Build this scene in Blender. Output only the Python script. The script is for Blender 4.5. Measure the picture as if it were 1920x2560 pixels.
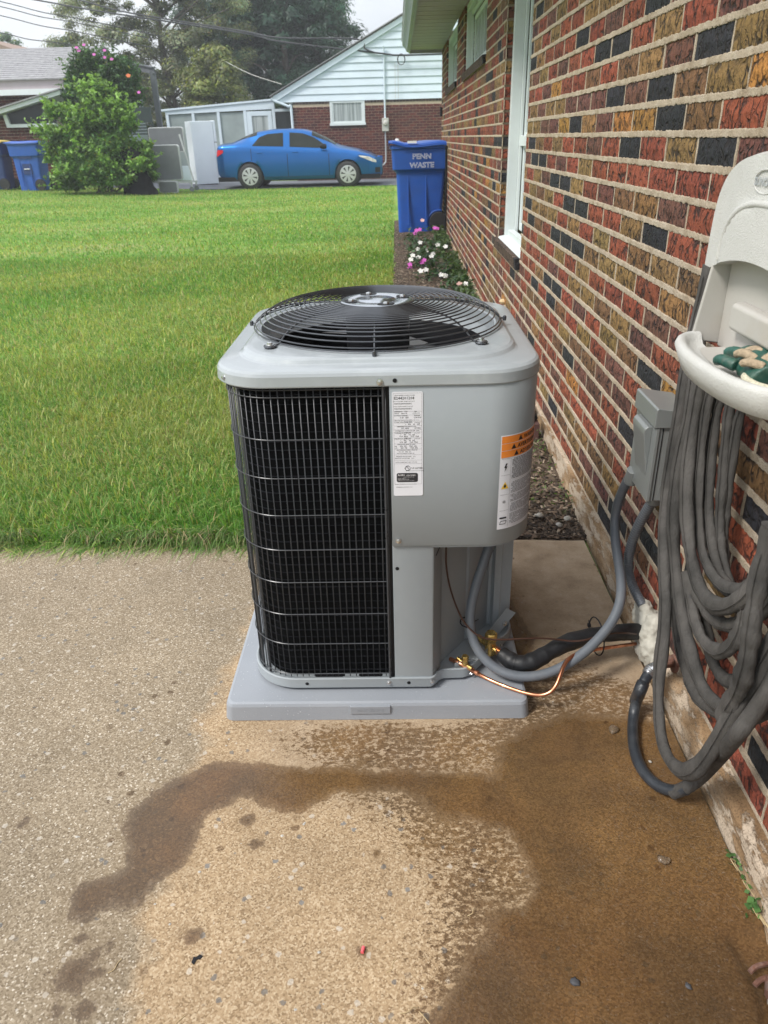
import bpy, bmesh, math, random
import numpy as np
from mathutils import Vector, Matrix, noise

# ------------------------------------------------------------------ scene, camera, light
for o in list(bpy.data.objects): bpy.data.objects.remove(o)
scene = bpy.context.scene
C = scene.collection
rad = math.radians
random.seed(7); rng = np.random.default_rng(7)

cam_d = bpy.data.cameras.new('camera'); cam = bpy.data.objects.new('camera', cam_d); C.objects.link(cam)
cam_d.sensor_fit = 'VERTICAL'; cam_d.sensor_height = 36.0; cam_d.sensor_width = 27.0
cam_d.lens = 26.02; cam_d.clip_start = 0.02; cam_d.clip_end = 1200
right = Vector((0.99960779, 0.01450781, -0.02395376)); up = Vector((0.01481857, 0.45177281, 0.89200994)); back = Vector((0.02376276, -0.89201505, 0.45138064))
right.normalize(); back = back - right*back.dot(right); back.normalize(); up = back.cross(right)
M = Matrix((right, up, back)).transposed().to_4x4(); M.translation = Vector((0, 0, 1.30))
cam.matrix_world = M
cam_d.dof.use_dof = True; cam_d.dof.focus_distance = 1.85; cam_d.dof.aperture_fstop = 9.0
scene.camera = cam

SUN_EL, SUN_AZ = 52.0, -70.0       # azimuth from +Y towards +X, degrees
w = bpy.data.worlds.new('World'); scene.world = w; w.use_nodes = True
nt = w.node_tree; nt.nodes.clear()
def wn(t, **k):
    n = nt.nodes.new(t)
    for a, b in k.items(): setattr(n, a, b)
    return n
wo = wn('ShaderNodeOutputWorld'); bg = wn('ShaderNodeBackground'); bg.inputs['Strength'].default_value = 0.15
sky = wn('ShaderNodeTexSky', sky_type='NISHITA', sun_disc=False, sun_elevation=rad(SUN_EL), sun_rotation=rad(SUN_AZ))
sky.air_density = 1.0; sky.dust_density = 2.0
tc = wn('ShaderNodeTexCoord'); mp = wn('ShaderNodeMapping'); mp.inputs['Scale'].default_value = (1.0, 1.0, 2.6)
n1 = wn('ShaderNodeTexNoise'); n1.inputs['Scale'].default_value = 2.3; n1.inputs['Detail'].default_value = 7; n1.inputs['Roughness'].default_value = 0.55
r1 = wn('ShaderNodeValToRGB'); r1.color_ramp.elements[0].position = 0.30; r1.color_ramp.elements[1].position = 0.72
r1.color_ramp.elements[0].color = (5.0, 5.35, 5.8, 1); r1.color_ramp.elements[1].color = (7.6, 7.75, 7.9, 1)
mx = wn('ShaderNodeMixRGB'); mx.inputs['Fac'].default_value = 0.86
nt.links.new(tc.outputs['Generated'], mp.inputs['Vector']); nt.links.new(mp.outputs['Vector'], n1.inputs['Vector'])
nt.links.new(n1.outputs['Fac'], r1.inputs['Fac']); nt.links.new(sky.outputs['Color'], mx.inputs['Color1'])
nt.links.new(r1.outputs['Color'], mx.inputs['Color2'])
sx = wn('ShaderNodeSeparateXYZ'); nt.links.new(tc.outputs['Generated'], sx.inputs[0])
rz = wn('ShaderNodeValToRGB'); cr = rz.color_ramp     # an overcast sky grows evenly brighter from horizon to zenith
for e_, (p_, c_) in zip([cr.elements[0], cr.elements[1], cr.elements.new(.3), cr.elements.new(.6)], ((0.0, .50), (1.0, 1.0), (.3, .72), (.6, .92))): e_.position = p_; e_.color = (c_, c_, c_, 1)
m2 = wn('ShaderNodeMixRGB', blend_type='MULTIPLY'); m2.inputs['Fac'].default_value = 1.0
nt.links.new(sx.outputs['Z'], rz.inputs['Fac']); nt.links.new(mx.outputs['Color'], m2.inputs['Color1']); nt.links.new(rz.outputs['Color'], m2.inputs['Color2']); nt.links.new(m2.outputs['Color'], bg.inputs['Color'])
nt.links.new(bg.outputs['Background'], wo.inputs['Surface'])

sd = bpy.data.lights.new('sun', 'SUN'); sd.energy = 2.1; sd.angle = rad(14); sd.color = (1.0, 0.95, 0.88)
so = bpy.data.objects.new('sun', sd); C.objects.link(so)
az = rad(SUN_AZ); el = rad(SUN_EL)
sdir = Vector((math.sin(az)*math.cos(el), -0.62*math.cos(el), math.sin(el)))
so.rotation_euler = sdir.to_track_quat('Z', 'Y').to_euler()
vs = scene.view_settings; vs.view_transform = 'Standard'; vs.look = 'None'; vs.exposure = 0.90; vs.gamma = 1.0; vs.use_curve_mapping = False
scene.render.engine = 'CYCLES'

# ------------------------------------------------------------------ materials
class NT:
    def __init__(s, name, rough=0.6, metal=0.0, spec=0.5):
        s.m = bpy.data.materials.new(name); s.m.use_nodes = True; s.t = s.m.node_tree
        s.b = s.t.nodes['Principled BSDF']; s.b.inputs['Roughness'].default_value = rough; s.b.inputs['Metallic'].default_value = metal
        s.b.inputs['Specular IOR Level'].default_value = spec
        s.tc = s.t.nodes.new('ShaderNodeTexCoord')
    def n(s, t, **k):
        n = s.t.nodes.new(t)
        for a, b in k.items(): setattr(n, a, b)
        return n
    def l(s, a, b): s.t.links.new(a, b)
    def co(s, scale=(1, 1, 1), src='Object', rot=(0, 0, 0), loc=(0, 0, 0)):
        m = s.n('ShaderNodeMapping'); m.inputs['Scale'].default_value = scale; m.inputs['Rotation'].default_value = rot; m.inputs['Location'].default_value = loc
        s.l(s.tc.outputs[src], m.inputs['Vector']); return m.outputs['Vector']
    def noise(s, scale, detail=4, rough=0.5, vec=None, dist=0.0):
        n = s.n('ShaderNodeTexNoise'); n.inputs['Scale'].default_value = scale; n.inputs['Detail'].default_value = detail
        n.inputs['Roughness'].default_value = rough; n.inputs['Distortion'].default_value = dist
        s.l(vec if vec is not None else s.tc.outputs['Object'], n.inputs['Vector']); return n.outputs['Fac']
    def vor(s, scale, feature='F1', out='Distance', vec=None, rnd=1.0):
        n = s.n('ShaderNodeTexVoronoi', feature=feature); n.inputs['Scale'].default_value = scale; n.inputs['Randomness'].default_value = rnd
        s.l(vec if vec is not None else s.tc.outputs['Object'], n.inputs['Vector']); return n.outputs[out]
    def ramp(s, fac, stops, interp='LINEAR'):
        n = s.n('ShaderNodeValToRGB'); cr = n.color_ramp; cr.interpolation = interp
        while len(cr.elements) < len(stops): cr.elements.new(0.5)
        for e, (p, c) in zip(cr.elements, stops):
            e.position = p; e.color = (c, c, c, 1) if not isinstance(c, tuple) else (*c[:3], 1)
        s.l(fac, n.inputs['Fac']); return n.outputs['Color']
    def mix(s, a, b, fac, mode='MIX'):
        n = s.n('ShaderNodeMixRGB', blend_type=mode)
        for k, v in (('Fac', fac), ('Color1', a), ('Color2', b)):
            if isinstance(v, (int, float)): n.inputs[k].default_value = v if k == 'Fac' else (v, v, v, 1)
            elif isinstance(v, tuple): n.inputs[k].default_value = (*v[:3], 1)
            else: s.l(v, n.inputs[k])
        return n.outputs['Color']
    def math(s, op, a, b=0.0, clamp=False):
        n = s.n('ShaderNodeMath', operation=op, use_clamp=clamp)
        for i, v in enumerate((a, b)):
            if isinstance(v, (int, float)): n.inputs[i].default_value = v
            else: s.l(v, n.inputs[i])
        return n.outputs[0]
    def attr(s, name, out='Fac'):
        n = s.n('ShaderNodeAttribute', attribute_name=name); return n.outputs[out]
    def col(s, v):
        if isinstance(v, tuple): s.b.inputs['Base Color'].default_value = (*v[:3], 1)
        else: s.l(v, s.b.inputs['Base Color'])
        return s
    def rough(s, v): s.l(v, s.b.inputs['Roughness']); return s
    def bump(s, h, strength=0.5, dist=0.01, prev=None):
        n = s.n('ShaderNodeBump'); n.inputs['Strength'].default_value = strength; n.inputs['Distance'].default_value = dist
        s.l(h, n.inputs['Height'])
        if prev is not None: s.l(prev, n.inputs['Normal'])
        s.l(n.outputs['Normal'], s.b.inputs['Normal']); return n.outputs['Normal']

def simple(name, col, rough=0.6, metal=0.0, var=0.12, nscale=8.0, bump=0.0, bscale=60, spec=0.5, dirt=None, detail=5):
    t = NT(name, rough, metal, spec)
    f = t.noise(nscale, detail, 0.6)
    lo = tuple(c*(1-var) for c in col); hi = tuple(min(1, c*(1+var)) for c in col)
    c = t.ramp(f, [(0.3, lo), (0.7, hi)])
    if dirt:
        d = t.ramp(t.noise(dirt[1], 6, 0.65), [(0.5, 0.0), (0.75, 1.0)]); c = t.mix(c, dirt[0], t.math('MULTIPLY', d, dirt[2]))
    t.col(c)
    t.rough(t.math('ADD', t.math('MULTIPLY', t.noise(nscale*2.3, 3), 0.16), max(0.02, rough-0.08)))
    if bump: t.bump(t.noise(bscale, 4, 0.6), bump, 0.004)
    return t.m

MT = {}
MT['ac_grey'] = simple('painted_grey_steel', (0.285, 0.315, 0.335), 0.33, 0, 0.035, 2.0, 0.03, 300, dirt=((0.42, 0.44, 0.45), 40, 0.10))
MT['ac_lid'] = simple('lid_grey_paint', (0.32, 0.35, 0.37), 0.19, 0, 0.05, 3.0, 0.05, 40, dirt=((0.5, 0.53, 0.55), 18, 0.25))
MT['wire'] = simple('dark_coated_wire', (0.052, 0.056, 0.062), 0.30, 0.2, 0.1, 20)
MT['ring'] = simple('dark_guard_wire', (0.09, 0.095, 0.105), 0.22, 0.6, 0.1, 20)
MT['coil'] = simple('black_coil_fins', (0.002, 0.0025, 0.003), 0.8, 0.0, 0.4, 30, spec=0.08)
MT['tube_dark'] = simple('dark_coil_tube', (0.010, 0.011, 0.014), 0.7, 0.0, 0.3, 40, spec=0.12)
MT['black'] = simple('black_steel', (0.009, 0.009, 0.011), 0.5, 0.0, 0.3, 12, spec=0.25)
MT['hubcap'] = simple('shiny_motor_plate', (0.42, 0.44, 0.47), 0.16, 0.9, 0.08, 14)
MT['bolt'] = simple('zinc_bolt', (0.55, 0.56, 0.57), 0.28, 0.9, 0.2, 90)
MT['blade'] = simple('fan_blade_grey', (0.30, 0.31, 0.32), 0.35, 0.5, 0.15, 9)
MT['white_label'] = simple('white_sticker', (0.72, 0.73, 0.78), 0.35, 0, 0.02, 5)
MT['ink'] = simple('black_ink', (0.02, 0.02, 0.025), 0.5, 0, 0.1, 50)
MT['ink_grey'] = simple('grey_small_print', (0.22, 0.22, 0.24), 0.5, 0, 0.1, 50)
MT['orange'] = simple('orange_print', (0.80, 0.25, 0.04), 0.4, 0, 0.05, 9)
MT['yellow'] = simple('yellow_print', (0.85, 0.55, 0.05), 0.4, 0, 0.05, 9)
MT['white_ink'] = simple('white_print', (0.75, 0.75, 0.77), 0.4, 0, 0.02, 9)
MT['brass'] = simple('brass', (0.60, 0.42, 0.14), 0.28, 0.95, 0.22, 60, 0.2, 120)
MT['disc'] = simple('disconnect_grey_paint', (0.20, 0.215, 0.215), 0.36, 0.1, 0.05, 4)
MT['conduit'] = simple('grey_pvc_conduit', (0.115, 0.13, 0.15), 0.42, 0, 0.08, 12, 0.05, 90, dirt=((0.2, 0.2, 0.2), 30, 0.3))
MT['tape'] = simple('black_foam_tape', (0.012, 0.013, 0.015), 0.5, 0, 0.35, 22, 0.5, 30)
MT['putty'] = simple('grey_white_putty', (0.42, 0.41, 0.36), 0.8, 0, 0.16, 30, 0.9, 55, dirt=((0.22, 0.20, 0.16), 45, 0.5))
MT['brown_wire'] = simple('brown_wire', (0.05, 0.022, 0.014), 0.4, 0, 0.1, 60)
MT['white_plastic'] = simple('textured_white_plastic', (0.50, 0.50, 0.48), 0.55, 0, 0.05, 12, 0.55, 420, dirt=((0.36, 0.33, 0.27), 9, 0.25))
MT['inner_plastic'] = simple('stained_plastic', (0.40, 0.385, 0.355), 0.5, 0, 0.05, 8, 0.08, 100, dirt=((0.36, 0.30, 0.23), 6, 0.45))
MT['green_rubber'] = simple('dark_green_rubber', (0.015, 0.075, 0.055), 0.45, 0, 0.4, 40, 0.4, 120, dirt=((0.18, 0.17, 0.13), 60, 0.4))
MT['knit'] = simple('tan_knit', (0.36, 0.28, 0.19), 0.9, 0, 0.25, 200, 0.8, 300)
MT['rope'] = simple('cream_rope', (0.56, 0.53, 0.40), 0.9, 0, 0.25, 250, 0.8, 250)
MT['bin_blue'] = simple('blue_plastic', (0.012, 0.078, 0.37), 0.45, 0, 0.10, 5, 0.08, 80, dirt=((0.03, 0.07, 0.25), 4, 0.4))
MT['bin_blue2'] = simple('lighter_blue_plastic', (0.022, 0.095, 0.40), 0.45, 0, 0.10, 5)
MT['bin_navy'] = simple('navy_plastic', (0.014, 0.035, 0.14), 0.5, 0, 0.1, 5)
MT['bin_yellow'] = simple('yellow_lid_plastic', (0.55, 0.42, 0.08), 0.5, 0, 0.1, 5)
MT['rubber'] = simple('black_rubber', (0.016, 0.016, 0.018), 0.6, 0, 0.3, 20)
MT['white_trim'] = simple('white_vinyl_trim', (0.60, 0.65, 0.655), 0.4, 0, 0.03, 3, dirt=((0.45, 0.45, 0.42), 7, 0.25))
MT['white_siding'] = simple('white_siding', (0.58, 0.665, 0.735), 0.5, 0, 0.04, 2, dirt=((0.45, 0.5, 0.52), 3, 0.25))
MT['soffit'] = simple('grey_vinyl_soffit', (0.45, 0.39, 0.42), 0.5, 0, 0.05, 4)
MT['gutter'] = simple('grey_gutter_metal', (0.34, 0.36, 0.38), 0.4, 0, 0.06, 4)
MT['concrete_found'] = None
MT['steel_grey'] = simple('grey_painted_beam', (0.09, 0.10, 0.115), 0.5, 0, 0.15, 8)
MT['table_grey'] = simple('grey_table_top', (0.15, 0.16, 0.175), 0.55, 0, 0.08, 6)
MT['table_rim'] = simple('pale_table_rim', (0.42, 0.44, 0.45), 0.5, 0, 0.08, 6)
MT['tarp'] = simple('black_cover_fabric', (0.006, 0.0065, 0.008), 0.75, 0, 0.4, 5, 0.9, 9, spec=0.15)
MT['tarp_grey'] = simple('grey_cover_fabric', (0.07, 0.075, 0.08), 0.7, 0, 0.3, 7, 0.8, 12, spec=0.2)  # upper part of the grill cover, coloured greyer than its black skirt
MT['fridge'] = simple('white_enamel', (0.76, 0.82, 0.87), 0.3, 0, 0.02, 5)
MT['roof'] = simple('grey_asphalt_shingle', (0.25, 0.25, 0.26), 0.9, 0, 0.25, 7, 0.6, 60)
MT['roof_brown'] = simple('brown_roof', (0.28, 0.20, 0.16), 0.9, 0, 0.15, 7)
MT['asphalt'] = simple('driveway_asphalt', (0.13, 0.14, 0.16), 0.85, 0, 0.15, 3, 0.5, 120)
MT['bark'] = simple('tree_bark', (0.10, 0.085, 0.07), 0.9, 0, 0.3, 8, 0.8, 25)
MT['pole'] = simple('weathered_pole_wood', (0.22, 0.20, 0.18), 0.9, 0, 0.2, 6)
MT['cable'] = simple('black_cable', (0.03, 0.033, 0.038), 0.6, 0, 0.1, 6)
MT['meter'] = simple('meter_grey', (0.42, 0.42, 0.38), 0.5, 0, 0.1, 6)
MT['rust'] = simple('rusty_iron', (0.14, 0.065, 0.045), 0.8, 0.2, 0.4, 40, 0.8, 90, dirt=((0.3, 0.28, 0.26), 30, 0.6))
MT['dark_green_metal'] = simple('dark_green_metal', (0.02, 0.035, 0.035), 0.6)
MT['stone_dark'] = simple('dark_stone', (0.05, 0.052, 0.058), 0.7, 0, 0.3, 90)
MT['stone_light'] = simple('pale_stone', (0.40, 0.38, 0.34), 0.8, 0, 0.25, 60, 0.5, 90)
MT['straw'] = simple('dry_straw', (0.38, 0.29, 0.16), 0.8, 0, 0.2, 60)
MT['pink'] = simple('pink_plastic', (0.75, 0.12, 0.14), 0.4, 0, 0.1, 60)
MT['foam'] = simple('yellow_foam', (0.55, 0.42, 0.24), 0.8, 0, 0.2, 60, 0.6, 90)
MT['edging'] = simple('dark_red_block', (0.09, 0.045, 0.04), 0.8, 0, 0.25, 20, 0.6, 60)

def glass_mat(name, col, rough=0.06, spec=0.8):
    t = NT(name, rough, 0, spec); t.col(t.ramp(t.noise(3, 3), [(0.3, tuple(c*0.8 for c in col)), (0.7, col)])); return t.m
MT['glass_dark'] = glass_mat('dark_window_glass', (0.02, 0.026, 0.03), 0.08, 0.3)
MT['glass_car'] = glass_mat('tinted_car_glass', (0.020, 0.024, 0.020), 0.05, 0.22)
MT['glass_screen'] = glass_mat('insect_screen_and_glass', (0.30, 0.35, 0.35), 0.3, 0.4)
def curtain():
    t = NT('curtain_behind_glass', 0.25, 0, 0.7)
    v = t.co((14, 14, 0.4)); f = t.noise(1.0, 3, 0.5, v)
    t.col(t.ramp(f, [(0.35, (0.17, 0.20, 0.20)), (0.65, (0.42, 0.46, 0.47))])); return t.m
MT['curtain'] = curtain()

def copper():
    t = NT('copper_tube', 0.25, 0.95); f = t.noise(35, 5, 0.6)
    t.col(t.ramp(f, [(0.3, (0.38, 0.14, 0.08)), (0.55, (0.68, 0.30, 0.17)), (0.75, (0.78, 0.42, 0.27))]))
    t.rough(t.ramp(f, [(0.3, 0.45), (0.7, 0.2)])); return t.m
MT['copper'] = copper()

def hose_mat():
    t = NT('woven_grey_hose', 0.85, 0, 0.3)
    f = t.noise(9, 5, 0.6); c = t.ramp(f, [(0.3, (0.032, 0.031, 0.029)), (0.7, (0.095, 0.089, 0.083))])
    st = t.ramp(t.noise(28, 3, 0.5), [(0.22, 1.0), (0.30, 0.0)]); c = t.mix(c, (0.03, 0.03, 0.035), t.math('MULTIPLY', st, 0.7))
    t.col(c); n = t.bump(t.noise(30, 5, 0.6, t.co((1.3, 1.3, 0.30))), 0.8, 0.012); t.bump(t.noise(900, 2, 0.5), 0.35, 0.002, n); return t.m
MT['hose'] = hose_mat()
MT['hose_black'] = simple('black_rubber_hose', (0.022, 0.026, 0.032), 0.42, 0, 0.2, 14, 0.12, 300, dirt=((0.09, 0.095, 0.1), 12, 0.5))

def pad_mat():
    t = NT('grey_composite_pad', 0.42)
    c = t.ramp(t.noise(5, 5), [(0.3, (0.245, 0.265, 0.295)), (0.7, (0.285, 0.305, 0.335))])
    sp = t.ramp(t.vor(95, vec=t.co()), [(0.10, 1.0), (0.16, 0.0)]); gate = t.ramp(t.noise(14, 3), [(0.46, 0.0), (0.56, 1.0)])
    d = t.math('MULTIPLY', sp, gate); c = t.mix(c, (0.52, 0.55, 0.60), t.math('MULTIPLY', d, 0.7)); t.col(c)
    t.rough(t.math('SUBTRACT', 0.42, t.math('MULTIPLY', d, 0.3))); n = t.bump(d, 0.6, 0.002); t.bump(t.noise(260, 3), 0.2, 0.002, n); return t.m
MT['pad'] = pad_mat()

def brick_mat(name, joined):
    t = NT(name, 0.82, 0, 0.35)
    if joined: base = t.attr('bcol', 'Color')
    else: base = t.n('ShaderNodeObjectInfo').outputs['Color']
    loc = t.n('ShaderNodeNewGeometry').outputs['Position']
    def co(sc):
        m = t.n('ShaderNodeMapping'); m.inputs['Scale'].default_value = sc; t.l(loc, m.inputs['Vector']); return m.outputs['Vector']
    warp = t.n('ShaderNodeTexNoise'); warp.inputs['Scale'].default_value = 38; t.l(loc, warp.inputs['Vector'])
    add = t.n('ShaderNodeVectorMath', operation='MULTIPLY_ADD'); t.l(warp.outputs['Color'], add.inputs[0]); add.inputs[1].default_value = (0.02, 0.035, 0.03); t.l(loc, add.inputs[2])
    mp_ = t.n('ShaderNodeMapping'); mp_.inputs['Scale'].default_value = (0.6, 1.5, 0.75); t.l(add.outputs[0], mp_.inputs['Vector'])
    cr = t.vor(30, 'DISTANCE_TO_EDGE', 'Distance', mp_.outputs['Vector'])
    gate = t.ramp(t.noise(26, 3, 0.5, loc), [(0.40, 0.0), (0.58, 1.0)])
    cr2 = t.vor(62, 'DISTANCE_TO_EDGE', 'Distance', mp_.outputs['Vector']); crack = t.math('MAXIMUM', t.math('MULTIPLY', t.ramp(cr, [(0.0, 1.0), (0.05, .9), (0.14, 0.0)]), gate), t.math('MULTIPLY', t.ramp(cr2, [(0.0, 0.8), (0.09, 0.0)]), t.ramp(t.noise(33, 3, 0.5, co((1, 1.4, .8))), [(0.52, 0.0), (0.66, 1.0)])))
    mott = t.noise(70, 5, 0.7, loc); mv = t.ramp(mott, [(0.28, 0.45), (0.46, 0.88), (0.60, 1.05), (0.78, 1.38)])
    c = t.mix(base, mv, 1.0, 'MULTIPLY')
    c = t.mix(c, (0.022, 0.018, 0.018), t.math('MULTIPLY', crack, 0.92))
    spk = t.ramp(t.noise(300, 2, 0.5, loc), [(0.28, 1.0), (0.37, 0.0)]); c = t.mix(c, (0.03, 0.024, 0.022), t.math('MULTIPLY', spk, 0.6))
    t.col(c)
    h = t.math('SUBTRACT', t.noise(60, 6, 0.7, co((1, 1.6, 0.8))), t.math('MULTIPLY', crack, 1.0))
    n = t.bump(h, 1.0, 0.0085); t.bump(t.noise(380, 4, 0.6, loc), 0.5, 0.0015, n)
    return t.m
MT['brick'] = brick_mat('rug_faced_brick', False); MT['brick_j'] = brick_mat('rug_faced_brick_far', True)

def mortar_mat():
    t = NT('sandy_mortar', 0.95, 0, 0.2)
    f = t.noise(22, 6, 0.65); c = t.ramp(f, [(0.3, (0.34, 0.268, 0.19)), (0.55, (0.48, 0.40, 0.305)), (0.75, (0.55, 0.48, 0.39))])
    s = t.ramp(t.noise(420, 2), [(0.3, 0.55), (0.5, 1.0)]); c = t.mix(c, s, 1.0, 'MULTIPLY')
    # damp, rust-brown soil splash near the ground
    t.col(c); n = t.bump(t.noise(150, 6, 0.75), 1.0, 0.003); t.bump(t.noise(600, 2), 0.6, 0.001, n); return t.m
MT['mortar'] = mortar_mat()

def found_mat():
    t = NT('parged_foundation', 0.85, 0, 0.3)
    f = t.noise(9, 7, 0.65, t.co((1, 0.6, 2.0)))
    c = t.ramp(f, [(0.3, (0.15, 0.090, 0.045)), (0.48, (0.27, 0.175, 0.095)), (0.62, (0.40, 0.30, 0.20)), (0.8, (0.52, 0.44, 0.34))])
    flake = t.ramp(t.noise(14, 8, 0.7, t.co((1, 0.5, 1.6), loc=(3, 1, 0))), [(0.49, 0.0), (0.53, 1.0)])
    c = t.mix(c, (0.50, 0.42, 0.33), t.math('MULTIPLY', flake, 0.75))
    sp = t.ramp(t.noise(260, 3, 0.6), [(0.3, 0.5), (0.5, 1.05)]); c = t.mix(c, sp, 1.0, 'MULTIPLY'); t.col(c)
    n = t.bump(flake, 0.8, 0.003); n = t.bump(t.noise(40, 6, 0.7), 0.8, 0.008, n); t.bump(t.noise(350, 3), 0.5, 0.0015, n); return t.m
MT['found'] = found_mat()

def patio_mat():
    t = NT('exposed_aggregate_concrete', 0.8, 0, 0.45)
    # sand grains
    vc = t.vor(310, out='Color'); sep = t.n('ShaderNodeSeparateColor'); t.l(vc, sep.inputs[0]); g = sep.outputs[0]
    big = t.noise(2.2, 6, 0.6)
    tan = t.attr('tan'); base_t = t.ramp(g, [(0.0, (0.21, 0.140, 0.075)), (0.25, (0.31, 0.215, 0.122)), (0.65, (0.385, 0.278, 0.165)), (1.0, (0.50, 0.39, 0.26))])
    base_g = t.ramp(g, [(0.0, (0.145, 0.108, 0.068)), (0.3, (0.215, 0.168, 0.110)), (0.7, (0.275, 0.220, 0.150)), (0.93, (0.36, 0.30, 0.22)), (1.0, (0.56, 0.50, 0.41))])
    tf = t.ramp(t.math('ADD', tan, t.math('MULTIPLY', t.math('SUBTRACT', t.noise(7, 6, 0.6), 0.5), 0.9)), [(0.42, 0.0), (0.60, 1.0)])
    c = t.mix(base_g, base_t, tf)
    c = t.mix(c, t.ramp(big, [(0.3, 0.80), (0.7, 1.12)]), 1.0, 'MULTIPLY')
    # pebbles: bigger stones here and there
    v2 = t.n('ShaderNodeTexVoronoi'); v2.inputs['Scale'].default_value = 42; t.l(t.co((1, 1, 1), rot=(0, 0, 0.5)), v2.inputs['Vector'])
    s2 = t.n('ShaderNodeSeparateColor'); t.l(v2.outputs['Color'], s2.inputs[0])
    dd = t.math('ADD', v2.outputs['Distance'], t.math('MULTIPLY', t.math('SUBTRACT', t.noise(110, 2), 0.5), 0.45))
    peb = t.ramp(dd, [(0.20, 1.0), (0.26, 0.0)])
    pebl = t.math('MULTIPLY', peb, t.ramp(s2.outputs[0], [(0.80, 0.0), (0.83, 1.0)])); pebd = t.math('MULTIPLY', peb, t.ramp(s2.outputs[1], [(0.84, 0.0), (0.87, 1.0)]))
    c = t.mix(c, (0.50, 0.46, 0.40), t.math('MULTIPLY', pebl, 0.55)); c = t.mix(c, (0.10, 0.105, 0.11), t.math('MULTIPLY', pebd, 0.7))
    # smooth cream behind the unit
    sm = t.attr('smooth'); c = t.mix(c, t.ramp(t.noise(12, 7, 0.6), [(0.3, (0.25, 0.185, 0.125)), (0.5, (0.36, 0.275, 0.19)), (0.7, (0.44, 0.35, 0.26))]), t.math('MULTIPLY', sm, 0.8))
    # damp blotches, splashes
    blot = t.ramp(t.noise(15, 7, 0.72), [(0.60, 0.0), (0.70, 1.0)]); c = t.mix(c, (0.11, 0.075, 0.04), t.math('MULTIPLY', blot, 0.32))
    ed = t.attr('wet')
    wn_ = t.math('ADD', ed, t.math('MULTIPLY', t.math('SUBTRACT', t.noise(7, 9, 0.76, None, 0.4), 0.5), 0.34))
    wn_ = t.math('ADD', wn_, t.math('MULTIPLY', t.math('SUBTRACT', t.noise(55, 4, 0.6), 0.5), 0.05))
    wet = t.ramp(wn_, [(0.485, 0.0), (0.505, 0.75), (0.58, 1.0)])
    sp = t.attr('splash'); spm = t.math('MULTIPLY', t.ramp(t.math('ADD', sp, t.math('MULTIPLY', t.math('SUBTRACT', t.noise(62, 8, 0.78, t.co((1.0, 1.5, 1))), 0.5), 1.9)), [(0.50, 0.0), (0.57, 1.0)]), 0.85)
    wet = t.math('MAXIMUM', wet, spm)
    wn2 = t.noise(5, 6, 0.6)
    wtint = t.ramp(wn2, [(0.28, (0.20, 0.155, 0.12)), (0.45, (0.32, 0.225, 0.14)), (0.60, (0.46, 0.30, 0.165)), (0.75, (0.66, 0.43, 0.22))])
    gritty = t.attr('grit'); wet_flat = t.ramp(t.noise(4.5, 9, 0.68, None, 0.6), [(0.28, (0.046, 0.028, 0.013)), (0.42, (0.085, 0.051, 0.022)), (0.56, (0.145, 0.084, 0.031)), (0.74, (0.260, 0.160, 0.065))])
    wet_flat = t.mix(wet_flat, t.ramp(g, [(0.0, 0.62), (0.5, 1.0), (1.0, 1.45)]), 1.0, 'MULTIPLY')
    wg = t.mix(t.mix(c, wtint, 1.0, 'MULTIPLY'), wet_flat, t.math('SUBTRACT', 0.60, t.math('MULTIPLY', gritty, 0.38)))
    wg = t.mix(wg, 0.0, t.math('MULTIPLY', gritty, 0.25)); c = t.mix(c, wg, wet)
    dv = t.n('ShaderNodeTexVoronoi'); dv.inputs['Scale'].default_value = 26; t.l(t.co((1, 1, 1), loc=(5, 2, 0)), dv.inputs['Vector']); ds = t.n('ShaderNodeSeparateColor'); t.l(dv.outputs['Color'], ds.inputs[0])
    drop = t.math('MULTIPLY', t.ramp(t.math('ADD', dv.outputs['Distance'], t.math('MULTIPLY', t.math('SUBTRACT', t.noise(60, 3), 0.5), 0.55)), [(0.17, 1.0), (0.23, 0.0)]), t.ramp(ds.outputs[0], [(0.80, 0.0), (0.84, 1.0)]))
    drop = t.math('MULTIPLY', drop, t.ramp(t.noise(2.6, 3), [(0.42, 0.0), (0.56, 0.85)])); c = t.mix(c, t.mix(c, (0.40, 0.33, 0.27), 1.0, 'MULTIPLY'), drop)
    damp = t.ramp(t.math('ADD', ed, t.math('MULTIPLY', t.math('SUBTRACT', t.noise(6, 5), 0.5), 0.12)), [(0.36, 0.0), (0.5, 0.22)])
    c = t.mix(c, (0.14, 0.09, 0.045), damp)
    t.col(c)
    t.rough(t.math('SUBTRACT', 0.85, t.math('MULTIPLY', wet, 0.60)))
    h = t.mix(g, t.noise(150, 4, 0.6), 0.5)
    bs = t.math('SUBTRACT', 1.0, t.math('MULTIPLY', sm, 0.75))
    n = t.bump(t.math('MULTIPLY', h, bs), 0.7, 0.0022); t.bump(t.noise(12, 5), 0.3, 0.006, n); return t.m
MT['patio'] = patio_mat()

def lawn_mat():
    t = NT('lawn_ground', 0.95, 0, 0.15)
    a = t.noise(0.55, 5, 0.6, t.co((0.5, 1.6, 1), rot=(0, 0, 0.35))); b = t.noise(40, 5, 0.7, t.co((2, 0.6, 1))); e = t.noise(4, 5, 0.7)
    f = t.math('ADD', t.math('MULTIPLY', a, 0.55), t.math('ADD', t.math('MULTIPLY', b, 0.25), t.math('MULTIPLY', e, 0.2)))
    c = t.ramp(f, [(0.36, (0.065, 0.140, 0.022)), (0.46, (0.125, 0.240, 0.040)), (0.54, (0.20, 0.29, 0.07)), (0.64, (0.30, 0.30, 0.13))])
    t.col(c); t.bump(b, 0.8, 0.02); return t.m
MT['lawn'] = lawn_mat()

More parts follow.
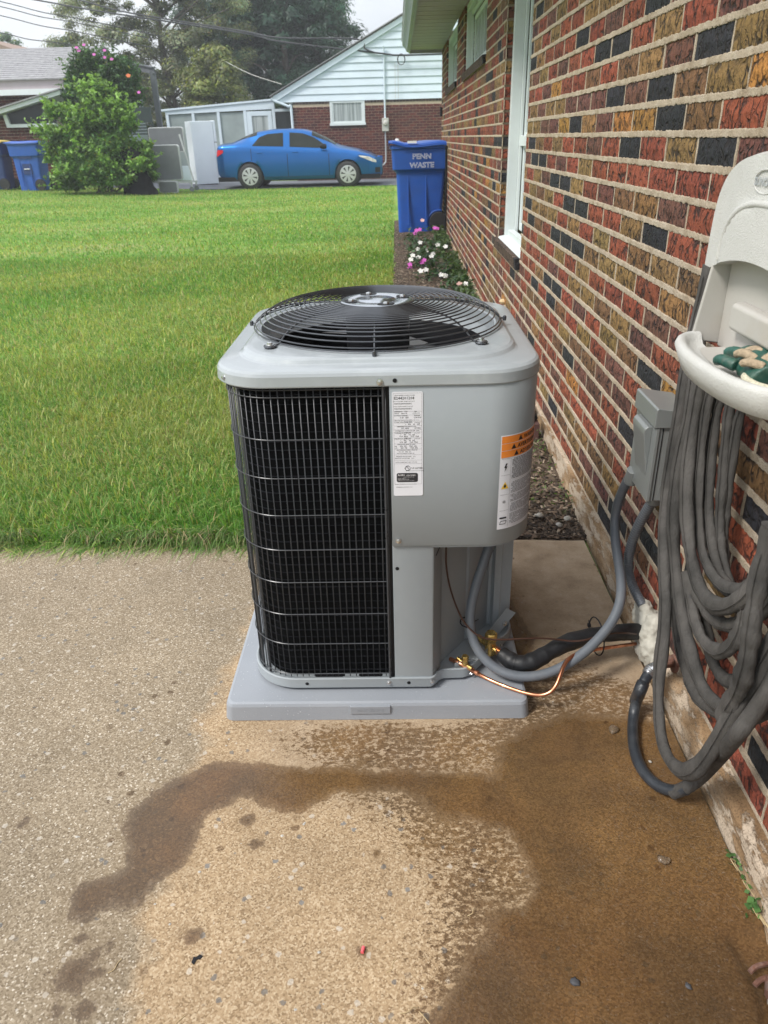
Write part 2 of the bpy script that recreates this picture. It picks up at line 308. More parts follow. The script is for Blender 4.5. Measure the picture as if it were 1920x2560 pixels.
def soil_mat():
    t = NT('mulch_soil', 0.95, 0, 0.2)
    v = t.vor(75, out='Color', vec=t.co((1, 0.5, 1), rot=(0, 0, 0.7))); s = t.n('ShaderNodeSeparateColor'); t.l(v, s.inputs[0])
    c = t.ramp(s.outputs[0], [(0.0, (0.03, 0.021, 0.015)), (0.5, (0.075, 0.054, 0.038)), (0.9, (0.14, 0.105, 0.078)), (1.0, (0.34, 0.28, 0.22))])
    c = t.mix(c, t.ramp(t.noise(3, 5), [(0.3, 0.7), (0.7, 1.2)]), 1.0, 'MULTIPLY')
    g = t.ramp(t.noise(5, 6, 0.65), [(0.55, 0.0), (0.68, 1.0)]); c = t.mix(c, (0.06, 0.085, 0.03), t.math('MULTIPLY', g, 0.5)); t.col(c)
    n = t.bump(s.outputs[1], 1.0, 0.008); t.bump(t.noise(30, 5), 0.8, 0.03, n); return t.m
MT['soil'] = soil_mat()

def leaf_mat(name, gloss=0.45, trans=0.35):
    t = NT(name, gloss, 0, 0.35); c = t.attr('lcol', 'Color'); t.col(c)
    tr = t.n('ShaderNodeBsdfTranslucent'); t.l(t.mix(c, (1.3, 1.3, 0.6), 1.0, 'MULTIPLY'), tr.inputs['Color'])
    ms = t.n('ShaderNodeMixShader'); ms.inputs[0].default_value = trans
    out = t.t.nodes['Material Output']; t.l(t.b.outputs[0], ms.inputs[1]); t.l(tr.outputs[0], ms.inputs[2]); t.l(ms.outputs[0], out.inputs['Surface']); return t.m
MT['leaf'] = leaf_mat('leaf_surface'); MT['grassblade'] = leaf_mat('grass_blade', 0.5, 0.4); MT['petal'] = leaf_mat('petal', 0.6, 0.3)

def car_paint():
    t = NT('blue_metallic_paint', 0.30, 0.75, 0.5)
    t.col(t.ramp(t.noise(500, 2), [(0.3, (0.003, 0.085, 0.30)), (0.7, (0.005, 0.13, 0.40))])); t.b.inputs['Coat Weight'].default_value = 0.45; t.b.inputs['Coat Roughness'].default_value = 0.06; return t.m
MT['paint'] = car_paint()
MT['alloy'] = simple('silver_wheel_cover', (0.52, 0.53, 0.54), 0.35, 0.5, 0.06, 12)
MT['red_lens'] = simple('red_lens', (0.5, 0.015, 0.02), 0.12, 0, 0.2, 20)
MT['clear_lens'] = simple('clear_headlight', (0.62, 0.60, 0.55), 0.1, 0.3, 0.3, 14)

def water_mat():
    t = NT('wet_translucent_lump', 0.08, 0, 0.6); t.col((0.42, 0.32, 0.22)); t.b.inputs['Transmission Weight'].default_value = 0.75; t.bump(t.noise(120, 3), 0.6, 0.003); return t.m
MT['lump'] = water_mat()

# ------------------------------------------------------------------ geometry helpers
class MB:
    def __init__(s): s.v = []; s.f = []; s.c = []
    def add(s, vs, fs, col=None):
        b = len(s.v); s.v.extend([tuple(v) for v in vs]); s.f.extend([tuple(i+b for i in f) for f in fs])
        if col is not None: s.c.extend([col]*len(fs))
        return s
    def box(s, a, b, rot=None, piv=None, taper=None):
        (x0, y0, z0), (x1, y1, z1) = a, b
        vs = [Vector(p) for p in ((x0, y0, z0), (x1, y0, z0), (x1, y1, z0), (x0, y1, z0), (x0, y0, z1), (x1, y0, z1), (x1, y1, z1), (x0, y1, z1))]
        if taper:
            cx, cy = (x0+x1)/2, (y0+y1)/2
            for v in vs[:4]: v.x = cx+(v.x-cx)*taper; v.y = cy+(v.y-cy)*taper
        if rot is not None:
            p = Vector(piv) if piv is not None else Vector(((x0+x1)/2, (y0+y1)/2, (z0+z1)/2)); vs = [rot @ (v-p)+p for v in vs]
        return s.add(vs, [(0, 3, 2, 1), (4, 5, 6, 7), (0, 1, 5, 4), (1, 2, 6, 5), (2, 3, 7, 6), (3, 0, 4, 7)])
    def beam(s, p, q, w, h, upv=(0, 0, 1)):
        p, q = Vector(p), Vector(q); d = (q-p).normalized(); u = Vector(upv); sx = d.cross(u)
        if sx.length < 1e-4: sx = d.cross(Vector((1, 0, 0)))
        sx.normalize(); u = sx.cross(d).normalized(); vs = []
        for c in (p, q):
            for a, b in ((-1, -1), (1, -1), (1, 1), (-1, 1)): vs.append(c+sx*a*w/2+u*b*h/2)
        return s.add(vs, [(3, 2, 1, 0), (4, 5, 6, 7), (0, 1, 5, 4), (1, 2, 6, 5), (2, 3, 7, 6), (3, 0, 4, 7)])
    def prism(s, poly, z0, z1, axis='z'):
        n = len(poly)
        def P(a, b, c): return {'z': (a, b, c), 'y': (a, c, b), 'x': (c, a, b)}[axis]
        vs = [P(a, b, z0) for a, b in poly]+[P(a, b, z1) for a, b in poly]
        fs = [tuple(range(n))[::-1], tuple(range(n, 2*n))]+[(i, (i+1) % n, n+(i+1) % n, n+i) for i in range(n)]
        return s.add(vs, fs)
    def tube(s, pts, r, n=8, cap=True, closed=False, flat=1.0, twist=0.0, ref=None):
        pts = [Vector(p) for p in pts]; m = len(pts); rs = r if hasattr(r, '__len__') else [r]*m
        T = []
        for i in range(m):
            a = pts[(i-1) % m] if (i > 0 or closed) else pts[0]; b = pts[(i+1) % m] if (i < m-1 or closed) else pts[-1]
            T.append((b-a).normalized() if (b-a).length > 1e-9 else Vector((0, 0, 1)))
        u = T[0].orthogonal().normalized(); vs = []
        for i in range(m):
            if ref is not None: u = T[i].cross(Vector(ref))
            u = (u-T[i]*u.dot(T[i])); u = u.normalized() if u.length > 1e-6 else T[i].orthogonal().normalized(); w_ = T[i].cross(u)
            for k in range(n):
                a = 2*math.pi*k/n+twist*i; vs.append(pts[i]+(u*math.cos(a)+w_*math.sin(a)*flat)*rs[i])
        fs = []
        for i in range(m if closed else m-1):
            j = (i+1) % m
            for k in range(n): fs.append((i*n+k, i*n+(k+1) % n, j*n+(k+1) % n, j*n+k))
        if cap and not closed: fs.append(tuple(range(n))[::-1]); fs.append(tuple((m-1)*n+k for k in range(n)))
        return s.add(vs, fs)
    def lathe(s, prof, c=(0, 0, 0), n=24, axis='z', capb=True, capt=True):
        vs = []
        for r, h in prof:
            for k in range(n):
                a = 2*math.pi*k/n; x, y = r*math.cos(a), r*math.sin(a)
                p = {'z': (x, y, h), 'y': (x, h, y), 'x': (h, x, y)}[axis]; vs.append((p[0]+c[0], p[1]+c[1], p[2]+c[2]))
        m = len(prof); fs = [(i*n+k, i*n+(k+1) % n, (i+1)*n+(k+1) % n, (i+1)*n+k) for i in range(m-1) for k in range(n)]
        if capb: fs.append(tuple(range(n))[::-1])
        if capt: fs.append(tuple((m-1)*n+k for k in range(n)))
        return s.add(vs, fs)
    def grid(s, P):
        r, c = len(P), len(P[0])
        return s.add([p for row in P for p in row], [(i*c+j, i*c+j+1, (i+1)*c+j+1, (i+1)*c+j) for i in range(r-1) for j in range(c-1)])
    def mesh(s, name, mat=None, smooth=False, fix=True):
        me = bpy.data.meshes.new(name); me.from_pydata(s.v, [], s.f)
        if s.c and len(s.c) == len(s.f):
            a = me.color_attributes.new('bcol', 'FLOAT_COLOR', 'CORNER'); arr = []
            for f, c in zip(s.f, s.c): arr.extend([*c, 1.0]*len(f))
            a.data.foreach_set('color', arr)
        me.update()
        if fix:
            bm = bmesh.new(); bm.from_mesh(me); bmesh.ops.recalc_face_normals(bm, faces=bm.faces); bm.to_mesh(me); bm.free()
        if smooth: me.shade_smooth()
        if mat: me.materials.append(MT[mat] if isinstance(mat, str) else mat)
        return me
    def build(s, name, mat=None, parent=None, smooth=False, bevel=0, seg=2, ang=40, sub=0, fix=True):
        o = bpy.data.objects.new(name, s.mesh(name, mat, smooth or bevel > 0, fix)); C.objects.link(o)
        if smooth or bevel > 0:
            o.data.set_sharp_from_angle(angle=rad(ang))
        if bevel > 0:
            b = o.modifiers.new('bevel', 'BEVEL'); b.width = bevel; b.segments = seg; b.limit_method = 'ANGLE'; b.angle_limit = rad(35); b.harden_normals = True
        if sub: m = o.modifiers.new('sub', 'SUBSURF'); m.levels = sub; m.render_levels = sub
        if parent is not None: put(o, parent)
        return o
def put(o, parent):
    o.parent = parent; o.matrix_parent_inverse = parent_world(parent).inverted()
def parent_world(p):
    return (parent_world(p.parent) @ p.matrix_parent_inverse @ p.matrix_basis) if p.parent else p.matrix_basis.copy()
def empty(name, loc, label, cat, group=None):
    o = bpy.data.objects.new(name, None); C.objects.link(o); o.location = loc; o.empty_display_size = 0.1
    return tag(o, label, cat, group)
def tag(o, label=None, cat=None, group=None, kind=None):
    if label: o['label'] = label
    if cat: o['category'] = cat
    if group: o['group'] = group
    if kind: o['kind'] = kind
    return o
def copyobj(o, parent=None, loc=None):
    c = o.copy(); C.objects.link(c)
    if parent is not None: c.parent = parent
    if loc is not None: c.location = loc
    return c
def copytree(root, loc, label=None, rotz=None, scale=None):
    r = root.copy(); C.objects.link(r); r.location = loc
    if rotz is not None: r.rotation_euler.z = rotz
    if scale is not None: r.scale = (scale,)*3
    if label: r['label'] = label
    for ch in root.children:
        c = ch.copy(); C.objects.link(c); c.parent = r
        for g in ch.children:
            d = g.copy(); C.objects.link(d); d.parent = c
    return r
def smoothpts(pts, k=6):
    P = [Vector(p) for p in pts]; out = []
    for i in range(len(P)-1):
        p0, p1, p2, p3 = P[max(i-1, 0)], P[i], P[i+1], P[min(i+2, len(P)-1)]
        for j in range(k):
            t = j/k; out.append(0.5*((2*p1)+(p2-p0)*t+(2*p0-5*p1+4*p2-p3)*t*t+(3*p1-p0-3*p2+p3)*t**3))
    out.append(P[-1]); return out
def blur(pts, it=2):
    P = [Vector(p) for p in pts]
    for _ in range(it): P = [P[0]]+[(P[i-1]+P[i]*2+P[i+1])/4 for i in range(1, len(P)-1)]+[P[-1]]
    return P
FT = {}
def text_verts(txt, size, align='LEFT', res=2, bold=0.0):
    cu = bpy.data.curves.new('t', 'FONT'); cu.body = txt; cu.size = size; cu.resolution_u = res; cu.align_x = align; cu.offset = bold*size
    o = bpy.data.objects.new('t', cu); me = bpy.data.meshes.new_from_object(o)
    vs = [tuple(v.co) for v in me.vertices]; fs = [tuple(p.vertices) for p in me.polygons]
    bpy.data.objects.remove(o); bpy.data.meshes.remove(me); bpy.data.curves.remove(cu); return vs, fs
def np_mesh(name, verts, faces_flat, nper, mat, cols=None, colname='lcol', smooth=False):
    me = bpy.data.meshes.new(name); nv = len(verts); nf = len(faces_flat)//nper
    me.vertices.add(nv); me.vertices.foreach_set('co', np.asarray(verts, dtype=np.float32).ravel())
    me.loops.add(nf*nper); me.loops.foreach_set('vertex_index', np.asarray(faces_flat, dtype=np.int32).ravel())
    me.polygons.add(nf); me.polygons.foreach_set('loop_start', np.arange(0, nf*nper, nper, dtype=np.int32))
    try: me.polygons.foreach_set('loop_total', np.full(nf, nper, dtype=np.int32))
    except Exception: pass
    me.update(calc_edges=True)
    if cols is not None:
        a = me.color_attributes.new(colname, 'FLOAT_COLOR', 'POINT'); c4 = np.ones((nv, 4), dtype=np.float32); c4[:, :3] = cols; a.data.foreach_set('color', c4.ravel())
    if smooth: me.shade_smooth()
    me.materials.append(MT[mat]); return me
def link(name, me, parent=None):
    o = bpy.data.objects.new(name, me); C.objects.link(o)
    if parent is not None: put(o, parent)
    return o
camw = cam.matrix_world.inverted()
def project(p):
    q = camw @ Vector(p)
    if q.z > -0.05: return None
    return (960+1850*q.x/-q.z, 1280-1850*q.y/-q.z, -q.z)

# ------------------------------------------------------------------ ground
def terr(x, y):
    s = min(max((y-2.35)/20, 0.0), 1.0); return s*(0.11+0.04*min(max(0.0, -x-5), 9)) - 0.018*(1-s)
def ground_grid(name, xs, ys, mat, dz=0.0, fn=None):
    P = [[(x, y, (fn or terr)(x, y)+dz) for x in xs] for y in ys]
    return MB().grid(P).build(name, mat, smooth=True, fix=False)
xs = [-200, -120, -70, -40]+list(np.linspace(-28, 12, 81))+[20, 40, 70, 120, 200]
ys = [-120, -60, -20, -6, 0, 1.2]+list(np.linspace(2.3, 30, 90))+[34, 45, 60, 90, 150, 300, 600]
tag(ground_grid('lawn', xs, ys, 'lawn', -0.004), kind='structure')
tag(ground_grid('driveway', list(np.linspace(-8.2, 0.9, 20)), list(np.linspace(22.35, 26.3, 8)), 'asphalt', 0.012), kind='structure')
bx = list(np.linspace(-0.05, 0.69, 26))
def bedz(x, y):
    e = min(1.0, (x+0.05)/0.08); return terr(x, y)+0.012*e+0.012*noise.noise(Vector((x*9, y*9, 0)))*e + (0.0 if y > 3 else -0.01)
tag(ground_grid('flower_bed_soil', bx, list(np.linspace(2.34, 13.2, 280)), 'soil', 0.006, bedz), kind='structure')

def sdist(px, py, poly):
    P = np.array(poly); d = np.full(px.shape, 1e9); ins = np.zeros(px.shape, bool); n = len(P)
    for i in range(n):
        a, b = P[i], P[(i+1) % n]; e = b-a; t = np.clip(((px-a[0])*e[0]+(py-a[1])*e[1])/(e@e), 0, 1)
        d = np.minimum(d, np.hypot(px-a[0]-e[0]*t, py-a[1]-e[1]*t))
        c = ((a[1] > py) != (b[1] > py)) & (px < (b[0]-a[0])*(py-a[1])/(b[1]-a[1]+1e-12)+a[0]); ins ^= c
    return np.where(ins, d, -d)
WET = [(-.635, .885), (-.655, .934), (-.643, .966), (-.601, .975), (-.567, .998), (-.607, 1.104), (-.597, 1.155), (-.544, 1.216), (-.505, 1.237), (-.456, 1.285), (-.385, 1.28), (-.309, 1.264), (-.242, 1.264), (-.087, 1.262), (.025, 1.254), (.20, 1.238), (.235, 1.336), (.314, 1.40), (.365, 1.417), (.454, 1.442), (.551, 1.423), (.70, 1.397), (.70, -1.5), (-.15, -1.5), (-.06, .55), (.027, .705), (.075, .77), (.108, .816), (.141, .847), (.154, .917), (.209, .922), (.242, .958), (.229, .995), (.201, 1.075), (.148, 1.099), (.073, 1.125), (.023, 1.177), (-.084, 1.185), (-.152, 1.185), (-.233, 1.139), (-.285, 1.14), (-.32, 1.16), (-.364, 1.167), (-.434, 1.121), (-.441, 1.043), (-.448, .992), (-.487, .96), (-.499, .934), (-.52, .914), (-.578, .919), (-.594, .885)]
WET2 = [(.28, 1.60), (.345, 1.63), (.372, 1.75), (.362, 1.88), (.335, 1.96), (.28, 1.98)]
WET3 = [(-.62, .80), (-.58, .83), (-.55, .80), (-.56, .75), (-.61, .755)]
px_ = np.concatenate([np.linspace(-5, -1.9, 14), np.arange(-1.888, 0.662, 0.0125)]); py_ = np.concatenate([np.linspace(-3, .48, 12), np.arange(.49, 2.345, 0.0125)])
X, Y = np.meshgrid(px_, py_); Ys = np.where(Y > 2.0, 2.0+(Y-2.0)*((2.342-0.030*X-2.0)/(py_[-1]-2.0)), Y)
sd1 = sdist(X, Ys, WET); wet = np.maximum(np.maximum(sd1, sdist(X, Ys, WET2)), sdist(X, Ys, WET3)); wet = 0.5+np.clip(wet/0.30, -.5, .5)
for i, (sx_, sy_) in enumerate([(-0.602, 0.848), (-0.564, 0.816), (-0.549, 0.788), (-0.541, 0.838), (-0.513, 0.795), (-0.545, 0.732), (-0.616, 0.774), (-0.825, 1.111), (-0.339, 1.115), (-0.313, 1.054), (-0.418, 0.859), (-0.395, 0.856), (-0.083, 0.827), (-0.062, 1.029), (-0.592, 0.726)]):
    wet = np.maximum(wet, .5+np.clip(((.013, .017, .020, .011, .010, .016, .012, .014, .016, .012, .009, .013, .008, .008, .010)[i]-np.hypot((X-sx_)*(1+.3*math.sin(i*2)), (Ys-sy_)*(1+.3*math.cos(i*3))))/.20, -.5, .07))
def bumpf(cx, cy, rx, ry, p=1.0): return p*np.exp(-(((X-cx)/rx)**2+((Ys-cy)/ry)**2))
splash = np.clip(bumpf(-.05, 1.36, .38, .085, .56)+bumpf(.10, 1.07, .16, .13, .16)+bumpf(.47, 1.50, .16, .08, .50)+bumpf(.45, 1.62, .2, .15, .32)+bumpf(.0, .95, .3, .2, .26)+bumpf(-.6, .78, .12, .08, .40)+bumpf(.4, 1.9, .3, .3, .22)+np.clip((X+.42)/.34, 0, 1)*np.clip(.47-np.abs(np.minimum(sd1, 0))/.16*.47, 0, .47)*np.where(sd1 < 0, 1, np.clip(1-sd1/.02, 0, 1)), 0, .60)
xb = np.interp(Ys, [0, .704, .885, .96, 1.128, 1.216, 1.41, 1.48, 1.75, 2.4], [-.42, -.454, -.50, -.49, -.51, -.50, -.52, -.50, -.46, -.40]); tan = np.clip(.5+(X-xb)/.25, 0, 1)
smooth_a = np.maximum(np.clip((X-.30)/.08, 0, 1)*np.clip((Ys-1.38)/.05, 0, 1), .60*np.clip((X+.42)/.15, 0, 1)*np.clip((Ys-1.12)/.15, 0, 1))
grit = np.clip(np.maximum((1.06-Ys)/.25-np.clip((X-.35)/.4, 0, .35), (-.15-X)/.25), 0, 1)
Zp = np.zeros_like(X)
trench = np.clip((X-np.interp(Ys, [0.3, .70, .76, .80, .86, .88], [.54, .565, .585, .578, .57, .70]))/.012, 0, 1)*np.clip((.875-Ys)/.02, 0, 1); Zp -= .016*trench
Zp += 0.0015*np.sin(X*23+Ys*7)*np.cos(Ys*19)
me = bpy.data.meshes.new('patio'); nr, nc = X.shape
v = np.stack([X, Ys, Zp], -1).reshape(-1, 3); ii = np.arange(nr*nc).reshape(nr, nc)
f = np.stack([ii[:-1, :-1], ii[:-1, 1:], ii[1:, 1:], ii[1:, :-1]], -1).reshape(-1, 4)
edge = ii[-1]; base = len(v); v = np.concatenate([v, v[edge]-[0, -0.002, .12]]); e2 = base+np.arange(nc)
f = np.concatenate([f, np.stack([edge[:-1], edge[1:], e2[1:], e2[:-1]], -1)])
me.from_pydata(v.tolist(), [], f.tolist())
for nm, arr in (('wet', wet), ('tan', tan), ('splash', splash), ('smooth', smooth_a), ('grit', grit)):
    a = me.attributes.new(nm, 'FLOAT', 'POINT'); full = np.concatenate([arr.ravel(), arr[-1]]).astype(np.float32); a.data.foreach_set('value', full)
me.shade_smooth(); me.materials.append(MT['patio']); tag(link('patio', me), kind='structure')

# ------------------------------------------------------------------ the brick house on the right
house = empty('brick_house', (0.7, 6, 0), 'near brick house wall in mixed red, tan and charcoal bricks with three white windows', 'house')
XW = 0.695; CO = 0.0713; Z0 = 1.291
OPEN = [(4.44, 5.46, 0.600, 2.30), (6.64, 8.70, 1.79, 2.43), (9.70, 11.52, 1.79, 2.43)]
SILL = [0.665, 1.855, 1.855]
YE, ZT = 12.75, 2.43
core = MB(); yy = [-2.5, 4.43, 5.47, 6.63, 8.71, 9.69, 11.53, YE]
for a, b in zip(yy[:-1], yy[1:]):
    op = [o for o in OPEN if abs(o[0]-a) < .02]
    if not op: core.box((.7015, a, .02), (.86, b, ZT+.1))
    else:
        core.box((.7015, a, .02), (.86, b, op[0][2]))
        if op[0][3] < ZT: core.box((.7015, a, op[0][3]), (.86, b, ZT+.1))
core.box((.86, YE-.1, .02), (5, YE, ZT+.1))
# raised bed joints, ragged along their edges
k = -17
while Z0+CO*k < ZT-.01:
    z = Z0+CO*k; segs = [(-0.4, YE)]
    for (a, b, c, d) in OPEN:
        if c-.004 < z < d: segs = [s2 for (p, q) in segs for s2 in ((p, min(q, a)), (max(p, b), q)) if s2[1]-s2[0] > .02]
    for (p, q) in segs:
        ys_ = [p]; 
        while ys_[-1] < q-1e-6: ys_.append(min(q, ys_[-1]+(0.0075 if ys_[-1] < 2.6 else 0.03 if ys_[-1] < 5 else 0.12)))
        P = []
        for y_ in ys_:
            j = lambda s_: (random.random()-.5)*s_ if y_ < 5 else 0
            if y_ > 5:
                P.append([(.7015, y_, z-.0075), (.6968, y_, z-.0060), (.6958, y_, z-.0020), (.6958, y_, z+.0020), (.6968, y_, z+.0060), (.7015, y_, z+.0075)]); continue
            wob = 0.0015*math.sin(y_*9+k)
            P.append([(.7015, y_, z-.0085+j(.002)), (.6958+j(.0012), y_, z-.0074+j(.0045)), (.6948+j(.0009), y_, z-.0056+wob+j(.0040)), (.6946+j(.0009), y_, z+.0052+wob+j(.0040)), (.6956+j(.0012), y_, z+.0072+j(.0045)), (.7015, y_, z+.0085+j(.002))])
        core.grid(P)
    k += 1
COLS = {'R': (.285, .074, .040), 'P': (.165, .070, .052), 'T': (.275, .165, .062), 'D': (.026, .028, .034), 'B': (.205, .107, .050), 'O': (.40, .19, .048)}
ROWS = {0: (1.588, 'RBDOOPTDOPPTT'), 1: (1.477, 'OTBDPDPPPTTPT'), 2: (1.588, 'TDPTBRBRROPRR'), 3: (1.699, 'PRTRDDRRPRTP'), 4: (2.254, 'DRPRDRRRTD'), 5: (2.588, 'TTTRRTRTD'),
        -1: (1.477, 'PDTRDRPRRTRBD'), -2: (1.588, 'RRRRRRTRPRDD'), -3: (1.699, 'RPTBPRTDDPTR'), -4: (1.588, 'RRDTRRDDRTBTR'), -5: (1.699, 'BTBRTRTRTTTD'), -6: (1.588, 'RTRTTTDDDRBDR'),
        -7: (1.921, 'PRRRTRTRTRR'), -8: (2.477, 'BTTRPRRRT'), -9: (2.36, 'TRPRDDTR'), -10: (2.03, 'RPRTRBDR'), -14: (1.03, 'RRDRPR'), -15: (.90, 'RRRRDP'), -16: (.79, 'RDRRRBD'), -17: (.67, 'TRRRPRRD')}
rb = random.Random(11); bricks = []
for k in range(-17, 17):
    z0 = Z0+CO*k+.0070; z1 = z0+.0573; zc = (z0+z1)/2; off = 1.588 if k % 2 == 0 else 1.699
    if z1 > ZT: break
    i0 = int((-0.5-off)/.2222)-1; y = off+i0*.2222
    while y < YE:
        pieces = [(y+.0045, min(y+.2222-.0045, YE))]
        for (a, b, c, d) in OPEN:
            if z1 > c+.012 and z0 < d-.012: pieces = [s2 for (p, q) in pieces for s2 in ((p, min(q, a)), (max(p, b), q)) if s2[1]-s2[0] > .02]
        if any(z1 > c+.012 and z0 < d-.012 for (a, b, c, d) in OPEN):
            fx = []
            for (p, q) in pieces:
                for (a, b, c, d) in OPEN:
                    if z1 > c+.012 and z0 < d-.012:
                        if 0 < p-b < .035: p = b
                        if 0 < a-q < .035: q = a
                fx.append((p, q))
            pieces = fx
        for (p, q) in pieces:
            ch = None
            if k in ROWS:
                idx = int(round((y-ROWS[k][0])/.2222)); s_ = ROWS[k][1]
                if 0 <= idx < len(s_): ch = s_[idx]
            if ch is None: ch = rb.choices('RPTDBO', (38, 20, 18, 10, 11, 2))[0]
            base = COLS[ch]; m_ = rb.uniform(.86, 1.16); col = tuple(min(1, c*m_*rb.uniform(.93, 1.07)) for c in base)
            if q-p > .03: bricks.append((p, q, z0, z1, col, any(abs(q-o[0]) < .002 or abs(p-o[1]) < .002 for o in OPEN if z1 > o[2] and z0 < o[3])))
        y += .2222
for (p, q, z0, z1, col, deep) in bricks:
    if p < 6 and p > .3:
        n_ = 5 if p < 3 else 2; J = lambda a: (random.random()-.5)*a if p < 4 else 0
        core.grid([[(.7015, p-.0075, z0-.002+(z1-z0+.004)*i/n_), (.6970+J(.001), p-.0062+J(.002), z0-.002+(z1-z0+.004)*i/n_), (.6970+J(.001), p+.0005+J(.0022), z0-.002+(z1-z0+.004)*i/n_), (.7015, p+.0010, z0-.002+(z1-z0+.004)*i/n_)] for i in range(n_+1)])
def brick_geo(hy, hz, dp, seed):
    r = random.Random(seed); ny, nz = 5, 3; vs = []; J = lambda s_: (r.random()-.5)*s_
    for j in range(nz):
        for i in range(ny):
            ey = i in (0, ny-1); ez = j in (0, nz-1)
            vs.append((-.0 + (abs(J(.003)) if not (ey or ez) else .0035+abs(J(.003))) - .0015, -hy+2*hy*i/(ny-1)+J(.002), -hz+2*hz*j/(nz-1)+J(.003)))
    n0 = len(vs)
    bd = [0, 1, 2, 3, 4, 9, 14, 13, 12, 11, 10, 5]
    for b in bd: vs.append((dp, vs[b][1]*.995, vs[b][2]*.995))
    fs = [(j*ny+i, (j+1)*ny+i, (j+1)*ny+i+1, j*ny+i+1) for j in range(nz-1) for i in range(ny-1)]
    m_ = len(bd); fs += [(bd[i], bd[(i+1) % m_], n0+(i+1) % m_, n0+i) for i in range(m_)]
    return vs, fs
vis = []
for i, b in enumerate(bricks):
    q = project((XW, (b[0]+b[1])/2, (b[2]+b[3])/2))
    if q and -60 < q[0] < 1990 and -60 < q[1] < 2620:
        a = project((XW, b[0], b[2])); c = project((XW, b[1], b[3])); vis.append((abs(a[0]-c[0])*(b[3]-b[2])/q[2], i))
vis.sort(reverse=True); top = {i for _, i in vis[:292]}
variants = []
for s_ in range(12):
    vs, fs = brick_geo(.1065, .02865, .03, s_); variants.append(MB().add(vs, fs).mesh('brick', 'brick'))
allb = MB()
for i, (p, q, z0, z1, col, deep) in enumerate(bricks):
    dx = rb.uniform(-.0015, .0015); cy, cz = (p+q)/2, (z0+z1)/2
    if i in top and not deep:
        o = bpy.data.objects.new('brick', variants[rb.randrange(12)]); C.objects.link(o); o.color = (*col, 1)
        o.location = (XW+dx, cy, cz); o.scale = (1, (q-p)/.213, 1); o.parent = house; o.matrix_parent_inverse = Matrix.Translation((-.7, -6, 0))
    else:
        vs, fs = brick_geo((q-p)/2, .02865, .10 if deep else .02, i)
        allb.add([(v_[0]+XW+dx, v_[1]+cy, v_[2]+cz) for v_ in vs], fs, col)
tag(allb.build('brick_courses', 'brick_j', house), kind='stuff')
tag(core.build('mortar', 'mortar', house, fix=False), kind='stuff')
# foundation: parged concrete, face a little in front of the bricks
P = []
for y_ in list(np.arange(-1.5, 4.2, .03))+[5, 6, 8, 10, 12.75]:
    J = lambda a, s_: a*noise.noise(Vector((y_*7, s_*3.1, 0)))
    xb_ = .652+max(0, min(.025, (y_-.9)*.011)) + J(.004, 1)
    P.append([(xb_-.004, y_, -.03), (xb_+J(.004, 2), y_, .0), (xb_+.004+J(.004, 3), y_, .03+J(.01, 4)), (xb_+.008+J(.003, 5), y_, .062+J(.006, 6)), (.682+J(.002, 7), y_, .077+J(.003, 8)), (.705, y_, .0805)])
fo = MB().grid(P).build('foundation', 'found', house, smooth=True)
def window(y0, y1, z0, z1, rail, deep):
    f = MB(); xa, xb2 = (.738, .80) if deep else (.715, .76)
    wf = .055
    f.box((xa, y1-wf, z0), (xb2, y1, z1)).box((xa, y0, z0), (xb2, y0+wf, z1)).box((xa, y0+wf, z1-wf), (xb2, y1-wf, z1)).box((xa+.02, y0+wf, z0), (xb2, y1-wf, z0+.045))
    # stepped inner stops
    f.box((xb2, y1-wf-.03, z0), (xb2+.02, y1, z1)).box((xb2, y0, z0), (xb2+.02, y0+wf+.03, z1)).box((xb2, y0+.085, z1-.09), (xb2+.02, y1-.085, z1))
    win = f.build('window', 'white_trim', house, bevel=.003)
    s_ = MB(); x0 = xb2+.004; x1_ = xb2+.05; a, b = y0+.088, y1-.088
    ws = .045
    zr = [z0+.047, rail, z1-.092] if rail else [z0+.047, z1-.092]
    for q0, q1 in zip(zr[:-1], zr[1:]):
        s_.box((x0+.02, a, q0), (x1_, a+ws, q1)).box((x0+.02, b-ws, q0), (x1_, b, q1)).box((x0+.02, a+ws, q0), (x1_, b-ws, q0+ws)).box((x0+.02, a+ws, q1-ws), (x1_, b-ws, q1))
    if rail: s_.box((x0-.002, a, rail-.032), (x0+.019, b, rail+.028))
    s_.build('sash', 'white_trim', win, bevel=.003)
    MB().box((x1_-.012, a+ws, z0+.09), (x1_-.006, b-ws, z1-.13)).build('glass', 'curtain', win)
    MB().box((x1_+.03, y0, z0), (x1_+.05, y1, z1)).build('backing', 'glass_dark', win)
    return win
w1 = window(4.44, 5.46, .672, 2.30, 1.262, True)
MB().prism([(.700, .650), (.80, .668), (.80, .690), (.706, .672), (.698, .664)], 4.455, 5.455, 'y').build('sill_cap', 'white_trim', w1, bevel=.002)
w2 = window(6.64, 8.70, 1.857, 2.43, None, False); w3 = window(9.70, 11.52, 1.857, 2.43, None, False)
for (a, b, c, d), zt, dark in zip(OPEN, SILL, (0, 1, 1)):
    n_ = int((b-a+.10)/.072); y_ = a+.012
    sb = MB().box((-.0, -.030, -.032), (.15, .030, .030)).mesh('sill_brick', 'brick')
    MB().box((.682, a+.014, zt-.068), (.74, a+.014+n_*.072, zt-.010)).build('sill_mortar', 'mortar', house)
    for i in range(n_):
        o = bpy.data.objects.new('sill_brick', sb); C.objects.link(o); o.color = (*((.125, .085, .065) if i else (.03, .03, .034)), 1)
        o.location = (XW-.022, y_+i*.072+.03, zt-.036); o.rotation_euler = (0, rad(-7), 0); o.scale = (1, rb.uniform(.94, 1), 1); o.parent = house; o.matrix_parent_inverse = Matrix.Translation((-.7, -6, 0))
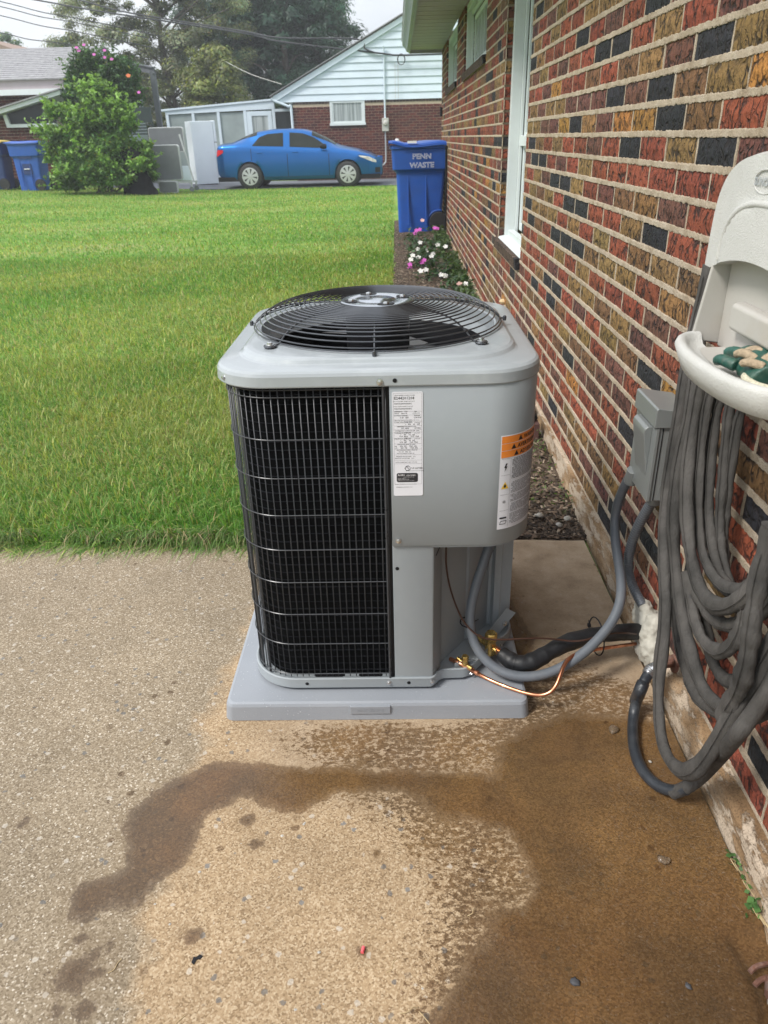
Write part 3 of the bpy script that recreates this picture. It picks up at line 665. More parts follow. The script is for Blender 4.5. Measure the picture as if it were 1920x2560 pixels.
# eave: soffit boards, fascia, gutter, roof
sp_ = MB().box((.225, -.145, 0), (.694, .145, .012)).box((.225, -.012, -.003), (.694, .004, .0)).mesh('soffit_board', 'soffit')
for i in range(43):
    o = bpy.data.objects.new('soffit_board', sp_); C.objects.link(o); o.location = (0, .1+i*.296, ZT); o.parent = house; o.matrix_parent_inverse = Matrix.Translation((-.7, -6, 0))
MB().box((.205, -.1, ZT-.03), (.2245, 12.86, ZT+.19)).build('fascia', 'gutter', house, bevel=.002)
MB().prism([(.204, 2.41), (.176, 2.415), (.150, 2.462), (.112, 2.50), (.108, 2.54), (.100, 2.545), (.100, 2.57), (.204, 2.57)], -.1, 12.80, 'y').build('gutter', 'gutter', house, bevel=.002)
MB().prism([(.10, 2.585), (.10, 2.60), (4.8, 4.6), (4.8, 4.585)], -.2, 12.95, 'y').build('roof', 'roof', house)
MB().box((.2246, 12.755, ZT-.04), (.70, 12.78, ZT+.2)).build('trim_board', 'soffit', house)
MB().box((.700, 12.50, 1.56), (.66, 12.58, 1.68)).build('vent_hood', 'black', house, bevel=.01)
rp = empty('drain_pipe', (.665, 10.6, 0), 'thin dark pipe standing against the brick wall behind the lettered blue bin', 'pipe')
MB().tube([(.672, 11.05, .03), (.672, 11.05, 1.18)], .016, 10).build('pipe', 'black', rp, smooth=True)
MB().box((.655, 11.03, 1.14), (.69, 11.07, 1.16)).box((.655, 11.03, .5), (.69, 11.07, .52)).build('clamp', 'black', rp)
MB().lathe([(.001, 0), (.02, .004), (.028, .018), (.02, .03), (.004, .034)], (.69, 4.99, .30), 9, 'z').build('foam_blob', 'foam', house, smooth=True)

# traced centre lines of pipes, wires and hose loops, in metres
T={'s1': [(0.64, 1.6307, 0.9085), (0.63, 1.6015, 0.8455), (0.62, 1.5784, 0.7698), (0.61, 1.5501, 0.6947), (0.6, 1.5261, 0.6279), (0.59, 1.5037, 0.5708), (0.575, 1.4545, 0.5311), (0.565, 1.4045, 0.4901), (0.56, 1.3499, 0.4312), (0.555, 1.3067, 0.3903), (0.55, 1.2843, 0.3357), (0.545, 1.2663, 0.2771), (0.545, 1.2615, 0.2481), (0.545, 1.2403, 0.1947), (0.545, 1.2086, 0.1508), (0.545, 1.1751, 0.1341), (0.545, 1.1273, 0.1384), (0.55, 1.0779, 0.1611), (0.55, 1.0343, 0.2205), (0.555, 1.0188, 0.2713), (0.56, 1.0072, 0.3247), (0.56, 0.9905, 0.3809), (0.565, 0.9847, 0.421), (0.57, 0.977, 0.4615), (0.575, 0.971, 0.4885), (0.58, 0.961, 0.5583)], 's2': [(0.61, 1.5064, 0.8912), (0.61, 1.4934, 0.8177), (0.6, 1.4744, 0.7443), (0.595, 1.4712, 0.6836), (0.585, 1.4428, 0.6109), (0.58, 1.4211, 0.5706), (0.58, 1.3879, 0.5107), (0.58, 1.3583, 0.4715), (0.58, 1.3083, 0.412), (0.58, 1.2673, 0.3829), (0.58, 1.2235, 0.3577), (0.585, 1.1878, 0.3281), (0.59, 1.1535, 0.3103), (0.595, 1.1265, 0.3103), (0.595, 1.0835, 0.3289), (0.595, 1.0347, 0.3612), (0.595, 0.9968, 0.3983), (0.595, 0.971, 0.4385), (0.595, 0.9531, 0.4689)], 's3': [(0.6, 1.4437, 0.8804), (0.6, 1.4444, 0.7948), (0.59, 1.4206, 0.7247), (0.58, 1.381, 0.6606), (0.575, 1.3434, 0.61), (0.575, 1.3059, 0.5568), (0.575, 1.2626, 0.5187), (0.575, 1.2146, 0.5005), (0.575, 1.1608, 0.5051), (0.575, 1.1127, 0.5318), (0.58, 1.085, 0.566), (0.585, 1.0622, 0.5959), (0.59, 1.0488, 0.6405), (0.59, 1.0385, 0.69)], 's4': [(0.615, 1.438, 0.8539), (0.61, 1.4135, 0.7666), (0.605, 1.3888, 0.6771), (0.6, 1.3521, 0.6053), (0.6, 1.3205, 0.5589), (0.6, 1.2729, 0.5312), (0.6, 1.218, 0.5251), (0.6, 1.1617, 0.5366), (0.605, 1.1145, 0.5653), (0.61, 1.0928, 0.6056), (0.61, 1.0692, 0.6597)], 's5': [(0.635, 1.4347, 0.8357), (0.63, 1.4097, 0.7481), (0.625, 1.3802, 0.6602), (0.62, 1.3473, 0.6074), (0.62, 1.3005, 0.5486), (0.62, 1.2479, 0.5166), (0.62, 1.1985, 0.5165), (0.62, 1.1447, 0.5354)], 's6': [(0.645, 1.409, 0.8436), (0.64, 1.376, 0.7609), (0.635, 1.335, 0.6607), (0.635, 1.3246, 0.598), (0.635, 1.3015, 0.5583), (0.635, 1.264, 0.5276), (0.635, 1.2207, 0.502)], 's7': [(0.655, 1.385, 0.8326), (0.65, 1.3518, 0.7318), (0.645, 1.3255, 0.6248), (0.645, 1.3304, 0.6155), (0.645, 1.3109, 0.5634), (0.645, 1.2876, 0.5132), (0.645, 1.2492, 0.4899)], 's8': [(0.61, 1.4248, 0.407), (0.61, 1.3991, 0.3506), (0.61, 1.3641, 0.3006), (0.61, 1.3163, 0.2615), (0.61, 1.2661, 0.2518), (0.61, 1.251, 0.2396), (0.61, 1.2058, 0.2409), (0.61, 1.1461, 0.2663), (0.615, 1.0949, 0.297), (0.615, 1.0334, 0.351), (0.62, 0.9943, 0.3944), (0.62, 0.9781, 0.4167)], 's9': [(0.595, 1.3359, 0.4736), (0.595, 1.2992, 0.4293), (0.595, 1.2553, 0.4027), (0.59, 1.2028, 0.3959), (0.585, 1.1409, 0.4143), (0.585, 1.0981, 0.4452), (0.585, 1.0688, 0.4879), (0.585, 1.0595, 0.5262), (0.59, 1.0721, 0.5517), (0.6, 1.0957, 0.5833)], 's10': [(0.56, 0.9986, 0.7616), (0.56, 0.9995, 0.6966), (0.555, 0.9901, 0.6522), (0.55, 0.9729, 0.612), (0.55, 0.962, 0.5669), (0.55, 0.9566, 0.5256), (0.555, 0.9674, 0.4693), (0.56, 0.99, 0.4355), (0.565, 1.0176, 0.3619)], 's11': [(0.6, 1.2871, 0.4529), (0.6, 1.2391, 0.4473), (0.6, 1.1853, 0.4544), (0.6, 1.1306, 0.4787), (0.605, 1.1104, 0.4971), (0.61, 1.0763, 0.539), (0.61, 1.0348, 0.5864)], 's12': [(0.63, 1.3051, 0.4135), (0.63, 1.2731, 0.3665), (0.63, 1.2304, 0.3285), (0.63, 1.1844, 0.3234), (0.63, 1.1356, 0.3364), (0.63, 1.0763, 0.397), (0.63, 1.025, 0.4697)], 'black': [(0.6, 1.4384, 0.1327), (0.585, 1.4241, 0.1222), (0.575, 1.4138, 0.1085), (0.565, 1.3961, 0.1074), (0.5724, 1.4327, 0.035), (0.5597, 1.4, 0.02), (0.5446, 1.3521, 0.015), (0.5322, 1.2968, 0.014), (0.5293, 1.2487, 0.014), (0.5383, 1.2104, 0.014), (0.5533, 1.1807, 0.018), (0.5728, 1.154, 0.03), (0.5916, 1.1369, 0.06), (0.6134, 1.1332, 0.095), (0.6301, 1.1248, 0.145), (0.55, 0.9526, 0.3617), (0.56, 0.9474, 0.3978), (0.57, 0.947, 0.4265), (0.58, 0.9459, 0.4589), (0.585, 0.9366, 0.4957)], 'whip': [(0.2254, 1.63, 0.3997), (0.2197, 1.61, 0.3889), (0.2066, 1.6, 0.3505), (0.1844, 1.59, 0.2935), (0.1672, 1.575, 0.2339), (0.1625, 1.565, 0.1887), (0.1681, 1.55, 0.1513), (0.1847, 1.535, 0.1185), (0.2091, 1.515, 0.0944), (0.2395, 1.5, 0.0765), (0.2729, 1.485, 0.0735), (0.3067, 1.478, 0.075), (0.3463, 1.4833, 0.075), (0.3856, 1.4904, 0.085), (0.426, 1.5046, 0.1), (0.4617, 1.5187, 0.125), (0.505, 1.5466, 0.1469), (0.545, 1.5822, 0.1689), (0.565, 1.6016, 0.2007), (0.575, 1.6295, 0.2298), (0.583, 1.6828, 0.2435), (0.588, 1.7507, 0.2506), (0.59, 1.833, 0.293), (0.592, 1.8578, 0.3315), (0.597, 1.8623, 0.3768), (0.602, 1.8372, 0.4285), (0.607, 1.8072, 0.4744), (0.61, 1.8019, 0.4956)], 'cond2': [(0.648, 1.7244, 0.4497), (0.645, 1.7512, 0.4082), (0.64, 1.7912, 0.3385), (0.635, 1.8151, 0.2674), (0.635, 1.8181, 0.2129), (0.64, 1.8072, 0.1727), (0.645, 1.7653, 0.1485), (0.655, 1.6939, 0.142)], 'gas': [(0.2542, 1.56, 0.0924), (0.2678, 1.54, 0.0888), (0.2858, 1.525, 0.0831), (0.3085, 1.5191, 0.085), (0.3343, 1.5325, 0.085), (0.3559, 1.5447, 0.09), (0.3862, 1.5622, 0.1), (0.4178, 1.5826, 0.105), (0.4632, 1.606, 0.105), (0.509, 1.6256, 0.1), (0.5519, 1.6331, 0.1), (0.5943, 1.6379, 0.1), (0.66, 1.6586, 0.0861)], 'gascu': [(0.2307, 1.6, 0.0908), (0.2434, 1.585, 0.0869), (0.2555, 1.555, 0.0947)], 'liq': [(0.1228, 1.572, 0.0666), (0.1414, 1.55, 0.0715), (0.1617, 1.53, 0.0766), (0.1789, 1.52, 0.0685), (0.1978, 1.508, 0.062), (0.2275, 1.49, 0.0565), (0.2811, 1.455, 0.0566), (0.3172, 1.44, 0.0558), (0.3429, 1.435, 0.0578), (0.3613, 1.435, 0.0654), (0.3758, 1.44, 0.0853), (0.3858, 1.455, 0.1017), (0.3965, 1.48, 0.1151), (0.4133, 1.5, 0.1232), (0.4455, 1.53, 0.1165), (0.4933, 1.56, 0.1013), (0.5661, 1.6, 0.0799), (0.66, 1.6668, 0.0417)], 'wire': [(0.1064, 1.53, 0.4566), (0.1049, 1.53, 0.4358), (0.1023, 1.53, 0.3806), (0.1115, 1.535, 0.3293), (0.127, 1.54, 0.2673), (0.1453, 1.54, 0.2161), (0.1644, 1.53, 0.1947), (0.1844, 1.53, 0.173), (0.2083, 1.53, 0.1598), (0.2474, 1.53, 0.1554), (0.3035, 1.54, 0.1559), (0.3582, 1.54, 0.1552), (0.4039, 1.5639, 0.132), (0.4333, 1.5529, 0.132), (0.4652, 1.5543, 0.132), (0.4986, 1.566, 0.14), (0.5462, 1.5818, 0.14), (0.5899, 1.5913, 0.13), (0.655, 1.6571, 0.0734)], 'spig': [(0.605, 1.4469, 0.1314), (0.63, 1.4668, 0.1321), (0.64, 1.4508, 0.1503), (0.655, 1.4567, 0.137), (0.69, 1.5121, 0.0869)], 'putty': [(0.675, 1.7385, 0.1336), (0.655, 1.7214, 0.0934), (0.66, 1.6211, 0.128), (0.655, 1.6295, 0.0771), (0.65, 1.6282, 0.0384), (0.655, 1.5795, 0.0548), (0.68, 1.6344, 0.1182), (0.68, 1.6909, 0.1384)]}
W={'a': [(-13.4522, 30.0, 5.3307), (-10.7764, 30.0, 4.7704)], 'b': [(-13.5801, 30.0, 4.8419), (-11.6932, 30.0, 4.4981)], 'c': [(-13.3488, 30.0, 5.7261), (-10.5033, 30.0, 5.1182)], 'd': [(-13.386, 30.0, 5.5841), (-10.8189, 30.0, 5.0432)], 'e': [(-12.1066, 30.0, 5.7346), (-9.6259, 29.0, 5.2168), (-4.943, 28.0, 4.4086), (-3.4393, 26.5, 3.9764), (-0.5309, 25.9, 3.5582), (0.3479, 25.8, 3.47)], 'f': [(-10.6306, 30.0, 5.6962), (-8.6779, 29.0, 5.1526), (-4.9373, 28.0, 4.4592), (-3.4308, 26.5, 4.0746), (-1.1431, 26.0, 3.935), (-0.8899, 25.9, 3.6776), (-0.5827, 25.9, 3.5595)], 'g': [(-6.0548, 30.0, 3.8725), (-3.4965, 26.2, 2.839)]}

# ------------------------------------------------------------------ equipment pad
pad = empty('equipment_pad', (-.07, 1.80, 0), 'flat grey plastic pad lying on the concrete under the grey condenser', 'pad')
def rrect(x0, x1, y0, y1, r, n=8):
    out = []
    for cx, cy, a0 in ((x1-r, y0+r, -90), (x1-r, y1-r, 0), (x0+r, y1-r, 90), (x0+r, y0+r, 180)):
        for i in range(n+1):
            a = rad(a0+90*i/n); out.append((cx+r*math.cos(a), cy+r*math.sin(a)))
    return out
PX0, PX1, PY0, PY1 = -.452, .312, 1.418, 2.19
pm = MB(); L = []
for ins, z, r in ((0, 0.001, .022), (.004, .040, .022), (.007, .047, .020), (.013, .050, .018)):
    L.append([(x, y, z) for x, y in rrect(PX0+ins, PX1-ins, PY0+ins, PY1-ins, r)])
n_ = len(L[0])
for i in range(3): pm.add(L[i]+L[i+1], [(k, (k+1) % n_, n_+(k+1) % n_, n_+k) for k in range(n_)])
pm.add(L[3], [tuple(range(n_))])
po = pm.build('pad_body', 'pad', pad, smooth=True, ang=60)
MB().box((-.135, PY0-.0015, .020), (-.035, PY0+.006, .043)).build('name_panel', 'pad', pad, bevel=.001)
vs, fs = text_verts('30 X 30 X 2', .0135, 'CENTER')
MB().add([(-.085+x*1.0, PY0-.0022, .027+y) for x, y, z in vs], fs).build('lettering', 'pad', pad, fix=False)

# ------------------------------------------------------------------ air conditioner
ac = empty('air_conditioner', (-.05, 1.826, .055), 'grey outdoor condenser unit with black wire coil guard and round fan grille', 'air conditioner')
BX0, BX1, BY0, BY1 = -.385, .293, 1.476, 2.165
def arcpts(path_pts): return path_pts
def left_path(off=0.0, r=.115):
    """coil side, from the seam on the front, round the left corners to the back"""
    pts = [(-.030, BY0+off)]
    x0, y0, x1, y1 = BX0+off, BY0+off, BX1, BY1-off
    rr = r-off
    for i in range(13):
        a = rad(-90-90*i/12); pts.append((x0+rr+rr*math.cos(a), y0+rr+rr*math.sin(a)))
    for i in range(13):
        a = rad(180-90*i/12); pts.append((x0+rr+rr*math.cos(a), y1-rr+rr*math.sin(a)))
    pts.append((.20, y1)); return pts
def along(pts, step):
    d = [0]
    for a, b in zip(pts[:-1], pts[1:]): d.append(d[-1]+math.dist(a, b))
    out = []; s_ = 0
    while s_ <= d[-1]:
        i = max(k for k in range(len(d)) if d[k] <= s_+1e-9); i = min(i, len(pts)-2); t = (s_-d[i])/(d[i+1]-d[i])
        out.append((pts[i][0]+(pts[i+1][0]-pts[i][0])*t, pts[i][1]+(pts[i+1][1]-pts[i][1])*t)); s_ += step
    return out
# base pan
basep = [(-.27, 1.470), (.066, 1.470), (.074, 1.474), (.088, 1.494), (.100, 1.502), (.150, 1.504), (.168, 1.512), (.287, 1.662), (.297, 1.69), (.297, 2.165)]
basep += [(-.27, 2.172)]+[(BX0-.006+.12+.12*math.cos(rad(90+90*i/8)), 2.172-.12+.12*math.sin(rad(90+90*i/8))) for i in range(9)]+[(BX0-.006+.12+.12*math.cos(rad(180+90*i/10)), 1.470+.12+.12*math.sin(rad(180+90*i/10))) for i in range(10)]
bp = MB(); n_ = len(basep)
ctr = (-.05, 1.82)
def inset(poly, d): 
    out = []
    for i, p in enumerate(poly):
        a, b = Vector(poly[i-1]), Vector(poly[(i+1) % len(poly)]); t = (b-a).normalized(); out.append((p[0]-t.y*d, p[1]+t.x*d))
    return out
ring = [(basep, .060), (basep, .086), (inset(basep, .003), .0875), (inset(basep, .007), .0865), (inset(basep, .010), .076)]
for (pa, za), (pb, zb) in zip(ring[:-1], ring[1:]):
    bp.add([(x, y, za) for x, y in pa]+[(x, y, zb) for x, y in pb], [(k, (k+1) % n_, n_+(k+1) % n_, n_+k) for k in range(n_)])
bp.add([(x, y, .076) for x, y in inset(basep, .010)], [tuple(range(n_))]); bp.add([(x, y, .061) for x, y in basep], [tuple(range(n_))[::-1]])
base = bp.build('base_pan', 'ac_grey', ac, smooth=True, ang=35)
for sx_, w_ in ((-.19, .075), (-.085, .06)): MB().prism([(x, y) for x, y in rrect(sx_-w_/2, sx_+w_/2, 1.492, 1.504, .005, 3)], .0762, .0775).build('drain_slot', 'black', base)
for fx, fy in ((-.30, 1.56), (.062, 1.492), (-.28, 2.08), (.2, 2.08)): MB().lathe([(.012, .049), (.016, .053), (.016, .061)], (fx, fy, 0), 14).build('foot', 'rubber', ac, smooth=True)
# coil: black finned wall behind the guard
cp = left_path(.026); cm = MB()
cm.grid([[(x, y, z) for x, y in cp] for z in (.080, .846)]); cm.build('coil', 'coil', ac, smooth=True, fix=False)
tb = MB()
for k in range(36):
    z = .092+k*.0208; tb.tube([(x, y, z) for x, y in left_path(.0245)], .0013 if k % 3 else .0019, 4)
coiltube = tag(tb.build('coil_tube', 'tube_dark', ac, smooth=True), kind='stuff')
MB().box((-.032, 1.480, .08), (-.024, 1.60, .846)).build('coil_end_plate', 'black', ac)
# wire guard
gz = [.833, .7275, .6372, .5459, .4565, .3687, .2784, .1903, .0980]
gp_ = left_path(.002); gpi = left_path(.005)
g0 = MB().tube([(x, y, .838) for x, y in gp_], .0016, 6); guard = g0.build('coil_guard', 'wire', ac, smooth=True)
for z in gz[1:]+[.822]:
    MB().tube([(x, y, z) for x, y in gp_], .00125, 6).build('guard_wire', 'wire', guard, smooth=True)
vw = MB().tube([(0, 0, .088), (0, 0, .842)], .00135, 6).mesh('guard_wire', 'wire', True)
for i, (x, y) in enumerate(along(gpi, .0150)):
    o = link('guard_wire', vw); o.location = (x, y, 0); o.parent = guard; o.matrix_parent_inverse = parent_world(guard).inverted()
for (x, y) in ((-.0345, 1.474), (-.343, 1.512), (-.362, 1.533)):
    MB().tube([(x, y, .08), (x, y, .846)], .003, 8).build('guard_bar', 'wire', guard, smooth=True)
# electrical panel, wraps the right front corner
def panel_path(off, yend=2.0, xs_=-.022, r=.105):
    x1, y0 = BX1+off, BY0-off; rr = r+off; pts = [(xs_, y0), (xs_+.001, y0)]
    pts += [(xs_+(x1-rr-xs_)*t, y0) for t in (.25, .5, .75)]
    for i in range(15):
        a = rad(-90+90*i/14); pts.append((x1-rr+rr*math.cos(a), y0+rr+rr*math.sin(a)))
    pts.append((x1, yend)); return pts
def sheet(path, z0, z1, th, name, mat, lip=.006):
    m_ = MB(); P = []
    cen = Vector((.0, 1.85))
    def inn(k, d):
        a, b = Vector(path[max(k-1, 0)]), Vector(path[min(k+1, len(path)-1)]); t = (b-a).normalized(); return (path[k][0]-t.y*d, path[k][1]+t.x*d)
    rows = [[(*inn(k, lip+.004), z0+.001) for k in range(len(path))], [(*inn(k, lip), z0) for k in range(len(path))], [(*inn(k, .0015), z0) for k in range(len(path))], [(*path[k], z0+.0018) for k in range(len(path))],
            [(*path[k], z1-.0018) for k in range(len(path))], [(*inn(k, .0015), z1) for k in range(len(path))]]
    m_.grid(rows); l = rows
    for c_ in (0, -1):
        e = [rows[i][c_] for i in (2, 3, 4, 5)]; q = [(p[0]+.0, p[1]+.010 if c_ == 0 else p[1], p[2]) for p in e]; m_.grid([e, q])
    return m_.build(name, mat, ac, smooth=True, ang=50, fix=False)
PO = .006
panel = sheet(panel_path(PO), .468, .850, .001, 'control_panel', 'ac_grey')
MB().grid([[(x, y, z) for x, y in panel_path(-.001, 2.10, xs_=.02)] for z in (.46, .85)]).build('inner_panel', 'ac_grey', ac, smooth=True, fix=False)
MB().prism([(-.02, 1.49), (.20, 1.49), (.27, 1.58), (.27, 1.9), (-.02, 1.9)], .470, .474).build('panel_floor', 'black', ac)
# corner post below the panel, recess with folded sheet, right post
MB().grid([[(x, y, z) for x, y in ((-.0225, 1.492), (-.0225, 1.478), (-.021, 1.4765), (.068, 1.4765), (.0725, 1.479), (.094, 1.528), (.0955, 1.545))] for z in (.078, .478)]).build('corner_post', 'ac_grey', ac, smooth=True, ang=30, fix=False)
MB().grid([[(x, y, z) for x, y in ((.0955, 1.545), (.104, 1.556), (.165, 1.640), (.172, 1.643), (.226, 1.700), (.232, 1.712), (.240, 1.712), (.246, 1.690), (.262, 1.690), (.266, 1.693), (.292, 1.700), (.2935, 1.705), (.2935, 2.16), (.20, 2.165))] for z in (.078, .478)]).build('valve_panel', 'ac_grey', ac, smooth=True, ang=18, fix=False)
MB().grid([[(x, y, z) for x, y in ((.2935, 1.7), (.2935, 2.05), (.27, 2.13), (.20, 2.166))] for z in (.46, .85)]).build('side_panel', 'ac_grey', ac, smooth=True, fix=False)
# dents, scratch and hole on the post
MB().beam((.0785, 1.4905, .430), (.0885, 1.5135, .440), .0012, .0012).build('slot_mark', 'black', ac)
# lid
LX0, LX1, LY0, LY1 = -.398, .304, 1.466, 2.180
NA = 144; CX, CY = (LX0+LX1)/2, (LY0+LY1)/2
def rloop(ins, r, z):
    hx, hy = (LX1-LX0)/2-ins, (LY1-LY0)/2-ins; r = max(r, .01); out = []
    for k in range(NA):
        a = 2*math.pi*(k+.5)/NA; dx, dy = math.cos(a), math.sin(a)
        lo, hi = 0, 1.0
        for _ in range(26):
            m_ = (lo+hi)/2; x, y = abs(dx*m_), abs(dy*m_); qx, qy = x-(hx-r), y-(hy-r)
            d = (math.hypot(max(qx, 0), max(qy, 0))+min(max(qx, qy), 0))-r
            if d < 0: lo = m_
            else: hi = m_
        out.append((CX+dx*lo, CY+dy*lo, z))
    return out
HC = (-.052, 1.836); HR = .283
def cloop(r, z): return [(HC[0]+r*math.cos(2*math.pi*(k+.5)/NA), HC[1]+r*math.sin(2*math.pi*(k+.5)/NA), z) for k in range(NA)]
loops = [rloop(.006, .12, .862), rloop(.0045, .12, .8475), rloop(.001, .122, .8455), rloop(0, .122, .848), rloop(.001, .122, .868), rloop(.004, .120, .874), rloop(.009, .118, .8775), rloop(.020, .12, .8795),
         rloop(.041, .135, .8815), rloop(.045, .14, .8835), rloop(.049, .145, .8895), rloop(.054, .15, .8925), rloop(.062, .155, .8935), cloop(HR+.014, .8955), cloop(HR+.006, .8965), cloop(HR+.001, .8945), cloop(HR, .889), cloop(HR-.004, .865), cloop(HR-.02, .835)]
lm = MB()
for a, b in zip(loops[:-1], loops[1:]): lm.add(a+b, [(k, (k+1) % NA, NA+(k+1) % NA, NA+k) for k in range(NA)])
lid = lm.build('lid', 'ac_lid', ac, smooth=True, ang=55)
MB().lathe([(.262, .60), (.262, .846)], (HC[0], HC[1], 0), 48, capb=False, capt=False).build('fan_shroud', 'black', ac, smooth=True, fix=False)
MB().lathe([(.02, .60), (.262, .602)], (HC[0], HC[1], 0), 40).build('coil_floor', 'black', ac)
# fan: motor can, hub and four blades
fan = MB().lathe([(.010, .825), (.072, .825), (.078, .835), (.078, .915), (.07, .925), (.01, .925)], (HC[0], HC[1], 0), 32).build('motor', 'black', ac, smooth=True)
hubm = MB().lathe([(.03, .775), (.065, .78), (.065, .82), (.03, .825)], (HC[0], HC[1], 0), 24).build('fan_hub', 'blade', ac, smooth=True)
for b in range(3):
    P = []
    for i in range(9):
        r = .055+.195*i/8; row = []
        for j in range(7):
            a = rad(b*120+ -52 + (72*(.55+.45*i/8))*j/6 - 10*i/8); row.append((HC[0]+r*math.cos(a), HC[1]+r*math.sin(a), .808+.034*(1-i/18)*(j/6*2-1)+.010*math.sin(math.pi*j/6)))
        P.append(row)
    MB().grid(P).build('fan_blade', 'blade', hubm, smooth=True, fix=False)
# dome guard
def dome(r):  # height over lid at radius r
    t = min(max((r-.09)/(.300-.09), 0), 1); return .903+.0465*(1-t**4.6)
ringp = [.093+(.2965-.093)*i/17 for i in range(18)]
dg = MB().tube([(HC[0]+.088*math.cos(2*math.pi*k/48), HC[1]+.088*math.sin(2*math.pi*k/48), .9468) for k in range(48)], .0017, 6, closed=True).build('fan_guard', 'ring', ac, smooth=True)
for r in ringp:
    MB().tube([(HC[0]+r*math.cos(2*math.pi*k/84), HC[1]+r*math.sin(2*math.pi*k/84), dome(r)) for k in range(84)], .0017, 6, closed=True).build('guard_ring', 'ring', dg, smooth=True)
MB().tube([(HC[0]+.3*math.cos(2*math.pi*k/84), HC[1]+.3*math.sin(2*math.pi*k/84), .9005) for k in range(84)], .0018, 6, closed=True).build('guard_ring', 'ring', dg, smooth=True)
for k in range(8):
    a = rad(-90+45*k); ca, sa = math.cos(a), math.sin(a); foot = k % 2 == 1
    pts = [(HC[0]+r*ca, HC[1]+r*sa, dome(r)+(-.0032)) for r in (.08, .11, .15, .19, .22, .245, .265, .28, .292)]
    if foot: pts += [(HC[0]+.303*ca, HC[1]+.303*sa, .8985), (HC[0]+.318*ca, HC[1]+.318*sa, .8975)]
    else: pts += [(HC[0]+.300*ca, HC[1]+.300*sa, .900), (HC[0]+.309*ca, HC[1]+.309*sa, .899)]
    rod = MB().tube(smoothpts(pts, 3), .0021, 7).build('guard_rod', 'ring', dg, smooth=True)
    fx, fy = HC[0]+(.326 if foot else .311)*ca, HC[1]+(.326 if foot else .311)*sa
    if foot:
        MB().lathe([(.004, .8965), (.0135, .8965), (.0145, .8985), (.0135, .9005), (.006, .901)], (fx, fy, 0), 20).build('guard_foot', 'ring', dg, smooth=True)
        MB().lathe([(.0095, .901), (.0095, .9022), (.0065, .9026), (.0062, .9068), (.004, .9078)], (fx, fy, 0), 12).build('bolt', 'bolt', dg, smooth=True, ang=25)
    else: MB().lathe([(.004, .893), (.0048, .897), (.0045, .903), (.002, .905)], (fx, fy, 0), 12).build('guard_peg', 'ring', dg, smooth=True)
hub = MB().lathe([(.0895, .9425), (.0905, .9455), (.088, .9480), (.082, .9488), (.050, .9492), (.047, .9476), (.0455, .9476), (.044, .9494), (.006, .9496)], (HC[0], HC[1], .0018), 64).build('motor_plate', 'hubcap', ac, smooth=True, ang=70)
for k in range(4):
    a = rad(20+90*k); cx, cy = HC[0]+.066*math.cos(a), HC[1]+.066*math.sin(a)
    MB().prism([(cx+.015*math.cos(t)*math.cos(a)-.021*math.sin(t)*math.sin(a), cy+.015*math.cos(t)*math.sin(a)+.021*math.sin(t)*math.cos(a)) for t in [2*math.pi*i/20 for i in range(20)]], .9511, .9518).build('plate_recess', 'black', hub)
    MB().lathe([(.0075, .9496), (.007, .953), (.004, .9542)], (cx, cy, .0020), 10).build('nut', 'bolt', hub, smooth=True, ang=25)
def screw(x, y, z, nx, ny, parent=None, r=.0048):
    q = Vector((nx, ny, 0)).to_track_quat('Z', 'Y').to_matrix(); m_ = MB().lathe([(r*1.45, 0), (r*1.4, .0012), (r*.95, .0014), (r*.9, .0046), (r*.5, .0052)], (0, 0, 0), 12)
    m_.v = [tuple(q @ Vector(p)+Vector((x, y, z))) for p in m_.v]; return m_.build('screw', 'bolt', parent or ac, smooth=True, ang=25)
def hole(x, y, z, nx, ny):
    q = Vector((nx, ny, 0)).to_track_quat('Z', 'Y').to_matrix(); m_ = MB().lathe([(.0045, 0), (.0045, .0006)], (0, 0, 0), 12)
    m_.v = [tuple(q @ Vector(p)+Vector((x, y, z))) for p in m_.v]; m_.build('screw_hole', 'black', ac)
screw(-.041, 1.4655, .8555, 0, -1, lid); hole(-.010, 1.4660, .858, 0, -1); screw(-.369, 1.512, .858, -.75, -.66, lid)
screw(-.008, 1.4698, .482, 0, -1, panel); hole(-.012, 1.4763, .405, 0, -1)
screw(-.038, 1.4698, .0735, 0, -1, base); hole(.012, 1.4698, .0735, 0, -1); screw(-.345, 1.513, .0735, -.7, -.7, base); screw(.070, 1.4715, .0735, .3, -.95, base)
hole(-.245, 1.4698, .0730, 0, -1)
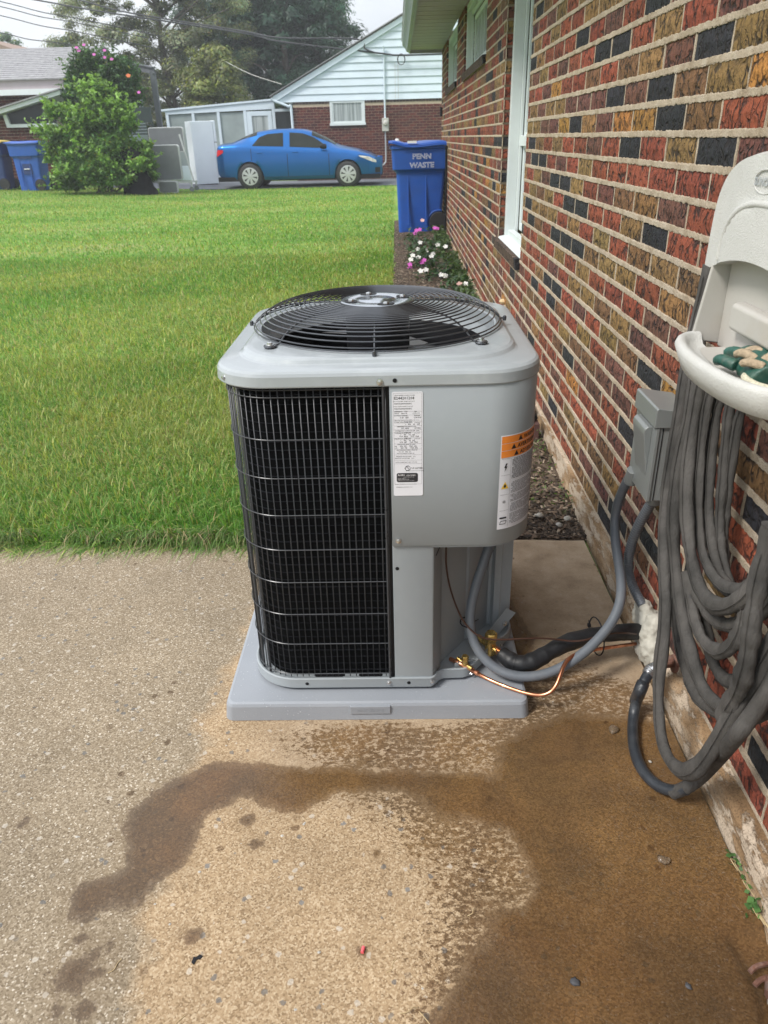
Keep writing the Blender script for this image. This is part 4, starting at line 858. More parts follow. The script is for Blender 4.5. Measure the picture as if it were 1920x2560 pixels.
# rating label
LB = MB().prism(rrect(-.0165, .0475, .596, .833, .004, 4), 1.4690, 1.4696, 'y').build('rating_label', 'white_label', panel)
def words(lst, mapf, name, mat, parent, bold=0.0):
    m_ = MB()
    for t_, x, y, s_ in lst:
        vs, fs = text_verts(t_, s_, res=1, bold=bold); m_.add([mapf(x+a, y+b) for a, b, c in vs], fs)
    return m_.build(name, mat, parent, fix=False)
mp1 = lambda a, b: (-.0165+a, 1.46875, .833-b if False else .596+b)
H_ = .237
rows_ = [('SERIAL NUMBER / NUMERO DE SERIE', .005, H_-.0085, .0026), ('E244201208', .004, H_-.0165, .0085), ('PRODUCT NUMBER / NUMERO DE PRODUIT', .003, H_-.0215, .0022), ('N4A5S24AKANAABC', .004, H_-.027, .0040), ('MODEL NUMBER / NUMERO DE MODELE', .003, H_-.0325, .0022), ('N4A5S24AKANAABC', .004, H_-.038, .0040),
 ('METERING    TXV', .004, H_-.044, .0036), ('NA', .046, H_-.044, .0036), ('DEVICE      INDOOR', .004, H_-.0478, .0030), ('OUTDOOR', .042, H_-.0478, .0030), ('FACTORY CHARGED', .004, H_-.053, .0030), ('R410A', .046, H_-.053, .0042), ('5.60   LBS', .016, H_-.0575, .0044), ('2.54 KG', .045, H_-.0575, .0044),
 ('INDOOR TXV SUB COOLING   8 F   4 C', .004, H_-.0625, .0029), ('POWER SUPPLY', .004, H_-.068, .0030), ('208-230', .025, H_-.068, .0050), ('VOLTS AC', .046, H_-.068, .0028), ('1   PH    60   HZ', .027, H_-.0725, .0044), ('PERMISSIBLE VOLTAGE AT UNIT', .010, H_-.077, .0028), ('253  MAX         197 MIN', .018, H_-.081, .0040),
 ('SUITABLE FOR OUTDOOR USE   IPX4', .006, H_-.0865, .0030), ('COMPRESSOR', .004, H_-.0915, .0030), ('208/230', .023, H_-.0915, .0048), ('VOLTS AC', .046, H_-.0915, .0026), ('1     PH     60   HZ', .016, H_-.0955, .0040), ('10.9  RLA     59.5  LRA', .014, H_-.0995, .0044), ('FAN MOTOR', .004, H_-.1045, .0030), ('208/230', .023, H_-.1045, .0048), ('VOLTS AC', .046, H_-.1045, .0026),
 ('1     PH     60   HZ', .016, H_-.1085, .0040), ('1/10  HP     0.60  FLA', .014, H_-.1125, .0044), ('DESIGN/TEST PRESSURE GAGE', .010, H_-.117, .0028), ('HI      470  PSI     3241  kPa', .004, H_-.1215, .0042), ('LO      250  PSI     1724  kPa', .004, H_-.1255, .0042), ('MAX DESIGN/WORKING PRESSURE', .008, H_-.130, .0028), ('700   PSI    4826   kPa', .012, H_-.134, .0030), ('ABSOLUTE MAXIMUM PRESSURE', .008, H_-.1375, .0026),
 ('MINIMUM CIRCUIT AMPS    14.2', .006, H_-.145, .0030), ('MAX FUSE OR CKT BKR    25 A', .004, H_-.149, .0030), ('DATE OF MANUFACTURE  OCT 2024', .005, H_-.158, .0028), ('c', .024, H_-.173, .006), ('US LISTED', .039, H_-.173, .0055), ('CENTRAL COOLING AIR CONDITIONER', .026, H_-.178, .0022),
 ('Manufactured in USA from domestic and foreign parts', .003, H_-.2095, .0022), ('LEWISBURG, TN 37091 U.S.A.', .006, H_-.217, .0028)]
words(rows_, mp1, 'label_print', 'ink', LB, bold=.012)
lm_ = MB()
for yy_ in (.003, .0425, .0505, .064, .0745, .083, .0885, .1015, .1145, .127, .140, .1525, .1605): lm_.box((-.0165+.0025, 1.46878, .596+H_-yy_-.0002), (-.0165+.0615, 1.46885, .596+H_-yy_+.0002))
for xx_ in (.0025, .0611): lm_.box((-.0165+xx_, 1.46878, .596+.028), (-.0165+xx_+.0004, 1.46885, .596+H_-.003))
lm_.box((-.0165+.0025, 1.46878, .624), (-.0165+.0615, 1.46885, .6244)); lm_.build('label_rule', 'ink_grey', LB)
MB().tube([(.0145+.0055*math.cos(t), 1.4687, .596+H_-.171+.0055*math.sin(t)) for t in [2*math.pi*i/24 for i in range(24)]], .0005, 4, closed=True).build('approval_ring', 'ink', LB)
words([('U', .0282, H_-.1705, .0055), ('L', .0314, H_-.1735, .0055)], mp1, 'approval_mark', 'ink', LB, .03)
bb = MB().prism(rrect(-.0165+.007, -.0165+.053, .596+.033, .596+.0545, .004, 4), 1.46868, 1.46895, 'y').build('certified_badge', 'ink', LB)
words([('AHRI', .009, .0475, .0068), ('CERTIFIED', .0275, .0475, .0046), ('www.ahridirectory.org', .022, .0445, .0024), ('Unitary Small AC', .009, .0415, .0026), ('AHRI Standard 210/240', .009, .0387, .0026), ('Certification applies only when the complete', .009, .0362, .0020)], lambda a, b: (-.0165+a, 1.46855, .596+b), 'badge_print', 'white_ink', LB)
# warning label wrapped round the corner
wp = panel_path(PO+.0009, 2.0)
dacc = [0]
for a, b in zip(wp[:-1], wp[1:]): dacc.append(dacc[-1]+math.dist(a, b))
S0 = dacc[4]+.078     # arc length where the label begins
def onpath(s_, off=0.0):
    i = max(k for k in range(len(dacc)) if dacc[k] <= s_+1e-9); i = min(i, len(wp)-2); t = (s_-dacc[i])/(dacc[i+1]-dacc[i])
    a, b = Vector(wp[i]), Vector(wp[i+1]); p = a+(b-a)*t; d = (b-a).normalized(); return (p.x+d.y*off, p.y-d.x*off)
WW, WH, WZ = .155, .225, .506
def strip(u0, u1, z0, z1, off, name, mat, par):
    n = max(2, int((u1-u0)/.006)); return MB().grid([[(*onpath(S0+u0+(u1-u0)*i/n, off), z) for i in range(n+1)] for z in (z0, z1)]).build(name, mat, par, smooth=True, fix=False)
WL = strip(0, WW, WZ, WZ+WH, 0, 'warning_label', 'white_label', panel)
for z0, z1 in ((.2065, .2225), (.1900, .2055), (.1735, .1890)): strip(.002, WW-.002, WZ+z0, WZ+z1, .0004, 'orange_band', 'orange', WL)
mw = lambda a, b: (*onpath(S0+a, .0009), WZ+b)
words([('WARNING', .060, .2095, .0125), ('AVERTISSEMENT', .042, .1930, .0125), ('ADVERTENCIA', .050, .1765, .0125)], mw, 'warning_heading', 'ink', WL, .025)
tri = MB()
for x_, z_ in ((.050, .2085), (.032, .192), (.040, .1755)):
    tri.add([mw(x_-.007, z_), mw(x_+.006, z_), mw(x_-.0005, z_+.0115)], [(0, 1, 2)])
tri.build('warning_triangle', 'ink', WL, fix=False)
tl = MB(); rw = random.Random(3)
for k in range(52):
    z = WZ+.168-k*.0031
    if k in (16, 17, 27, 34, 42): continue
    big = k < 16; u = .030+(.004 if k % 6 == 0 else 0)
    while u < WW-.012:
        l_ = rw.uniform(.002, .010); u2 = min(u+l_, WW-.010)
        if big or rw.random() < .95: tl.grid([[(*onpath(S0+u+(u2-u)*i/2, .0006), zz) for i in range(3)] for zz in (z, z+(.0019 if big else .0014))])
        u = u2+.0013
tag(tl.build('small_print', 'ink_grey', WL, fix=False), kind='stuff')
rl = MB()
for z_ in (.085, .132, .046, .171): rl.grid([[(*onpath(S0+.004+(.022)*i/3, .0006), WZ+z_+d) for i in range(4)] for d in (0, .0006)])
rl.grid([[(*onpath(S0+.026+.0005*i, .0006), zz) for i in range(2)] for zz in (WZ+.004, WZ+.171)])
rl.build('label_rule', 'ink_grey', WL, fix=False)
MB().add([mw(.005, .100), mw(.023, .100), mw(.014, .117)], [(0, 1, 2)]).build('flame_triangle', 'yellow', WL, fix=False)
MB().add([mw(.011, .103), mw(.017, .103), mw(.0165, .108), mw(.014, .112), mw(.0115, .108)], [(0, 1, 2, 3, 4)]).build('flame_mark', 'ink', WL, fix=False)
bz = MB(); bz.v = [mw(*p) for p in ((.014, .160), (.010, .150), (.013, .150), (.011, .140), (.018, .153), (.0145, .153), (.018, .160))]; bz.f = [(0, 1, 2, 3, 4, 5, 6)]; bz.build('bolt_mark', 'ink', WL, fix=False)
sb_ = MB()
for i in range(9):
    a = 2*math.pi*i/9; sb_.add([mw(.014+.0015*math.cos(a-.4), .068+.0015*math.sin(a-.4)), mw(.014+.006*math.cos(a), .068+.005*math.sin(a)), mw(.014+.0015*math.cos(a+.4), .068+.0015*math.sin(a+.4))], [(0, 1, 2)])
sb_.build('burst_mark', 'ink', WL, fix=False)
strip(.005, .022, WZ+.026, WZ+.030, .0008, 'black_bar', 'ink', WL)
bk = MB(); bk.v = [mw(*p) for p in ((.005, .012), (.020, .012), (.023, .021), (.008, .021), (.0065, .0135), (.0193, .0135), (.0213, .0195), (.0087, .0195))]; bk.f = [(0, 1, 5, 4), (1, 2, 6, 5), (2, 3, 7, 6), (3, 0, 4, 7)]; bk.build('booklet_mark', 'ink', WL, fix=False)
# service valves on the corner
def valve(x, y, z, s_, dirx):
    v_ = MB().lathe([(.010*s_, 0), (.011*s_, .004*s_), (.011*s_, .020*s_), (.009*s_, .026*s_), (.0095*s_, .028*s_)], (x, y, z), 14)
    q = Vector(dirx).normalized()
    b_ = v_.build('service_valve', 'brass', ac, smooth=True, ang=40)
    m_ = MB().lathe([(.0085*s_, .026*s_), (.0118*s_, .028*s_), (.0118*s_, .045*s_), (.0105*s_, .0475*s_)], (x, y, z), 6); m_.build('valve_cap', 'brass', b_, bevel=.0008)
    MB().tube([(x, y, z+.014*s_), Vector((x, y, z+.012*s_))+q*.024*s_], .0075*s_, 12).build('valve_port', 'brass', b_, smooth=True)
    MB().tube([(x, y, z+.016*s_), Vector((x-.022*s_, y+.022*s_, z+.022*s_))], .0065*s_, 10).build('valve_port', 'brass', b_, smooth=True)
    return b_
valve(.1565, 1.520, .078, .82, (.045, -.028, -.010)); valve(.2290, 1.585, .074, 1.40, (.022, -.020, .0))
MB().beam((.13, 1.515, .082), (.18, 1.535, .082), .002, .03).build('valve_bracket', 'ac_grey', ac); MB().beam((.215, 1.567, .08), (.262, 1.628, .080), .003, .036).build('valve_bracket', 'ac_grey', ac)
for p_ in ((.172, 1.512, .066), (.181, 1.522, .066), (.252, 1.597, .075), (.259, 1.606, .084)): screw(*p_, .75, -.66, base, .0035)
MB().beam((.245, 1.66, .085), (.292, 1.672, .150), .0015, .034, (0, 0, 1)).build('corner_gusset', 'ac_grey', ac); screw(.276, 1.665, .112, .5, -.86, None, .005)

T['liq'][:3] = [(.1207, 1.545, .0878), (.1391, 1.525, .0912), (.1596, 1.508, .0925)]
T['gascu'][0] = (.2294, 1.585, .096)
# ------------------------------------------------------------------ pipes, conduits, wire between unit and wall
def polytube(name, pts, r, mat, label=None, cat=None, parent=None, n=12, k=6, it=2, rfun=None, flat=1.0):
    P = smoothpts(blur(pts, it), k); rs = [rfun(i/(len(P)-1), P[i]) for i in range(len(P))] if rfun else r
    o = MB().tube(P, rs, n, flat=flat).build(name, mat, parent, smooth=True, fix=False)
    return tag(o, label, cat) if label else o
whip = empty('power_conduit', T['whip'][10], 'smooth grey flexible conduit looping from the condenser up to the electrical disconnect box', 'conduit')
polytube('conduit', T['whip'], .0128, 'conduit', parent=whip, n=16, it=3)
for kk, zz in ((-1, 0),):
    e = Vector(T['whip'][-1]); MB().tube([e-Vector((0, 0, .030)), e+Vector((0, -.012, .012))], .0175, 14).build('fitting', 'disc', whip, bevel=.002)
def ribbed(u, p): return .0128+.0009*math.sin(u*330)
polytube('supply_conduit', T['cond2'], .0125, 'conduit', 'ribbed grey conduit running from the disconnect box down into the putty at the wall foot', 'conduit', n=14, k=40, it=2, rfun=ribbed)
gas = empty('suction_line', T['gas'][5], 'thick black taped foam insulated refrigerant pipe lying from brass valve to wall', 'pipe')
def gasr(u, p): return .0185+.0035*min(1, u*8)+.0011*math.sin(u*23)+.0006*math.sin(u*61+1)
polytube('insulation', T['gas'], .022, 'tape', parent=gas, n=20, k=14, it=2, rfun=gasr)
polytube('copper_stub', T['gascu'], .0095, 'copper', parent=gas, n=14)
GP = smoothpts(blur(T['gas'], 2), 14)
for i0 in (26, 51, 70, 103, 124, 150):
    i = i0; r_ = gasr(i/(len(GP)-1), GP[i])+.0002
    MB().tube([GP[i], GP[i+1], GP[i+2]], [r_, r_+.0006, r_], 20, cap=False).build('tape_wrap', 'tape', gas, smooth=True, fix=False)
def liqr(u, p): return .0048+(.0022*math.exp(-((u-.20)/.012)**2))+(.001 if u < .17 else 0)
polytube('liquid_line', T['liq'], .0048, 'copper', 'thin bare copper refrigerant pipe curving from small brass valve to wall', 'pipe', n=12, k=10, it=1, rfun=liqr)
polytube('control_wire', T['wire'], .0023, 'brown_wire', 'thin brown thermostat wire strung from the condenser across to the wall', 'wire', n=8, it=1)
def tie(name, c, r, d, lab):
    c = Vector(c); q = Vector(d).to_track_quat('Z', 'Y').to_matrix()
    m_ = MB().tube([c+q @ Vector((r*math.cos(t), r*math.sin(t), 0)) for t in [2*math.pi*i/20 for i in range(20)]], .0018, 6, closed=True)
    m_.box(tuple(c+q @ Vector((r, 0, 0))-Vector((.004,)*3)), tuple(c+q @ Vector((r, 0, 0))+Vector((.004,)*3))); m_.tube([c+q @ Vector((r, 0, 0)), c+q @ Vector((r+.014, .006, .004))], .0012, 5)
    return tag(m_.build(name, 'black', None, smooth=True), lab, 'cable tie')
tie('cable_tie', T['whip'][5], .0165, (0, -.25, 1), 'black cable tie cinching the brown wire to conduit beside the brass valves')
cc = (Vector(T['gas'][8])+Vector((.012, 0, .0)))
tie('cable_tie', (.505, 1.590, .122), .050, (1, .15, 0), 'black cable tie bundling conduit and black insulated pipe near the wall')
# putty where the pipes enter the wall
pt = MB(); rp_ = random.Random(5)
for (y_, z_, r_) in ((1.735, .120, .022), (1.715, .095, .030), (1.69, .105, .034), (1.665, .10, .036), (1.64, .085, .040), (1.655, .055, .036), (1.63, .04, .032), (1.61, .065, .032), (1.60, .03, .026), (1.585, .05, .02), (1.64, .125, .026), (1.70, .135, .02), (1.72, .06, .018)):
    ic = [(r_*(1-abs(h)**2.2)**.5*1.0+.001, r_*h) for h in (-.98, -.8, -.45, 0, .45, .8, .98)]; pt.lathe(ic, (.667+rp_.uniform(-.004, .004), y_, z_), 12)
puo = pt.build('pipe_seal_putty', 'putty', None, smooth=True); rm = puo.modifiers.new('r', 'REMESH'); rm.mode = 'VOXEL'; rm.voxel_size = .004; rm.use_smooth_shade = True
tx = bpy.data.textures.new('pt', 'CLOUDS'); tx.noise_scale = .022; dm = puo.modifiers.new('d', 'DISPLACE'); dm.texture = tx; dm.strength = .018; dm.mid_level = .5
tag(puo, 'lumpy grey white putty packed round the pipes at the wall foot', 'putty')

# ------------------------------------------------------------------ disconnect box
db = empty('disconnect_box', (.69, 1.74, .47), 'grey metal electrical disconnect box screwed to the brick wall', 'electrical box')
X0, X1, Y0_, Y1_, ZB, ZTp = .608, .690, 1.662, 1.815, .478, .700
MB().box((X0, Y0_, ZB), (X1, Y1_, ZTp)).build('enclosure', 'disc', db, bevel=.0025)
MB().prism([(X0-.008, .672), (X0-.008, .716), (X0-.004, .720), (X1+.002, .706), (X1+.002, .672)], Y0_-.006, Y1_+.006, 'y').build('rain_lid', 'disc', db, bevel=.0015)
MB().prism([(X0-.0015, ZB+.001), (X0-.0015, .671), (X0+.006, .671), (X0+.006, ZB+.001)], Y0_-.004, Y1_+.003, 'y').build('front_cover', 'disc', db, bevel=.001)
MB().prism([(X0-.001, .664), (X0-.012, .664), (X0-.019, .658), (X0-.021, .650), (X0-.0195, .640), (X0-.001, .530)], 1.688, 1.782, 'y').build('handle_shroud', 'disc', db, bevel=.002, seg=3)
MB().box((X0+.014, Y0_-.0018, ZB+.002), (X0+.0155, Y0_, .671)).build('seam', 'black', db)
kn = MB().tube([(X0+.044+.017*math.cos(t), Y0_-.0004, ZB+.034+.017*math.sin(t)) for t in [2*math.pi*i/28 for i in range(28)]], .0008, 5, closed=True); kn.tube([(X0+.044+.011*math.cos(t), Y0_-.0004, ZB+.034+.011*math.sin(t)) for t in [2*math.pi*i/24 for i in range(24)]], .0006, 5, closed=True); kn.build('knockout', 'disc', db, smooth=True)
MB().prism([(X0+.02+.006*math.cos(a), 1.80+.004*math.sin(a)) for a in [2*math.pi*i/12 for i in range(12)]], .466, .479).build('hasp', 'white_ink', db, bevel=.001)
e = Vector(T['cond2'][0]); MB().lathe([(.0175, ZB-.034), (.0175, ZB-.020), (.0195, ZB-.018), (.0195, ZB-.008), (.015, ZB-.006), (.015, ZB+.002)], (e.x, e.y-.006, 0), 16).build('fitting', 'disc', db, smooth=True, ang=30)

# ------------------------------------------------------------------ hose holder on the wall
hh = empty('hose_holder', (.69, 1.085, .98), 'white plastic hose hanger with arched hood and open tray mounted on the brick wall', 'hose holder')
YC = 1.085
def archz(y, hw, zb, zt, p=2.5): return zb+(zt-zb)*max(0, 1-abs((y-YC)/hw)**p)**(1/p)
def archsheet(hw, zlo, zb, zt, x0, x1, n=40, lowarch=None):
    outer = []; 
    for i in range(n+1):
        th = math.pi*i/n; c_, s_ = math.cos(th), math.sin(th); q = 2/2.4
        outer.append((YC+hw*math.copysign(abs(c_)**q, c_), zb+(zt-zb)*abs(s_)**q))
    pts = [(YC+hw, zlo)]+outer+[(YC-hw, zlo)]
    low = [(YC+hw*(-1+2*i/n)*.995, (lowarch or (lambda y: zlo))(YC+hw*(-1+2*i/n))) for i in range(n+1)]
    return pts, low
def front(y, z): return .500+.006*max(0, (z-1.10)/.17)**1.5+.006*((y-YC)/.19)**2
hm = MB(); ny = 48
def hoodrow(t):   # t=0 lower edge, t=1 outer arch
    row = []
    for i in range(ny+1):
        y = YC+.1975*math.sin(math.pi*(i/ny-.5)); u = abs((y-YC)/.198)
        top_ = 1.155+.113*max(0, 1-u**3.0)**(1/3.0); lo = 1.100+.030*(1-min(1, (u/.86)**2)) if u < .86 else 1.100-.0*u
        row.append((y, lo+(top_-lo)*t))
    return row
rows = []
for t in [i/14 for i in range(15)]:
    r_ = []
    for (y, z) in hoodrow(t):
        u = abs((y-YC)/.135); inner = z < 1.125+.085*max(0, 1-u**2.6)**(1/2.6) and u < 1
        r_.append((front(y, z)-(.004 if inner else 0), y, z))
    rows.append(r_)
edge_ = [(.512+front(y, z)-.500, y, z+.004) for (x, y, z) in rows[-1]]; bk_ = [(.690, y, z+.003) for (x, y, z) in rows[-1]]
hm.grid([[(.69, p[1]*.97+YC*.03, p[2]) for p in rows[0]]]+[[(p[0]+.006, p[1], p[2]+.002) for p in rows[0]]]+rows+[edge_]+[bk_])
hood = hm.build('hood', 'white_plastic', hh, smooth=True, ang=60, fix=False)
arc = [(front(y, 1.125+.085*max(0, 1-abs((y-YC)/.137)**2.6)**(1/2.6))-.001, y, 1.118+.088*max(0, 1-abs((y-YC)/.137)**2.6)**(1/2.6)) for y in [YC+.137*math.sin(math.pi*(i/40-.5)) for i in range(41)]]
MB().tube(arc, .0055, 10).build('arch_ridge', 'white_plastic', hood, smooth=True)
MB().tube([(front(1.105, 1.236)-.0012, 1.113+.033*math.cos(t), 1.2335+.0155*math.sin(t)) for t in [2*math.pi*i/32 for i in range(32)]], .0011, 6, closed=True).build('logo_ring', 'white_plastic', hood, smooth=True)
vs, fs = text_verts('SUNCAST', .0145, 'CENTER', bold=.03)
MB().add([(front(1.105, 1.23)-.0018, 1.113-x, 1.2285+y) for x, y, z in vs], fs).build('lettering', 'gutter', hood, fix=False)
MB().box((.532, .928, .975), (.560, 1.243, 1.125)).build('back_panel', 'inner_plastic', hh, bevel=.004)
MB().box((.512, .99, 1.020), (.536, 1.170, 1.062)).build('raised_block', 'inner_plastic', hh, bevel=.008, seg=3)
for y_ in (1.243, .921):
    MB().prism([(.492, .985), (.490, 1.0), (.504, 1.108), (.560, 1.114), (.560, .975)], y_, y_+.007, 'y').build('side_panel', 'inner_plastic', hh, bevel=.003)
tm = MB(); pr = []
def trayp(t, ins=0):  # t 0..1 from far side to near side, outer rim plan
    a = math.pi*t; return (.50-(.066-ins)*math.sin(a)**.75, YC+(.166-ins)*math.cos(a))
nt_ = 40
tr = []
for (ins, z, dx) in ((.03, .956, .02), (.012, .952, .014), (.004, .957, .008), (0, .990, -.002), (.002, .997, -.001), (.006, 1.0, 0), (.012, .998, .002), (.016, .990, .003), (.022, .982, .004), (.036, .979, .006)):
    tr.append([(trayp(i/nt_, ins)[0]+dx, trayp(i/nt_, ins)[1], z) for i in range(nt_+1)])
tr.append([(.540, p[1]*.985+YC*.015, .979) for p in tr[-1]])
tm.grid(tr); tm.grid([tr[0], [(.560, p[1], .956) for p in tr[0]]])
tm.build('tray', 'white_plastic', hh, smooth=True, ang=50, fix=False)
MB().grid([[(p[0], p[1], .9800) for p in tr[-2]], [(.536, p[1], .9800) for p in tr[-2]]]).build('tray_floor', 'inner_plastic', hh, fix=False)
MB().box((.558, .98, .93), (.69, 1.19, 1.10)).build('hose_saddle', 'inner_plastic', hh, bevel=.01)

# gloves and rope in the tray
def glove(name, loc, rz, mat, label, fingers, palm, cuffmat):
    m_ = MB(); q = Matrix.Rotation(rz, 3, 'Z'); L3 = Vector(loc)
    f = lambda p: q @ Vector(p)+L3
    K_ = .80; m_.tube([f([c_*K_ for c_ in p]) for p in palm[0]], [r_*K_ for r_ in palm[1]], 12, flat=.62)
    for pts, rr in fingers: m_.tube([f([c_*K_ for c_ in p]) for p in smoothpts(pts, 3)], [K_*rr*(1.05-.22*i/(len(pts)*3)) for i in range(len(smoothpts(pts, 3)))], 10)
    o = m_.build(name, mat, None, smooth=True); r = o.modifiers.new('r', 'REMESH'); r.mode = 'VOXEL'; r.voxel_size = .0022; r.use_smooth_shade = True
    s_ = o.modifiers.new('s', 'SMOOTH'); s_.factor = .6; s_.iterations = 4
    return tag(o, label, 'glove', 'work gloves in the hose holder tray')
G1 = glove('work_glove', (.502, 1.045, .995), rad(-8), 'green_rubber', 'worn dark green rubber coated work glove lying in the white tray', [
    ([(.0, .035, .004), (-.01, .062, .010), (-.020, .085, .003)], .0115), ([(.018, .03, .004), (.016, .062, .012), (.010, .092, .002)], .012),
    ([(.034, .02, .003), (.040, .048, .010), (.036, .074, .002)], .011), ([(-.028, -.01, .004), (-.046, .015, .008), (-.048, .038, .0)], .011), ([(.04, 0, .003), (.055, .02, .006), (.056, .04, 0)], .0105)],
    ([(.0, -.075, .002), (.0, -.04, .006), (.004, .0, .008), (.008, .035, .006)], [.026, .026, .034, .028]), None)
G2 = glove('work_glove', (.508, 1.010, 1.008), rad(10), 'knit', 'tan knit backed work glove lying on top of the green one', [
    ([(-.008, .02, .002), (-.018, .045, .010), (-.02, .065, .002)], .0085), ([(.008, .02, .004), (.008, .05, .012), (.004, .072, .003)], .009),
    ([(.022, .01, .002), (.028, .036, .008), (.026, .058, 0)], .0085), ([(-.02, -.02, .002), (-.034, .0, .006), (-.038, .018, 0)], .008)],
    ([(.004, -.07, .0), (.002, -.035, .002), (.004, .01, .004)], [.017, .018, .024]), None)
rpts = [(.500, 1.005, .992), (.487, 1.020, .990), (.478, 1.000, .990), (.480, .970, .990), (.495, .950, .991), (.52, .955, .993), (.522, .985, .995), (.510, 1.008, .993)]
tag(MB().tube(smoothpts(rpts, 6), .0058, 10).build('rope_loop', 'rope', None, smooth=True), 'cream braided rope loop lying in the white tray beside gloves', 'rope')

# ------------------------------------------------------------------ the coiled hose
gh = empty('garden_hose', (.60, 1.1, .12), 'long coiled grey woven garden hose hanging from the white holder with black end at spigot', 'hose')
def tail(lst, x, to_top=True):
    p = Vector(lst[-1]); return lst+[(x, p.y-.02, p.z+.10), (x+.01, p.y-.02, p.z+.22), (.63, max(.97, p.y-.02), .88), (.64, 1.03, .945)]
HANG1 = [(0.655, 1.6355, 1.0452), (0.652, 1.6256, 1.0169), (0.648, 1.6262, 0.9838), (0.645, 1.6308, 0.9434), (0.642, 1.6307, 0.9001)]
HANG2 = [(0.625, 1.5392, 0.9872), (0.625, 1.5423, 0.9462), (0.62, 1.5399, 0.9054)]
hr = random.Random(9)
def strand(key, r, ex=True, x=.6, top=True):
    pts = list(T[key])
    if top: p = pts[0]; pts = [(min(.665, p[0]+.025), max(1.13, min(p[1]-.10, 1.17)), .965), (p[0]+.01, p[1]-.04, min(.95, p[2]+.05))]+pts if key not in ('s1', 's2') else (HANG1+pts[1:] if key == 's1' else HANG2+pts[1:])
    if ex: pts = tail(pts, x)
    ph = hr.random()*6
    def rf(u, p): return r*(1+.085*math.sin(u*27+ph)+.06*math.sin(u*61+ph*2)+.03*math.sin(u*140+ph))
    P = smoothpts(blur(pts, 1), 8); r = r*(1.0 if key in ('s4', 's5', 's6', 's7') else 1.18); rs = [rf(i/(len(P)-1), P[i]) for i in range(len(P))]
    m_ = MB().tube(P, rs, 14, flat=hr.uniform(.60, .72), ref=(1, .25, 0))
    # woven seam: a fold line along the strand
    m_.tube([p+Vector((-.7*r_, -.55*r_, 0)) for p, r_ in zip(P[6:-6:2], rs[6:-6:2])], .0010, 4)
    return m_.build('hose_loop', 'hose', gh, smooth=True, fix=False)
strand('s1', .0142, True, .60)
for kx, r_, x_ in (('s2', .0140, .61), ('s3', .0145, .61), ('s4', .0140, .625)): strand(kx, r_, True, x_)
strand('s5', .0132, False); strand('s6', .0130, False); strand('s7', .0125, False)
for kx, x_ in (('s8', .63), ('s9', .61), ('s11', .62), ('s12', .64)): strand(kx, .0130, kx != 's9', x_, False)
st = strand('s10', .0150, False, .6, False)
polytube('hose_loop', [(.62, 1.0, .945), (.58, .985, .86)]+T['s10'][:2], .0142, 'hose', parent=gh, n=14, flat=.8)
be = T['black']
polytube('hose_end', be[:13], .0128, 'hose_black', parent=gh, n=16, it=1)
polytube('hose_loop', be[11:]+[(.60, .93, .6), (.62, .95, .75), (.64, 1.02, .92)], .0142, 'hose', parent=gh, n=14, it=1)
sl = [Vector(p) for p in be[2:5]]; SP = smoothpts(be, 8)
i0 = 14; slv = MB().tube(SP[i0:i0+18], .0152, 16).build('hose_sleeve', 'hose_black', gh, smooth=True)
vs, fs = text_verts('ZERO-G', .012, 'CENTER', bold=.02)
a_, b_ = SP[i0+3], SP[i0+15]; ax = (a_-b_).normalized(); mid = (a_+b_)/2; vd = (Vector((0, 0, 1.3))-mid).normalized(); upv = vd.cross(ax).normalized()
MB().add([mid+ax*x+upv*(y-.004)+vd*.0158 for x, y, z in vs], fs).build('hose_lettering', 'yellow', slv, fix=False)
cpl = MB().tube([SP[0]+Vector((.012, -.004, .010)), SP[0], SP[3], SP[6]], [.0150, .0150, .0150, .0145], 16); 
for i in range(3): 
    c0 = SP[0]+(SP[6]-SP[0])*(i/3); c1 = SP[0]+(SP[6]-SP[0])*(i/3+.15); cpl.tube([c0, c1], .0162, 16)
cpl.build('hose_coupling', 'bolt', gh, smooth=True, ang=30)
sg = empty('hose_spigot', (.69, 1.47, .13), 'old brown brass spigot on the foundation wall feeding the hose', 'spigot')
MB().tube([(.70, 1.485, .118), (.645, 1.468, .128), (.622, 1.455, .134)], [.011, .012, .013], 12).build('spigot_body', 'rust', sg, smooth=True)
MB().tube([(.622, 1.455, .134), (.612, 1.448, .130), SP[0]], [.013, .014, .0148], 14).build('spout', 'brass', sg, smooth=True)
MB().lathe([(.022, 0), (.024, .004), (.022, .008)], (.664, 1.474, .122), 18, 'x').build('wall_flange', 'rust', sg, smooth=True)
MB().tube([(.635, 1.462, .13), (.633, 1.445, .155)], .006, 8).build('valve_stem', 'rust', sg, smooth=True)
MB().lathe([(.018, 0), (.020, .004), (.018, .008)], (.632, 1.443, .155), 10).build('handwheel', 'rust', sg, smooth=True)

# ------------------------------------------------------------------ rusty tool at the lower right
rt = empty('rusty_tool', (.64, .77, 0), 'rusty forked iron tool with pale worn handle lying against the foundation', 'tool')
MB().tube(smoothpts([(.700, .68, .03), (.640, .72, .016), (.612, .738, .012), (.600, .745, .012)], 5), [.016]*10+[.015]*6, 12).build('handle', 'pole', rt, smooth=True)
MB().tube([(.607, .741, .012), (.618, .765, .012)], .0155, 12).build('ferrule', 'rust', rt, smooth=True)
MB().tube(smoothpts([(.612, .745, .012), (.622, .775, .012), (.632, .800, .013), (.648, .822, .015)], 5), .0065, 8).build('shank', 'rust', rt, smooth=True)
for dx, dy in ((-.030, -.012), (-.028, .010)):
    MB().tube(smoothpts([(.628, .788+dy, .012), (.612+dx*.4, .784+dy, .010), (.600+dx*.5, .776+dy, .006)], 4), .0045, 8).build('tine', 'rust', rt, smooth=True)
